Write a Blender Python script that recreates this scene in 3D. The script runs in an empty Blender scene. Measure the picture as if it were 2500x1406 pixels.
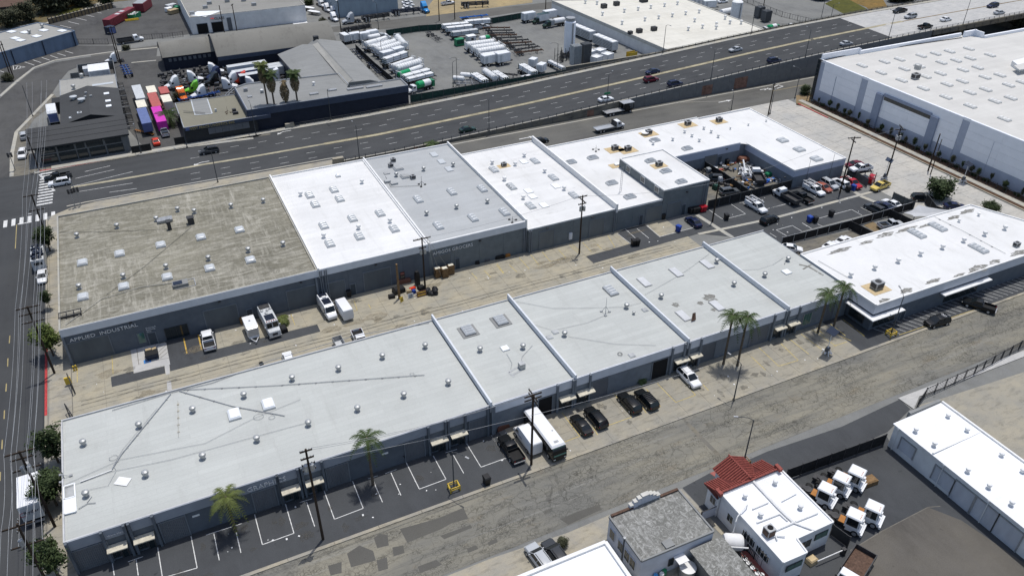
import bpy, math, random
from mathutils import Vector, Matrix
rnd = random.Random(7)
R = math.radians
sc = bpy.context.scene
col = sc.collection

# ---------------------------------------------------------------- camera
cam_d = bpy.data.cameras.new('camera')
cam = bpy.data.objects.new('camera', cam_d); col.objects.link(cam)
cam_d.sensor_width = 36; cam_d.lens = 1935.485/2500*36
cam_d.clip_start = 1; cam_d.clip_end = 4000
PITCH, ROLL, YAW = R(34.0503), R(0.4085), R(25.9981)
fwd = Vector((math.cos(PITCH)*math.sin(YAW), math.cos(PITCH)*math.cos(YAW), -math.sin(PITCH)))
rgt = Vector((math.cos(YAW), -math.sin(YAW), 0)); upv = rgt.cross(fwd)
r2 = math.cos(ROLL)*rgt+math.sin(ROLL)*upv; u2 = -math.sin(ROLL)*rgt+math.cos(ROLL)*upv
cam.matrix_world = Matrix(((r2.x,u2.x,-fwd.x,0),(r2.y,u2.y,-fwd.y,0),(r2.z,u2.z,-fwd.z,85),(0,0,0,1)))
sc.camera = cam
# ---------------------------------------------------------------- sky and sun
SUN = Vector((0.19, 0.155, 1)).normalized()
w = bpy.data.worlds.new('World'); sc.world = w; w.use_nodes = True
wn = w.node_tree; bg = wn.nodes['Background']; bg.inputs['Strength'].default_value = 0.135
sky = wn.nodes.new('ShaderNodeTexSky'); sky.sky_type = 'NISHITA'; sky.sun_disc = False
sky.sun_elevation = math.asin(SUN.z); sky.sun_rotation = math.atan2(SUN.x, SUN.y)
sky.air_density = 1.0; sky.dust_density = 2.0
wn.links.new(sky.outputs[0], bg.inputs[0])
sl = bpy.data.lights.new('sun', 'SUN'); sl.energy = 3.3; sl.angle = R(0.5); sl.color = (1.0, 0.97, 0.925)
so = bpy.data.objects.new('sun', sl); col.objects.link(so)
so.rotation_euler = SUN.to_track_quat('Z', 'Y').to_euler(); so.location = (60, 100, 200)
vs = sc.view_settings; sc.display_settings.display_device = 'sRGB'
vs.view_transform = 'Standard'; vs.look = 'None'; vs.exposure = -0.08; vs.gamma = 1; vs.use_curve_mapping = False

# ---------------------------------------------------------------- materials
def node(nt, t, **k):
    n = nt.nodes.new(t)
    for a, b in k.items(): setattr(n, a, b)
    return n
def newmat(name, rough=.8, metal=0., spec=.25):
    m = bpy.data.materials.new(name); m.use_nodes = True
    b = m.node_tree.nodes['Principled BSDF']
    b.inputs['Roughness'].default_value = rough; b.inputs['Metallic'].default_value = metal
    b.inputs['Specular IOR Level'].default_value = spec
    return m, m.node_tree, b
def c4(c): return (c[0], c[1], c[2], 1)
def mapped(nt, stretch=(1,1,1), rot=0):
    g = node(nt, 'ShaderNodeNewGeometry'); mp = node(nt, 'ShaderNodeMapping')
    mp.inputs['Scale'].default_value = stretch; mp.inputs['Rotation'].default_value = (0,0,rot)
    nt.links.new(g.outputs['Position'], mp.inputs['Vector']); return mp.outputs[0]
def noise(nt, scale, detail=5, rough=.6, stretch=(1,1,1), dist=0, rot=0):
    n = node(nt, 'ShaderNodeTexNoise'); n.inputs['Scale'].default_value = scale
    n.inputs['Detail'].default_value = detail; n.inputs['Roughness'].default_value = rough
    n.inputs['Distortion'].default_value = dist
    nt.links.new(mapped(nt, stretch, rot), n.inputs['Vector']); return n.outputs['Fac']
def ramp(nt, fac, stops):
    r = node(nt, 'ShaderNodeValToRGB'); e = r.color_ramp.elements
    while len(e) < len(stops): e.new(.5)
    for i, (p, c) in enumerate(stops):
        e[i].position = p; e[i].color = c4(c) if not isinstance(c, (int, float)) else (c,c,c,1)
    nt.links.new(fac, r.inputs[0]); return r.outputs[0]
def mix(nt, fac, a, b, mode='MIX'):
    n = node(nt, 'ShaderNodeMix', data_type='RGBA', blend_type=mode)
    for s, v in ((0, fac), (6, a), (7, b)):
        if isinstance(v, (int, float)): n.inputs[s].default_value = v
        elif isinstance(v, tuple): n.inputs[s].default_value = c4(v)
        else: nt.links.new(v, n.inputs[s])
    return n.outputs[2]
def bump(nt, b, fac, strength=.3, dist=.02):
    n = node(nt, 'ShaderNodeBump'); n.inputs['Strength'].default_value = strength; n.inputs['Distance'].default_value = dist
    nt.links.new(fac, n.inputs['Height']); nt.links.new(n.outputs[0], b.inputs['Normal'])
def k(c, f): return tuple(min(1, x*f) for x in c)
M = {}
def plain(name, c, rough=.7, metal=0., var=.12, scale=.8, spec=.25, coat=0.):
    m, nt, b = newmat(name, rough, metal, spec)
    if var:
        f = ramp(nt, noise(nt, scale, 4), [(.3, 0.), (.7, 1.)])
        nt.links.new(mix(nt, f, k(c, 1-var), k(c, 1+var)), b.inputs['Base Color'])
    else: b.inputs['Base Color'].default_value = c4(c)
    if coat: b.inputs['Coat Weight'].default_value = coat; b.inputs['Coat Roughness'].default_value = .08
    M[name] = m; return m
def asphalt(name, c, patch=.3, warm=(1.06,1.05,1.0), rough=.95, tracks=(1,.35,1)):
    m, nt, b = newmat(name, rough, 0, .12)
    big = ramp(nt, noise(nt, .07, 6, .65), [(.35, 0.), (.68, 1.)])
    mid = ramp(nt, noise(nt, .55, 5, .7, tracks), [(.4, 0.), (.75, 1.)])
    fine = noise(nt, 9, 3, .8)
    a = mix(nt, big, k(c, 1-patch*.5), tuple(x*(1+patch*.6)*y for x, y in zip(c, warm)))
    a = mix(nt, mid, a, k(c, 1+patch*.5))
    a = mix(nt, 1.0, a, ramp(nt, fine, [(.3, .72), (.7, 1.0)]), 'MULTIPLY')
    spots = ramp(nt, noise(nt, .9, 2, .5), [(.70, 1.), (.80, .62)])
    a = mix(nt, 1.0, a, spots, 'MULTIPLY')
    nt.links.new(a, b.inputs['Base Color']); bump(nt, b, fine, .25, .01); M[name] = m; return m
def concrete(name, c, stain=.35, scale=.25, tint=(1.1,1.02,.85)):
    m, nt, b = newmat(name, .9, 0, .15)
    a = mix(nt, ramp(nt, noise(nt, scale, 6, .65), [(.35, 0.), (.7, 1.)]), k(c, 1-stain*.45), tuple(x*y*1.05 for x, y in zip(c, tint)))
    a = mix(nt, 1.0, a, ramp(nt, noise(nt, 1.1, 4, .7, (.35, 1, 1)), [(.28, 1-stain), (.5, 1.)]), 'MULTIPLY')
    a = mix(nt, 1.0, a, ramp(nt, noise(nt, 7, 3, .8), [(.3, .82), (.7, 1.)]), 'MULTIPLY')
    a = mix(nt, 1.0, a, ramp(nt, noise(nt, .8, 3, .5), [(.66, 1.), (.80, .55)]), 'MULTIPLY')
    nt.links.new(a, b.inputs['Base Color']); M[name] = m; return m
def cracked(name, c):
    m, nt, b = newmat(name, .95, 0, .1)
    nz = node(nt, 'ShaderNodeTexNoise'); nz.inputs['Scale'].default_value = .9; nz.inputs['Detail'].default_value = 5
    mp = mapped(nt, (1,1,1)); nt.links.new(mp, nz.inputs['Vector'])
    vm = node(nt, 'ShaderNodeVectorMath', operation='MULTIPLY_ADD')
    nt.links.new(nz.outputs['Color'], vm.inputs[0]); vm.inputs[1].default_value = (1.7,1.1,0); nt.links.new(mp, vm.inputs[2])
    outs = []
    for s, wd, st in ((.5, .03, .5), (1.5, .075, .62)):
        v = node(nt, 'ShaderNodeTexVoronoi', feature='DISTANCE_TO_EDGE'); v.inputs['Scale'].default_value = s
        nt.links.new(vm.outputs[0], v.inputs['Vector'])
        outs.append(ramp(nt, v.outputs['Distance'], [(wd*.35, 1.-st*.75), (wd*1.4, 1.)]))
    area = ramp(nt, noise(nt, .2, 5, .75, (.4,1.3,1)), [(.47, 0.), (.6, 1.)])
    fc = mix(nt, area, (1.,1.,1.), outs[1]); big = ramp(nt, noise(nt, .13, 5, .7, (.7,1.5,1), .5), [(.40, 0.15), (.62, .85)]); outs[0] = mix(nt, big, (1.,1.,1.), outs[0])
    v3 = node(nt, 'ShaderNodeTexVoronoi', feature='DISTANCE_TO_EDGE'); v3.inputs['Scale'].default_value = 3.4; nt.links.new(vm.outputs[0], v3.inputs['Vector'])
    fc = mix(nt, ramp(nt, noise(nt, .3, 5, .75, (.5,1.5,1), 1), [(.5, 0.), (.62, 1.)]), fc, ramp(nt, v3.outputs['Distance'], [(.04, .5), (.16, 1.)]))
    base = mix(nt, ramp(nt, noise(nt, .12, 6, .65, (.35,1,1)), [(.35, 0.), (.65, 1.)]), k(c, .8), (c[0]*1.25, c[1]*1.18, c[2]*1.02))
    base = mix(nt, ramp(nt, noise(nt, .55, 6, .75, (.05,1,1)), [(.48, 0.), (.68, .9)]), base, k(c, .66))
    base = mix(nt, ramp(nt, noise(nt, .9, 5, .7, (.035,1,1)), [(.56, 0.), (.7, .7)]), base, k(c, 1.3))
    br = ramp(nt, noise(nt, .22, 5, .7, (.6,1.2,1)), [(.58, 0.), (.72, .7)])
    base = mix(nt, br, base, (c[0]*1.0, c[1]*.86, c[2]*.68))
    base = mix(nt, 1.0, base, ramp(nt, noise(nt, 8, 3, .8), [(.3, .75), (.7, 1.)]), 'MULTIPLY')
    base = mix(nt, 1.0, base, outs[0], 'MULTIPLY'); base = mix(nt, 1.0, base, fc, 'MULTIPLY')
    nt.links.new(base, b.inputs['Base Color']); M[name] = m; return m
def roofing(name, c, dirt=.25, dirtc=(.25,.24,.2), seam=.9, streak=(1,.12,1), cut=(.55,.75), rough=.8, marks=0., seamv=.93):
    m, nt, b = newmat(name, rough, 0, .2)
    a = mix(nt, ramp(nt, noise(nt, .12, 6, .65), [(.3, 0.), (.7, 1.)]), k(c, .93), k(c, 1.04))
    st = ramp(nt, noise(nt, .7, 6, .7, streak), [(cut[0], 0.), (cut[1], dirt)])
    a = mix(nt, st, a, dirtc)
    a = mix(nt, ramp(nt, noise(nt, .09, 5, .6), [(.5, 0.), (.85, dirt)]), a, dirtc)
    if seam:
        bk = node(nt, 'ShaderNodeTexBrick'); bk.inputs['Scale'].default_value = 1; bk.inputs['Brick Width'].default_value = 11*seam; bk.inputs['Row Height'].default_value = seam
        bk.inputs['Mortar Size'].default_value = .03; bk.inputs['Mortar Smooth'].default_value = .6; bk.inputs['Color1'].default_value = (.93,.93,.93,1); bk.inputs['Color2'].default_value = (1,1,1,1); bk.inputs['Mortar'].default_value = (seamv,seamv,seamv,1)
        nt.links.new(mapped(nt), bk.inputs['Vector']); a = mix(nt, 1.0, a, bk.outputs['Color'], 'MULTIPLY')
        a = mix(nt, ramp(nt, noise(nt, .22, 7, .75, (.5,1.6,1), 1.2), [(.56, 0.), (.7, .35)]), a, k(c, .82))
        a = mix(nt, ramp(nt, noise(nt, .5, 5, .7, (.25,1.8,1)), [(.6, 0.), (.75, .4)]), a, k(c, 1.1))
    if marks:
        mk = ramp(nt, noise(nt, .45, 7, .8, (.35,1.3,1)), [(.62, 0.), (.72, marks)])
        a = mix(nt, mk, a, k(dirtc, .8))
    a = mix(nt, 1.0, a, ramp(nt, noise(nt, 5, 4, .8), [(.28, .9), (.6, 1.)]), 'MULTIPLY')
    nt.links.new(a, b.inputs['Base Color']); M[name] = m; return m
def tar(name, c, light, amt=.75, st=(.9,.25,1)):
    m, nt, b = newmat(name, .9, 0, .15)
    f1 = ramp(nt, noise(nt, .55, 9, .78, st, 1.5), [(.46, 0.), (.66, amt)])
    f2 = ramp(nt, noise(nt, .07, 5, .6), [(.3, 0.), (.7, 1.)])
    a = mix(nt, f2, k(c, .72), k(c, 1.2)); a = mix(nt, f1, a, light)
    fb = ramp(nt, noise(nt, .8, 8, .75, (1.5,.16,1), .4), [(.5, 0.), (.66, amt*.8)]); fm = ramp(nt, noise(nt, .05, 3, .5), [(.44, 0.), (.54, 1.)])
    a = mix(nt, mix(nt, 1., fb, fm, 'MULTIPLY'), a, k(light, 1.05)); fd = ramp(nt, noise(nt, .3, 8, .8, (1,.5,1), .6), [(.55, 0.), (.72, .6)]); a = mix(nt, fd, a, k(c, .6))
    a = mix(nt, 1.0, a, ramp(nt, noise(nt, 1.6, 6, .8, (st[1],st[0],1), 1), [(.3, .7), (.6, 1.)]), 'MULTIPLY')
    f3 = ramp(nt, noise(nt, .9, 8, .8, (.6,.6,1), 3), [(.62, 0.), (.72, .8)])
    a = mix(nt, f3, a, k(light, 1.25))
    nt.links.new(a, b.inputs['Base Color']); M[name] = m; return m
def metalwall(name, c, period=.3, axis='X', depth=.8, rough=.6):
    m, nt, b = newmat(name, rough, 0, .25)
    wv = node(nt, 'ShaderNodeTexWave', wave_type='BANDS', bands_direction=axis); wv.inputs['Scale'].default_value = .314/period
    nt.links.new(mapped(nt), wv.inputs['Vector'])
    a = mix(nt, ramp(nt, noise(nt, .5, 5, .6, (1,1,.3)), [(.3, 0.), (.7, 1.)]), k(c, .85), k(c, 1.12))
    nt.links.new(a, b.inputs['Base Color']); bump(nt, b, wv.outputs['Fac'], depth, .05); M[name] = m; return m

asphalt('asphalt', (.067,.070,.073), .35, (1.03,1.02,1.0), .9, (.035,.9,1)); asphalt('asphalt_old', (.125,.123,.115), .35, tracks=(.08,.8,1)); asphalt('asphalt_yard', (.195,.198,.193), .35)
asphalt('asphalt_black', (.062,.065,.069), .3, tracks=(.9,.05,1)); asphalt('asphalt_nw', (.088,.088,.088), .45); asphalt('asphalt_patch', (.112,.109,.100), .2)
asphalt('asphalt_lot', (.072,.076,.081), .3, (1.02,1.02,1.0))
cracked('asphalt_cracked', (.225,.222,.202)); asphalt('brown_lot', (.118,.110,.099), .4)
concrete('concrete', (.36,.345,.305)); concrete('concrete_alley', (.375,.355,.295), .34, .25, (1.06,1.0,.88)); concrete('concrete_pale', (.42,.42,.40), .3)
concrete('concrete_white', (.48,.48,.47), .22, .25, (1.02,1.0,.97)); concrete('concrete_dark', (.19,.185,.17), .5); concrete('concrete_lot', (.335,.32,.275), .3, .25, (1.05,1.0,.9))
concrete('concrete_street', (.47,.465,.44), .3, .12, (1.04,1.,.94)); concrete('mulch', (.10,.062,.042), .5, .9); concrete('dirt', (.26,.20,.125), .5, .12)
concrete('sand', (.36,.30,.19), .4, .08)
roofing('roof_white', (.71,.71,.70), .16); roofing('roof_white_dirty', (.70,.70,.69), .22, marks=.75, seam=1.1)
roofing('roof_light', (.475,.49,.468), .26, (.30,.30,.28), .95, seamv=.84); roofing('roof_grey', (.41,.425,.43), .2, (.32,.32,.30), 1.0, seamv=.86)
roofing('roof_cool', (.68,.68,.67), .28, (.28,.27,.23), 0, (1,.2,1)); roofing('roof_cream', (.66,.64,.57), .4, (.42,.39,.31), 1.2)
roofing('roof_warehouse', (.58,.57,.54), .2, (.4,.39,.36), 1.6, seamv=.86); roofing('roof_plainwhite', (.82,.83,.84), .06, (.6,.6,.58), .5)
roofing('roof_tan', (.21,.20,.155), .3, (.12,.115,.09), 0); roofing('roof_ash', (.25,.255,.25), .3, (.14,.14,.13), .9)
roofing('roof_fargrey', (.34,.335,.31), .35, (.2,.2,.18), 1.2); roofing('roof_corrugated', (.27,.265,.245), .45, (.12,.11,.1), .55, (.15,1,1), seamv=.75)
roofing('roof_shingle', (.062,.064,.066), .3, (.03,.03,.03), .35, seamv=.8); roofing('roof_hangar', (.20,.195,.175), .5, (.09,.085,.075), 0, (1,.15,1))
tar('roof_tar', (.205,.194,.152), (.45,.43,.37), .72, (.30,1.1,1)); tar('roof_weathered', (.18,.18,.165), (.46,.46,.44), .9, (2.6,2.2,1))
plain('wall_dark', (.108,.125,.146), .85); plain('wall_mid', (.165,.185,.208), .85); plain('wall_band', (.56,.585,.63), .85, var=.07); plain('wall_bluegrey', (.27,.295,.335), .85, var=.08); plain('rim_grey', (.47,.475,.48), .8, var=.12)
plain('wall_n', (.145,.165,.175), .85); plain('wall_nband', (.60,.625,.66), .85, var=.06); plain('trim_white', (.72,.72,.71), .7, var=.08)
plain('wall_blue', (.40,.44,.53), .8, var=.05); plain('wall_lightblue', (.86,.88,.92), .8, var=.03); plain('wall_blueband', (.27,.31,.40), .8, var=.05)
plain('wall_white', (.70,.70,.69), .8, var=.1, scale=.4); plain('wall_lilac', (.52,.545,.60), .8, var=.12, scale=.5); plain('wall_cream', (.5,.49,.45), .85)
plain('wall_navy', (.016,.021,.036), .6); plain('wall_navyband', (.055,.070,.105), .6); plain('wall_black', (.030,.032,.034), .7)
plain('wall_slate', (.15,.155,.155), .8); metalwall('wall_farblue', (.145,.195,.27), .35, 'X', .5); metalwall('wall_steel', (.27,.33,.38), .4, 'X', .5)
metalwall('roll_door', (.12,.135,.145), .16, 'Z', .9); metalwall('roll_door_light', (.52,.54,.58), .22, 'Z', .7); metalwall('roll_door_n', (.15,.165,.17), .2, 'Z', .9)
metalwall('siding_grey', (.13,.14,.155), .22, 'X', .9)
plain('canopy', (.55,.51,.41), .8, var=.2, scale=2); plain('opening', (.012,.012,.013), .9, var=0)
plain('glass', (.018,.026,.030), .08, 0, 0, spec=.7); plain('glass_car', (.010,.014,.017), .06, 0, 0, spec=.5); plain('glass_green', (.05,.12,.10), .1, 0, 0, spec=.6)
plain('door_dark', (.045,.06,.075), .5); plain('frame_dark', (.05,.05,.05), .5); plain('frame_alu', (.45,.46,.47), .4, .5)
plain('galv', (.40,.41,.41), .5, .45, .25, 3); plain('steel', (.33,.34,.35), .5, .4, .2, 2); plain('steel_dark', (.055,.055,.057), .6, .2, .25, 2)
plain('rust', (.10,.062,.045), .9, 0, .4, 3); plain('wood', (.20,.125,.06), .85, 0, .3, 3); plain('wood_pole', (.040,.028,.020), .9, 0, .3, 2)
plain('pole_grey', (.075,.08,.085), .6); plain('pad_tan', (.50,.39,.23), .9, 0, .15, 2); plain('rubber', (.018,.018,.018), .85, 0, .2)
plain('skylight', (.50,.52,.53), .25, 0, .05, spec=.5); plain('skylight_white', (.80,.82,.84), .35, 0, .04, spec=.4); plain('skylight_flat', (.52,.53,.54), .5, 0, .1); plain('skylight_old', (.36,.37,.37), .5, 0, .2)
plain('paint_line', (.60,.60,.585), .8, 0, .3, 2.2); plain('paint_lane', (.50,.50,.49), .85, 0, .35, 1.2); plain('paint_yellow', (.50,.33,.07), .85, 0, .3, 2); plain('paint_yellowpale', (.47,.37,.13), .85, 0, .35, 2)
plain('paint_red', (.42,.05,.05), .8, 0, .3, 1.5); plain('paint_blue', (.05,.20,.48), .8, 0, .2); plain('median', (.33,.30,.215), .9, 0, .3, .4); plain('median_yellow', (.33,.27,.13), .9, 0, .2, .4)
plain('seam', (.16,.15,.13), .95, 0, .3, .5); plain('lettering_white', (.64,.65,.66), .6, 0, 0); plain('lettering_gold', (.40,.32,.12), .6, 0, 0); plain('lettering_red', (.45,.03,.03), .6, 0, 0)
plain('lettering_black', (.03,.02,.03), .6, 0, 0)
for n, c in dict(white=(.74,.75,.76), black=(.010,.011,.012), darkgrey=(.045,.048,.052), silver=(.42,.44,.46), red=(.40,.015,.025), maroon=(.13,.012,.025), navy=(.015,.022,.06), blue=(.02,.07,.26),
                 darkgreen=(.012,.035,.025), salmon=(.33,.10,.065), yellow=(.62,.47,.12), orange=(.62,.13,.01), lime=(.16,.50,.03), skyblue=(.03,.24,.55), green=(.015,.30,.11), brightred=(.60,.05,.02), cyan=(.08,.33,.65), gunmetal=(.10,.11,.12)).items():
    plain('car_'+n, c, .26, .0, .03, .5, .28, .15)
for n, c in dict(white=(.72,.73,.73), cream=(.70,.66,.54), red=(.40,.10,.085), pink=(.55,.035,.38), blue=(.11,.145,.30), maroon=(.20,.035,.045), green=(.02,.20,.09), darkgreen=(.012,.055,.040), navy=(.02,.028,.05), grey=(.30,.32,.33),
                 darkgrey=(.10,.105,.11), brown=(.17,.075,.05), blueplastic=(.02,.06,.30), tarp=(.03,.16,.50), yellow=(.60,.42,.05), orange=(.36,.15,.03), lightgrey=(.5,.52,.53), black=(.014,.014,.015), tan=(.40,.31,.18), paleblue=(.46,.53,.60)).items():
    plain('p_'+n, c, .55, 0, .12, 1.2, .3)
plain('screen_black', (.022,.022,.022), .9, 0, .35, 1.5); plain('screen_green', (.020,.050,.042), .9, 0, .3, 1.2); plain('screen_grey', (.10,.105,.10), .9, 0, .3, 1)
plain('sail', (.46,.47,.48), .8, 0, .05); plain('lamp_glass', (.75,.75,.7), .3, 0, 0); plain('light_red', (.35,.02,.02), .3, 0, 0); plain('light_amber', (.6,.2,.02), .3, 0, 0)
plain('solar', (.015,.02,.035), .15, 0, .1, spec=.6); plain('skylight_dull', (.66,.66,.64), .4, 0, .05); plain('tile_dark', (.10,.022,.018), .8, 0, .2, 2); plain('tile_red', (.245,.066,.052), .75, 0, .3, 2.5); plain('wall_stain', (.20,.115,.085), .9, 0, .4, .8); plain('brick_red', (.30,.10,.085), .85, 0, .2, 2)
plain('leaf_tree', (.042,.062,.022), .75, 0, .5, 1.5); plain('leaf_light', (.085,.115,.028), .75, 0, .5, 1.5); plain('leaf_palm', (.048,.074,.022), .7, 0, .4, 1.5)
plain('leaf_olive', (.060,.064,.036), .8, 0, .45, 1); plain('frond_dry', (.17,.13,.075), .9, 0, .3, 2); plain('bark', (.115,.09,.065), .9, 0, .35, 2); plain('leaf_yellowpalm', (.095,.115,.030), .7, 0, .4, 1.5)
concrete('grass_dry', (.24,.17,.06), .55, .15, (1.0,.85,.7)); concrete('grass', (.095,.10,.025), .5, .2); concrete('scrub', (.17,.145,.085), .6, .35); concrete('rock', (.30,.25,.17), .5, .6)

def stain(name, c, amt=.9):
    m, nt, b = newmat(name, .9, 0, .1); nt.links.new(mix(nt, noise(nt, .6, 5, .7), k(c, .7), k(c, 1.3)), b.inputs['Base Color'])
    nt.links.new(ramp(nt, noise(nt, .9, 7, .8, (.7,1.4,1), .8), [(.36, 0.), (.56, amt)]), b.inputs['Alpha']); M[name] = m
stain('roof_stain', (.20,.195,.175)); stain('oil_stain', (.10,.097,.088), .38); stain('rust_stain', (.27,.23,.16), .4)
# ---------------------------------------------------------------- geometry
class MB:
    def __init__(s): s.v = []; s.f = []
    def add(s, vs, fs):
        n = len(s.v); s.v += [tuple(v) for v in vs]; s.f += [tuple(i+n for i in f) for f in fs]; return s
    def hexa(s, b, t):
        return s.add(list(b)+list(t), [(3,2,1,0),(4,5,6,7),(0,1,5,4),(1,2,6,5),(2,3,7,6),(3,0,4,7)])
    def box(s, x0, x1, y0, y1, z0, z1):
        return s.hexa([(x0,y0,z0),(x1,y0,z0),(x1,y1,z0),(x0,y1,z0)], [(x0,y0,z1),(x1,y0,z1),(x1,y1,z1),(x0,y1,z1)])
    def cbox(s, c, d, rz=0):
        ca, sa = math.cos(rz), math.sin(rz); q = [(-1,-1),(1,-1),(1,1),(-1,1)]
        P = [(c[0]+ca*a*d[0]/2-sa*b*d[1]/2, c[1]+sa*a*d[0]/2+ca*b*d[1]/2) for a, b in q]
        return s.hexa([(x,y,c[2]-d[2]/2) for x, y in P], [(x,y,c[2]+d[2]/2) for x, y in P])
    def frus(s, x0,x1,y0,y1,z0, X0,X1,Y0,Y1,z1):
        return s.hexa([(x0,y0,z0),(x1,y0,z0),(x1,y1,z0),(x0,y1,z0)], [(X0,Y0,z1),(X1,Y0,z1),(X1,Y1,z1),(X0,Y1,z1)])
    def prism(s, poly, z0, z1):
        n = len(poly); a = sum(poly[i][0]*poly[(i+1)%n][1]-poly[(i+1)%n][0]*poly[i][1] for i in range(n))
        if a < 0: poly = poly[::-1]
        return s.add([(x,y,z0) for x, y in poly]+[(x,y,z1) for x, y in poly],
            [tuple(range(n))[::-1], tuple(range(n,2*n))]+[(i,(i+1)%n,n+(i+1)%n,n+i) for i in range(n)])
    def sheet(s, poly, z):
        n = len(poly); a = sum(poly[i][0]*poly[(i+1)%n][1]-poly[(i+1)%n][0]*poly[i][1] for i in range(n))
        if a < 0: poly = poly[::-1]
        return s.add([(p[0],p[1],z) for p in poly], [tuple(range(n))])
    def line(s, pts, wd, z):                       # a painted line along pts
        for a, b in zip(pts, pts[1:]):
            d = Vector((b[0]-a[0], b[1]-a[1])); L = d.length or 1; d /= L; n = Vector((-d.y, d.x))*wd/2
            s.add([(a[0]+n.x,a[1]+n.y,z),(a[0]-n.x,a[1]-n.y,z),(b[0]-n.x,b[1]-n.y,z),(b[0]+n.x,b[1]+n.y,z)], [(0,1,2,3)])
        return s
    def tube(s, p, q, r, r1=None, n=8):
        p, q = Vector(p), Vector(q); d = (q-p)
        if d.length < 1e-6: return s
        d.normalize(); u = d.orthogonal().normalized(); v = d.cross(u); r1 = r if r1 is None else r1
        vs = [p+(u*math.cos(a)+v*math.sin(a))*r for a in (2*math.pi*i/n for i in range(n))]+[q+(u*math.cos(a)+v*math.sin(a))*r1 for a in (2*math.pi*i/n for i in range(n))]
        return s.add(vs, [(i,(i+1)%n,n+(i+1)%n,n+i) for i in range(n)]+[tuple(range(n))[::-1], tuple(range(n,2*n))])
    def path(s, pts, r, n=5):
        for a, b in zip(pts, pts[1:]): s.tube(a, b, r, r, n)
        return s
    def lathe(s, c, prof, n=10):                   # prof: (radius, z)
        vs = [(c[0]+r*math.cos(2*math.pi*i/n), c[1]+r*math.sin(2*math.pi*i/n), c[2]+z) for r, z in prof for i in range(n)]
        m = len(prof); fs = [(j*n+i, j*n+(i+1)%n, (j+1)*n+(i+1)%n, (j+1)*n+i) for j in range(m-1) for i in range(n)]
        return s.add(vs, fs+[tuple(range(n))[::-1], tuple(range((m-1)*n, m*n))])
    def hlathe(s, p, d, prof, n=12):               # turned about the horizontal axis d (unit xy) from p: prof (t, radius)
        d = Vector((d[0],d[1],0)).normalized(); u = Vector((-d.y,d.x,0)); z = Vector((0,0,1)); p = Vector(p)
        vs = [p+d*t+(u*math.cos(2*math.pi*i/n)+z*math.sin(2*math.pi*i/n))*r for t, r in prof for i in range(n)]
        m = len(prof); fs = [(j*n+i, j*n+(i+1)%n, (j+1)*n+(i+1)%n, (j+1)*n+i) for j in range(m-1) for i in range(n)]
        return s.add(vs, fs+[tuple(range(n))[::-1], tuple(range((m-1)*n, m*n))])
    def loft(s, rings):
        n = len(rings[0]); vs = [v for r in rings for v in r]; m = len(rings)
        fs = [(j*n+i, (j+1)*n+i, (j+1)*n+(i+1)%n, j*n+(i+1)%n) for j in range(m-1) for i in range(n)]
        return s.add(vs, fs+[tuple(range(n)), tuple(range((m-1)*n, m*n))[::-1]])
    def mesh(s, name, smooth=False):
        me = bpy.data.meshes.new(name); me.from_pydata(s.v, [], s.f); me.update()
        if smooth:
            me.polygons.foreach_set('use_smooth', [True]*len(me.polygons)); me.set_sharp_from_angle(angle=.62)
        return me
def obj(name, mb, m, parent=None, smooth=False, loc=None):
    me = mb.mesh(name, smooth) if isinstance(mb, MB) else mb
    o = bpy.data.objects.new(name, me); col.objects.link(o)
    if m and not me.materials: me.materials.append(M[m])
    if parent: o.parent = parent
    if loc: o.location = loc
    return o
def pieces(name, mesh_or_mb, m, locs, parent):     # alike pieces sharing one mesh
    me = mesh_or_mb.mesh(name) if isinstance(mesh_or_mb, MB) else mesh_or_mb
    if m and not me.materials: me.materials.append(M[m])
    for l in locs: obj(name, me, None, parent, loc=l)
def tag(o, label, cat, group=None):
    o['label'] = label; o['category'] = cat
    if group: o['group'] = group
    return o
def struct(name, mb, m, kind='structure', parent=None):
    o = obj(name, mb, m, parent)
    if not parent: o['kind'] = kind
    return o
def thing(name, label, cat, loc=(0,0,0), rz=0, group=None):
    o = bpy.data.objects.new(name, None); col.objects.link(o)
    o.location = (loc[0], loc[1], loc[2] if len(loc) > 2 else 0); o.rotation_euler = (0,0,rz); o.empty_display_size = .2
    return tag(o, label, cat, group)
def repaint(o, m):
    if o.data and len(o.material_slots):
        o.material_slots[0].link = 'OBJECT'; o.material_slots[0].material = M[m]
def dup(root, loc, rz=0, label=None, group=None, paint=None, scale=None):
    def cp(o, par):
        c = o.copy(); col.objects.link(c)
        if par: c.parent = par
        if paint and o.type == 'MESH':
            n = o.name.split('.')[0]
            if n in paint: repaint(c, paint[n])
        for ch in o.children: cp(ch, c)
        return c
    r = cp(root, None); r.location = (loc[0], loc[1], loc[2] if len(loc) > 2 else 0); r.rotation_euler = (0,0,rz)
    if scale: r.scale = scale
    if label: r['label'] = label
    if group: r['group'] = group
    elif 'group' in r: del r['group']
    return r
def text(name, s, size, loc, rot, m, parent=None, ext=.02, stretch=1):
    cu = bpy.data.curves.new(name, 'FONT'); cu.body = s; cu.size = size; cu.extrude = ext; cu.resolution_u = 2
    t = bpy.data.objects.new(name, cu); col.objects.link(t)
    me = bpy.data.meshes.new_from_object(t.evaluated_get(bpy.context.evaluated_depsgraph_get()))
    bpy.data.objects.remove(t); me.materials.clear(); me.materials.append(M[m])
    o = obj(name, me, None, parent); o.location = loc; o.rotation_euler = rot; o.scale = (stretch,1,1); return o

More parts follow.
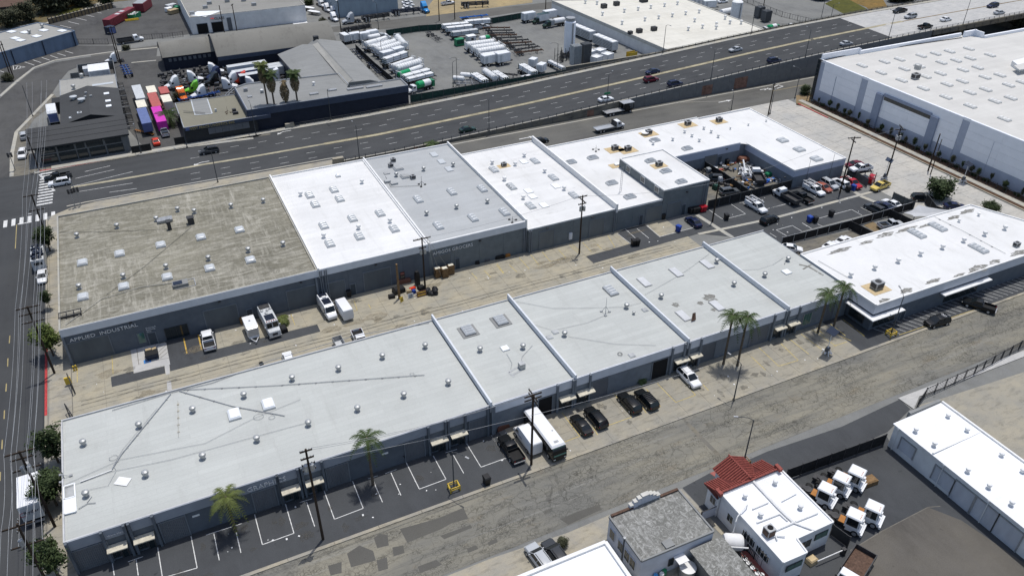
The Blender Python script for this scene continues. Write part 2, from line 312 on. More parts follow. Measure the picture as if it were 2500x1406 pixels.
# ================================================================ SETTING
struct('ground', MB().box(-900, 1500, -300, 1900, -1.0, -.02), 'asphalt_yard')
def area(name, poly, m, z=0.0): return struct(name, MB().sheet(poly, z), m)
def slabs(name, x0, x1, y0, y1, nx, ys, m, z=.03, gap=.035, base='seam'):
    g = struct(name, MB().box(x0, x1, y0, y1, -.015, z-.025), base)
    dx = (x1-x0)/nx
    for a, b in zip(ys, ys[1:]):
        me = MB().box(gap/2, dx-gap/2, gap/2, b-a-gap/2, -.02, 0).mesh('slab')
        pieces('slab', me, m, [(x0+i*dx, a, z) for i in range(nx)], g)
    return g
# streets west and south
area('left_street', [(-60,-30),(-25,-30),(-25,186),(-60,186)], 'asphalt_black', .004)
area('front_street', [(-25,59.2),(330,59.2),(330,69.4),(-25,69.4)], 'asphalt_cracked', .004)
g = struct('asphalt_patches', MB(), 'asphalt_patch')
mb = MB()
for P_ in ([(17.08,68.29),(22.18,67.74),(26.05,67.96),(25.9,65.97),(23.53,66.21),(22.05,65.92),(17.24,65.79)],
           [(13.55,68.39),(14.48,68.68),(15.3,68.04),(14.94,66.41),(13.45,66.65)], [(15.24,65.92),(16.62,65.61),(16.39,64.43),(14.96,64.54)],
           [(17.18,61.77),(19.65,61.73),(20.09,60.72),(17.16,60.73)], [(23.84,61.58),(25.08,61.58),(25.19,60.94),(23.75,60.92)], [(26.62,61.32),(27.93,61.41),(27.9,60.83),(26.56,60.75)],
           [(21.48,64.97),(25.75,64.91),(25.81,64.38),(21.77,64.23)], [(9.72,67.5),(11.51,68.05),(12.85,66.47),(12.72,64.92),(9.61,65.27)], [(7.03,66.73),(8.75,66.59),(8.31,65.01),(6.97,65.2)], [(12.8,64.88),(14.14,64.82),(13.74,63.08),(12.53,63.21)],
           [(36.94,60.58),(39.94,60.68),(43.07,60.5),(42.74,59.61),(37.49,59.31)]):
    mb.sheet(P_, .009)
bpy.data.objects.remove(g); struct('asphalt_patches', mb, 'asphalt_patch')
mb = MB().line([(63.35,68.29),(63.37,64.71),(63.48,60.94)], .7, .008)
struct('utility_trenches', mb, 'concrete_dark')
# kerbs and pavements
kb = MB().box(0, 5.96, -.25, .25, -.02, .12).mesh('kerb')
k1 = struct('front_kerb', MB().box(-25, 175, 69.45, 69.85, -.02, .02), 'concrete_dark'); pieces('kerb', kb, 'concrete', [(-21.3+6*i, 69.68, 0) for i in range(32)], k1)
kv = MB().box(-.18, .18, 0, 3.96, -.02, .13).mesh('kerb')
k2 = struct('street_kerb', MB().box(-25.1, -24.8, 60, 180, -.02, .02), 'concrete_dark')
for i in range(30):
    y = 60+4*i; red = y < 80 or 89 < y < 92 or 108 < y < 134
    o = obj('kerb', kv, None, k2, loc=(-24.95, y, 0))
    if not kv.materials: kv.materials.append(M['concrete'])
    if red: repaint(o, 'paint_red')
slabs('pavement', -24.75, -21.25, 60, 179, 1, [60+3.5*i for i in range(35)], 'concrete', .10)
area('pavement_corner', [(-24.7,179),(-21,179),(41,179.5),(41,183.8),(-15,184.6),(-20,183.8),(-24,181.5)], 'concrete', .10)
area('verge', [(-21.2,166.2),(62,166.2),(62,181),(-21.2,181)], 'concrete_dark', .05)
mb = MB(); mb.line([(-21,185.2),(-17,185.5),(40,185)], .4, .012); struct('gutter_line', mb, 'concrete_pale')
# front forecourt
area('forecourt_asphalt', [(-21.2,69.9),(37.6,69.9),(36.4,79.2),(-21.2,79.2)], 'asphalt_lot', .02)
slabs('forecourt_concrete', 37.5, 101, 69.93, 79.15, 14, [69.93, 74.5, 79.15], 'concrete_lot', .03)
area('hatched_forecourt', [(101,69.9),(175,69.9),(175,74.3),(106.5,74.3),(106.5,79.2),(101.05,79.2)], 'asphalt_lot', .02)
mb = MB(); W_ = .11
for q in ([(-17.36,79.05),(-17.25,76.77)],[(-14.61,78.08),(-14.57,75.49)],[(-11.97,78.9),(-11.9,74.08)],[(-7.88,78.93),(-7.83,73.49),(-11.53,73.78)],[(-15.57,78.19),(-13.79,78.21)],[(-5.13,78.03),(-5.15,73.45)],
          [(-6.09,78.24),(-1.51,78.15)],[(-2.45,78.1),(-2.48,73.44)],[(0.28,78.94),(0.25,73.54),(4.33,73.59),(4.41,78.97)],[(7.09,78.04),(7.05,73.52)],[(6.23,78.37),(7.91,78.31)],[(9.76,79.05),(9.73,73.55),(13.74,73.69),(13.81,79)],
          [(16.46,78.22),(16.42,73.59)],[(15.9,78.48),(17.33,78.43)],[(19.18,78.2),(19.09,73.65)],[(18.36,78.36),(20.11,78.42)],[(21.79,79.08),(21.78,73.6),(25.79,73.69),(25.79,78.63)],[(28.49,77.59),(28.48,73.63)],[(27.65,78.45),(29.41,78.37)],
          [(31.14,79.09),(31.17,73.65),(35.09,73.7),(35.19,79.06)],[(37.24,78.36),(38.67,78.3)],[(37.83,78.08),(37.9,76.12)],[(35.16,79.04),(35.1,73.55)]): mb.line(q, W_, .026)
struct('forecourt_bay_lines', mb, 'paint_line')
mb = MB()
for q in ([(47.1,78.53),(47.08,72.94),(44,72.88)],[(49.92,74.34),(49.64,72.04)],[(56.76,79.04),(56.41,73.09),(52.21,73.08)],[(59.13,74.54),(58.94,72.9)],[(64.45,77.97),(64.5,72.93),(68.38,72.98),(68.59,76.01)],[(71,74.49),(70.94,72.97)],[(61.77,73.11),(62.08,77.61)],
          [(85.74,78.4),(85.39,72.88),(89.43,72.67),(89.95,77.61)],[(82.88,76.82),(82.7,73.04)],[(92.19,78.11),(92.25,73.17)],[(95.06,78.16),(95.18,73.12)],[(100.17,76.6),(101.61,72.81)],[(97.7,73.01),(100.72,72.95)],[(97.69,78.34),(98.12,72.81)],[(104.95,75.49),(104.68,72.75)],
          [(98.85,78.43),(98.5,75.88)],[(101.94,78.1),(101.79,74.33)],[(105.04,78.24),(104.86,72.87)],[(110.54,70.45),(142.73,69.69)]): mb.line(q, .11, .040)
struct('forecourt_yellow_lines', mb, 'paint_yellowpale')
mb = MB()
for i in range(34): mb.line([(107.8+1.42*i, 74.0), (109.6+1.42*i, 70.6)], .09, .027)
struct('hatched_bay_lines', mb, 'paint_lane')
# alley between the two rows
slabs('alley', -21.2, 97.4, 102.8, 123.7, 25, [102.8, 107, 111.2, 112.2, 117.6, 123.7], 'concrete_alley')
area('alley_asphalt', [(-15.46,117.63),(-12.01,117.66),(-12.05,117.04),(-7.27,116.81),(-7.34,114.81),(-15.45,114.89)], 'asphalt_lot', .036)
area('alley_parking', [(-6.28,123.2),(-6.56,115.01),(6.19,115.1),(18.55,115.09),(18.56,117.44),(1.4,117.77),(1.85,124.37),(-6.65,124)], 'asphalt_lot', .036)
area('disabled_bay', [(-12.02,124.54),(-6.33,123.35),(-6.36,116.89),(-11.99,117.01)], 'concrete_white', .040)
area('disabled_bay_path', [(-7.25,116.96),(-6.48,116.95),(-6.69,114.38),(-7.3,114.38)], 'concrete_white', .042)
area('path_marker', [(-7.36,112.56),(-6.7,112.51),(-6.84,110.11),(-7.51,110.21)], 'concrete_white', .036)
mb = MB()
for q in ([(-11.03,124.69),(-11.08,119.02)],[(-8.43,122.84),(-7.49,124.4)],[(-7.89,122.96),(-6.37,124.26)],[(-7.8,121.18),(-6.25,122.81)],[(-7.77,120.19),(-6.3,121.71)],[(-7.66,119.29),(-6.29,120.59)],[(-8.31,119.96),(-8.33,119.02),(-6.29,118.76)]): mb.line(q, .09, .046)
struct('bay_hatching', mb, 'seam')
# a painted wheelchair emblem on a blue square
q = (-9.71,119.38); mb = MB().cbox((q[0], q[1], .045), (1.15, 1.0, .006)); struct('disabled_emblem_square', mb, 'paint_blue')
mb = MB(); cx, cy = q
ring = [(cx+.24*math.cos(a)-.02, cy-.12+.24*math.sin(a)) for a in [R(150+22*i) for i in range(11)]]
mb.line(ring, .07, .054); mb.line([(cx-.02,cy+.3),(cx,cy-.05),(cx+.2,cy-.08),(cx+.3,cy-.32)], .08, .055); mb.line([(cx-.06,cy+.4),(cx+.02,cy+.4)], .1, .055)
struct('disabled_emblem', mb, 'paint_line')
mb = MB()
for q in ([(-20.32,123.28),(-20.43,118.54)],[(-14.97,123.6),(-15.08,118.25)],[(66.46,122.25),(66.24,118.26),(69.75,118.05),(69.9,121.52)],[(72.88,122.24),(72.94,118.9)],[(73.48,122.14),(73.58,118.89)],[(75.89,122.05),(75.62,117.93)],[(63.81,122.31),(63.53,118.12)],[(61.19,122.37),(61.11,117.58)],[(58.2,120.63),(58.45,117.72)],[(56.18,122.15),(55.92,118.37)],[(78.19,120.05),(78.1,117.96)],[(82.19,122.22),(80.97,117.52)],
          [(15.02,122.49),(14.93,118.85)],[(26.6,121.82),(26.29,118.57),(25.15,118.64)],[(28.69,119.61),(28.69,117.92)],[(50.2,121.07),(50.38,118.82)],[(55.85,121.74),(55.8,118.43)],[(52.8,120.94),(53,118.12)]): mb.line(q, .10, .042)
struct('alley_yellow_lines', mb, 'paint_yellowpale')
mb = MB()
for q in ([(-3.44,123.38),(-3.47,118.76)],[(-1.01,123.26),(-1.08,118.74)]): mb.line(q, .22, .044)
struct('alley_bay_stripes', mb, 'paint_yellow')
# the right-hand car park
area('car_park', [(73.74,116.93),(81.55,117.12),(84.56,117.36),(84.5,122.1),(86.78,122.97),(91.96,122.84),(91.76,117.09),(101.23,117.16),(100.99,121.3),(108.4,122.7),(108.68,122.78),(120.24,122.95),(135.71,125.64),(133.48,123.26),(145.17,116.12),(145.15,112.86),(145.67,108.64),(145.2,105.32),(137.86,105.78),(121.28,106.12),(111.79,103.01),(106.2,104.2),(106.13,110.33),(100.15,114.74),(73.77,113.97)], 'asphalt_lot', .048)
mb = MB()
mb.line([(99.97,114.5),(115.71,113.36),(115.88,113.2),(120.99,113.11),(140.39,113.17),(149.71,113.16)], .75, .054)
mb.line([(104.87,121.54),(105.68,110.23)], 1.0, .058); mb.line([(145.29,116.06),(145.12,113.19)], 1.1, .058); mb.line([(144.86,112.67),(145.78,108.75)], 1.1, .058)
struct('concrete_gutter', mb, 'concrete_pale')
mb = MB()
for q in ([(84.44,122),(84.69,117.3)],[(87.01,123.06),(86.82,117.97)],[(89.4,122.06),(89.41,117.56)],[(92.06,122.46),(91.84,117.05),(101.23,117.16)],[(108.75,122.45),(108.78,117.11)],[(109.9,117.31),(114.97,117.28),(115,122.27)],[(117.14,122.04),(119.21,121.7)],[(117.77,121.59),(117.91,116.95)],[(120.85,117.08),(126.31,117.12)],
          [(121.78,117.08),(126.48,117.02)],[(134.93,118.62),(135,116.81)],[(140.35,117.71),(140.32,116.75)],[(142.96,118.15),(143.13,116.74)],[(116.53,105.89),(116.26,108.76),(120.74,108.76),(120.93,106.01)],[(123.52,108.73),(123.65,105.84)],[(127.41,108.78),(138.02,108.69),(138.09,105.66)],[(140.72,108.64),(140.92,105.67)],[(126.2,107.32),(126.45,105.65)],[(114.13,108.24),(114.18,106.29)]): mb.line(q, .11, .062)
struct('car_park_bay_lines', mb, 'paint_line')
area('courtyard_floor', [(108.4,122.75),(132.8,122.75),(132.8,139.9),(108.4,139.9)], 'concrete_dark', .03)
area('dirt_yard', [(106.6,92.6),(116.5,102.88),(135.54,101.3),(144.38,101.88),(147.24,99.17),(154,92.6)], 'concrete_dark', .056)
area('sandy_yard', [(135.02,102.19),(137.96,102.52),(138.29,98.12),(134.99,98.57)], 'dirt', .060)
# east street of broad concrete slabs
slabs('east_street', 151, 172.6, 40, 168, 4, [40+5.82*i for i in range(23)], 'concrete_street', .03, .05)
area('mulch_strip', [(173.4,40),(174.6,40),(174.6,160),(173.4,160)], 'mulch', .07)
area('planting_bed', [(176.4,40),(179.3,40),(179.3,164),(176.4,164)], 'mulch', .02)
slabs('east_pavement', 174.6, 176.3, 40, 166, 1, [40+4.2*i for i in range(31)], 'concrete_pale', .11)
struct('east_kerb', MB().box(173.0,173.38,40,163,-.02,.13), 'concrete')
struct('east_kerb_red', MB().box(172.7,173.02,152,164,-.02,.14), 'paint_red')
area('corner_bed', [(177.1,169.4),(182.51,169.44),(174.24,159.76),(171.59,163.36)], 'dirt', .03)
# frontage road beside the raised highway
area('frontage_road', [(55,166.3),(151,157.9),(172,168),(260,166),(260,181.3),(41,181.3)], 'asphalt_old', .004)
area('frontage_pavement', [(63.5,165.8),(84.5,165.8),(84.5,158),(149,158),(151,163),(84.5,163.4),(84.5,167.5),(63.5,167.5)], 'concrete', .06)
mb = MB().line([(60,179.9),(260,179.6)], .5, .010); mb.line([(141.76,179.61),(154.19,175.06),(157.49,174.76)], .15, .010); struct('frontage_gutter', mb, 'concrete_pale')
def arrow(mb, c, rz, s, z, bend=0):
    ca, sa = math.cos(rz)*s, math.sin(rz)*s
    T = lambda x, y: (c[0]+ca*x-sa*y, c[1]+sa*x+ca*y)
    if bend:
        mb.line([T(-2,0),T(-.3,0),T(.6,bend*.5)], .22*s, z); mb.sheet([T(.2,bend*.75),T(1.0,bend*.2),T(1.3,bend*1.1)], z)
    else:
        mb.line([T(-2,0),T(.5,0)], .25*s, z); mb.sheet([T(.4,-.5),T(1.6,0),T(.4,.5)], z)
mb = MB(); arrow(mb, (89.98,175.55), 0, 1.3, .011); arrow(mb, (154.93,174.72), 0, 1.3, .011); arrow(mb, (172.8,177.83), 0, 1.2, .011, -1)
arrow(mb, (8.98,196.16), math.pi, 1.2, .012, 1); arrow(mb, (31.75,206.82), math.pi, 1.2, .012, 1)
mb.line([(175.6,177.85),(178.57,178.88),(179.08,177.3),(176.02,176.6)], .3, .011)
mb.line([(171.61,177.07),(173.78,178.03)], .3, .011)
struct('road_arrows', mb, 'paint_line')
mb = MB(); mb.line([(172.87,175.45),(186.49,175.48)], .18, .011); struct('frontage_yellow_line', mb, 'median_yellow')

q = random.Random(21)
def blots(name, m, spots, z):                       # oil drips and scuffs of irregular outline
    mb = MB()
    for x, y, a, b in spots:
        ph = q.random()*6; mb.sheet([(x+a*(.75+.2*math.sin(3*t+ph)+.1*math.cos(5*t))*math.cos(t), y+b*(.75+.2*math.cos(4*t+ph))*math.sin(t)) for t in [i*.42 for i in range(15)]], z+.0003*len(mb.v)/15)
    struct(name, mb, m)
blots('oil_stains', 'oil_stain', [(q.uniform(-20,95),q.uniform(103.5,122),q.uniform(.4,1.6),q.uniform(.3,1.1)) for _ in range(46)]+[(q.uniform(38,100),q.uniform(71,78),q.uniform(.3,1.0),q.uniform(.4,1.2)) for _ in range(26)], .047)
blots('rust_stains', 'rust_stain', [(q.uniform(-20,95),q.uniform(103.5,122),q.uniform(1,3.5),q.uniform(.5,1.5)) for _ in range(26)], .064)
blots('bay_oil_stains', 'oil_stain', [(q.uniform(-19,36),q.uniform(71,78),q.uniform(.4,1.2),q.uniform(.4,1.4)) for _ in range(22)], .030)
mb = MB()
for y0 in (108.9,112.3,113.2): mb.line([(-20+8*i, y0+.12*math.sin(2.1*i)) for i in range(15)], .28, .0465)
struct('wheel_marks', mb, 'oil_stain')
# ---------------------------------------------------------------- raised highway
ZX = [55,80,100,125,150,180,205,240,300,400]; ZZ = [0,.8,1.5,2.7,3.9,5.5,6.6,7.6,8.4,8.6]
def deck(x):
    if x <= ZX[0]: return 0.
    for a, b, c, d in zip(ZX, ZX[1:], ZZ, ZZ[1:]):
        if x <= b: return c+(d-c)*(x-a)/(b-a)
    return ZZ[-1]
def strip(mb, x0, x1, y0, y1, dz=0., step=5., th=0):
    n = max(1, int(math.ceil((x1-x0)/step))); xs = [x0+(x1-x0)*i/n for i in range(n+1)]
    for a, b in zip(xs, xs[1:]):
        za, zb = deck(a)+dz, deck(b)+dz
        if th: mb.hexa([(a,y0,za-th),(b,y0,zb-th),(b,y1,zb-th),(a,y1,za-th)], [(a,y0,za),(b,y0,zb),(b,y1,zb),(a,y1,za)])
        else: mb.add([(a,y0,za),(b,y0,zb),(b,y1,zb),(a,y1,za)], [(0,1,2,3)])
    return mb
mb = MB(); strip(mb, -60, 245, 181.8, 207.4, .006); hw = struct('highway', mb, 'asphalt'); 
q1, q2 = (230.07,204.29,7.32), (228.68,184.05,7.28)
mb = MB(); n = 40
for i in range(n):                                  # pale bridge deck, its joint running askew across the road
    y0 = 181.8+25.6*i/n; y1 = 181.8+25.6*(i+1)/n; f = (y0-181.8)/25.6
    xa = q2[0]+(q1[0]-q2[0])*f
    strip(mb, xa, 245, y0, y1, .012, 6); strip(mb, 245, 420, y0, y1, .012, 20)
struct('bridge_deck', mb, 'concrete_white')
mb = MB(); strip(mb, -24, 420, 207.4, 209.2, .15, 5, .2); struct('highway_pavement', mb, 'concrete_pale')
mb = MB(); strip(mb, 41, 420, 181.75, 182.25, .2, 5, .25); struct('highway_kerb', mb, 'concrete_pale')
mb = MB(); strip(mb, 246, 420, 181.0, 181.75, .35, 8, 1.7); strip(mb, 246, 420, 209.2, 209.9, .35, 8, 1.7)
for x in range(250, 420, 4): mb.box(x, x+.5, 180.8, 181.0, deck(x)-1.3, deck(x)+.1)
struct('bridge_girder', mb, 'concrete_dark')
mb = MB()
for x in (262, 300, 340): mb.box(x, x+1.4, 183, 208, -4, deck(x)-1.3)
struct('bridge_pier', mb, 'concrete_dark')
mb = MB(); strip(mb, 246, 420, 181.8, 207.3, -.02, 8, .9); struct('bridge_slab', mb, 'concrete_dark')
rw = struct('retaining_wall', MB().box(40, 246, 181.75, 182.0, -.3, -.05), 'concrete_dark')
for i in range(34):                                 # cast wall panels
    a, b = 40+6.05*i, 40+6.05*(i+1)-.05
    o = obj('wall_panel', MB().hexa([(a,181.28,-.1),(b,181.28,-.1),(b,181.72,-.1),(a,181.72,-.1)], [(a,181.3,deck(a)+.3),(b,181.3,deck(b)+.3),(b,181.7,deck(b)+.3),(a,181.7,deck(a)+.3)]), 'concrete_dark' if i < 14 else 'wall_slate', rw)
rw2 = struct('far_retaining_wall', MB().box(60, 246, 209.3, 209.5, -.3, -.05), 'concrete_dark')
for i in range(31):
    a, b = 60+6.05*i, 60+6.05*(i+1)-.05
    obj('wall_panel', MB().hexa([(a,209.22,-.1),(b,209.22,-.1),(b,209.6,-.1),(a,209.6,-.1)], [(a,209.22,deck(a)+.5),(b,209.22,deck(b)+.5),(b,209.6,deck(b)+.5),(a,209.6,deck(a)+.5)]), 'concrete_dark', rw2)
mb = MB()
for (x, h, w_) in ((111.5,1.5,2.2),(60,.2,1),(151,2.6,3.8),(163,3.2,5)): mb.add([(x,181.26,.1),(x+w_,181.26,.1),(x+w_,181.27,h+.4),(x,181.27,h+.4)], [(0,1,2,3)])
struct('rust_patches', mb, 'wall_stain')
def rail(label, x0, x1, y, base, step=2.6, dy=0):
    t = thing('guard_rail', label, 'railing')
    mb = MB()
    xs = [x0+step*i for i in range(int((x1-x0)/step)+1)]
    for a, b in zip(xs, xs[1:]):
        for h in (.45, .82): mb.tube((a,y,deck(a)+base+h), (b,y,deck(b)+base+h), .05, .05, 5)
    obj('rail', mb, 'pole_grey', t)
    pieces('post', MB().box(-.06,.06,-.06,.06,0,.86), 'pole_grey', [(x,y,deck(x)+base) for x in xs], t)
rail('long grey two-bar railing on the near edge of the raised highway above the frontage road', 42, 400, 181.5, .3)
rail('long grey two-bar railing on the far highway pavement before the gas yard', 36, 400, 209.0, .15)
tag(obj('end_pier', MB().box(38.9,41.6,181.2,182.3,0,1.3), 'concrete'), 'squat concrete block where the near highway railing starts', 'concrete block')
tag(obj('end_pier', MB().box(33.2,35.6,208.6,209.5,0,1.2), 'concrete'), 'squat concrete block where the far highway railing starts by the navy building', 'concrete block')
# markings
mb = MB()
for y, s in ((202.55,24.6),(199.65,21.4),(190.5,20.3),(187.1,20.0)):
    x = s
    while x < 400:
        if x > -1: strip(mb, x, x+2.2, y-.06, y+.06, .020, 3)
        x += 7.04
for y, s in ((202.55,10.5),(199.65,7.3),(190.5,6.2),(187.1,5.9)):
    for x in (s, s+7.04): mb.line([(x,y),(x+2.2,y)], .12, .026)
for q in ([(-18.92,199.53),(-10.24,200.85)],[(-19.89,195.22),(-6.26,197.73)],[(-18.23,191.74),(-6.74,191.19)],[(-16.73,202.63),(-11.01,203.6)],[(-11.97,188.35),(-6.1,187.75)]): mb.line(q, .16, .026)
mb.line([(-26.58,205.57),(-24.94,199.94)], .5, .026); mb.line([(-24.21,196.86),(-23.42,194.55)], .5, .026)
struct('lane_dashes', mb, 'paint_lane')
mb = MB()
strip(mb, 20, 246, 193.85, 194.75, .018); mb.line([(-19.89,194.83),(-5.58,194.51),(10.24,194.7),(20.2,194.3)], .9, .022); struct('median_strip', mb, 'median')
mb = MB(); strip(mb, 40, 246, 193.68, 193.82, .024); strip(mb, 40, 246, 194.78, 194.92, .024); struct('median_lines', mb, 'median_yellow')
mb = MB(); strip(mb, 246, 420, 194.0, 194.5, .06, 6, .05); struct('bridge_median', mb, 'dirt')
mb = MB()
for i in range(9):
    f = i/8; a = (200+f*(345-200), 1300+f*(1400-1300))
for i in range(12):
    y = 205.2-1.55*i; mb.box(-26.4-.06*i, -23.2-.06*i, y, y+.7, .020, .024)
for i in range(9): mb.box(-36.5+1.55*i, -35.75+1.55*i, 180.3, 183.6, .020, .024)
struct('crosswalk_stripes', mb, 'paint_line')
mb = MB(); mb.line([(-30.61,180.64),(-27.97,180.53)], .35, .014); mb.line([(-28.71,184.82),(-28.03,184.64)], .2, .014); struct('stop_line', mb, 'paint_line')
mb = MB(); y = 60
for q in ([(-30.82,180.54),(-30.77,169.52)],[(-30.7,137.12),(-30.71,134.76)],[(-30.76,130.25),(-30.72,127.84)],[(-30.73,123.12),(-30.73,121)],[(-30.75,116.18),(-30.73,114.05)],[(-30.78,109.16),(-30.75,107.04)],[(-30.74,102.11),(-30.72,100.26)]): mb.line(q, .16, .014)
struct('street_yellow_dashes', mb, 'median_yellow')

# ---------------------------------------------------------------- ground beyond the highway
area('north_street', [(-60,207.4),(-33.06,207.37),(-33.39,222.21),(-32.74,237.36),(-23.58,265.52),(-21.45,275.69),(-19.01,284.35),(-14.08,289.44),(-6.72,288.77),(7.1,283.02),(8.92,297.57),(-3.71,297.45),(-14.69,296.62),(-22.88,295.31),(-28.82,290.62),(-33.19,279.09),(-37.48,266.37),(-60,240)], 'asphalt_nw', .008)
area('corner_pavement', [(-33.06,207.37),(-33.39,222.21),(-32.74,237.36),(-23.58,265.52),(-21.98,257.36),(-28.25,244.77),(-30.11,236.13),(-28.7,209.48),(-5.93,208.93),(7.07,208.46),(25.15,206.36),(29.12,209.07),(28.54,206.28),(6.57,207.08),(-18.44,207.24),(-27.77,206.71),(-32.17,206.79)], 'concrete_dark', .012)
mb = MB(); mb.line([(-32.61,207.16),(-32.99,222.02),(-32.4,236.69),(-28.3,249.22),(-23.58,263.64)], .9, .03); mb.line([(-37.56,268.25),(-33.24,281.14),(-28.85,292.53),(-22.87,297.75),(-14.62,298.95),(-3.59,299.51),(8.95,297.89)], .9, .03); mb.line([(-0.33,284.61),(7.17,283.76)], .8, .03)
mb.line([(-27.78,207.21),(-18.42,207.84),(-4.56,207.84),(6.64,207.71),(24,205.9)], 1.3, .03)
struct('pale_kerb', mb, 'concrete_pale')
mb = MB(); mb.line([(-26.59,207.66),(-18.43,207.5),(-5.37,207.76)], .5, .05); struct('red_kerb', mb, 'paint_red')
area('truck_yard', [(-2,208.5),(70,211),(62,283),(-12,290),(-8,240)], 'asphalt_nw', .004)
area('gas_yard', [(68,210),(160,209.6),(160,290),(62,283)], 'asphalt_yard', .006)
area('back_street', [(-12,285.5),(8.92,297.57),(66.79,290.73),(90.4,285.78),(113.5,284.72),(148.21,287.14),(230,268),(400,268),(400,290),(152.25,295.07),(106.19,296.97),(74.99,297.02),(9.69,300.94),(-12,300)], 'asphalt_old', .0065)
area('west_lot', [(-38.89,300.87),(-15.98,311.88),(-4.48,306.59),(-3.59,299.51),(-14.62,298.95),(-22.87,298.06),(-28.86,293.27),(-34,281.49),(-37.64,270.15)], 'asphalt_nw', .009)
area('far_lot', [(-25.41,345.49),(-4.01,359.86),(6.75,354.96),(9.8,367.39),(22.45,361.65),(21.69,309.63),(-6.57,308.4),(-15.11,312.33)], 'asphalt_nw', .010)
mb = MB()
for i in range(6): mb.line([(-20.84,340.85), (-17.26,335.54)] if i == 0 else [((-20.84,340.85)[0]+2.75*i, (-20.84,340.85)[1]+4.2*i), ((-17.26,335.54)[0]+2.75*i, (-17.26,335.54)[1]+4.2*i)], .2, .02)
for q in ([(-31.74,299.84),(-28.88,295.06)],[(-29.36,301.04),(-26.9,296.86)],[(-26.74,302.64),(-24.41,298.46)],[(-24.16,303.66),(-21.84,299.44)],[(-22.01,305.22),(-19.56,301.22)],[(-19.69,306.92),(-17.24,303.03)],[(-35.05,297.91),(-31.43,294.16),(-34.71,292.75),(-35.05,297.91)],[(-34.13,292.77),(-33.64,296.66)],[(-33.16,293.05),(-32.64,295.6)],[(-38.58,293.38),(-37.35,291.39)]): mb.line(q, .2, .02)
struct('west_lot_lines', mb, 'paint_line')
area('scrub_field', [(-160,320),(-40.67,344.73),(-28.18,348.74),(-24.95,347.27),(-2.56,368.3),(7.77,368.31),(40,470),(-160,560)], 'scrub', .012)
area('dry_grass', [(-28.22,353.82),(-23.53,361.1),(-11.54,372.38),(-5.35,374.27),(3.55,400.74),(-17.12,399.46),(-25.96,374.35)], 'grass_dry', .016)
area('green_grass', [(-23.08,354.56),(-19.17,363.45),(-12.73,366.07),(-14.92,357.18),(-21.67,352.88)], 'grass', .020)
area('field_path', [(-25.87,347.09),(-16.89,354.89),(-5.45,371.95),(-3.97,370.81),(-8.48,359.68),(-16.05,349.29),(-24.49,345.07)], 'concrete_pale', .020)
area('river_bed', [(248,60),(420,60),(420,209),(248,180)], 'rock', .002)
area('far_grass', [(261.96,245.74),(269.91,249.28),(278.13,252.95),(271.5,232.2),(264.31,228.83),(257.59,230.81)], 'grass', .022)
area('far_sand', [(275.17,246.9),(290.63,242.32),(282.15,231.91),(270.93,230.23),(273.4,234.74)], 'grass_dry', .020)
area('far_yard', [(230.36,262.46),(260.5,263.47),(261.96,245.74),(255.36,230.74),(229.21,225.14),(217.07,246.07)], 'asphalt_yard', .014)
area('far_sand_strip', [(106.64,296.01),(134.49,296.6),(153.29,297.12),(156.85,304.1),(118.98,319.54),(111.52,307.86)], 'sand', .012)
area('gravel_yard', [(69.88,340.11),(78.68,336.11),(73.42,299.44),(68.41,300.31),(69.49,330.23)], 'asphalt_yard', .012)

# ---------------------------------------------------------------- ground south of the front street
area('south_pavement', [(-25,40),(47.6,40),(47.6,57.2),(45,58.4),(37,58.2),(26,58.9),(-25,58.9)], 'concrete', .02)
area('tile_house_lot', [(55.04,58.03),(60.33,58.61),(64.89,58.19),(70.45,58.37),(84.19,57.55),(97.22,58.21),(96.92,55.85),(89.64,53.7),(70.38,53.44),(55.22,53.14)], 'asphalt_lot', .012)
area('tractor_yard', [(58,52),(69.69,52.67),(89.11,53.54),(88,51.4),(100,20),(40,10)], 'asphalt_lot', .010)
area('brown_yard', [(68.33,40.05),(74.46,40.54),(83.27,40.76),(85.49,37.21),(86.91,29.1),(84,20),(40,10)], 'brown_lot', .014)
area('concrete_lot', [(98.59,55.96),(103.52,55.44),(121.41,54.18),(200,57),(200,20),(105,20)], 'concrete_lot', .012)
mb = MB().line([(68.33,40.05),(74.46,40.54),(83.27,40.76),(84.93,40.14)], .12, .018); struct('yard_joint', mb, 'seam')
area('white_pavement', [(97.13,58.48),(113.95,58.22),(126.61,57.96),(125.05,56.83),(111.2,57.04),(100.54,57.32),(97.35,55.56)], 'concrete_white', .10)
area('walkway', [(54.34,58.02),(54.85,57.86),(55.14,53.5),(55.51,49.18),(54.85,49.2),(54.55,53.46)], 'concrete', .02)
area('brick_apron', [(60.15,58.59),(62.24,58.61),(62.46,57.58),(60.58,57.25)], 'brick_red', .016)
area('patio', [(55.23,46.12),(56.24,45.7),(56.84,40.54),(54.99,40.9)], 'brick_red', .03)

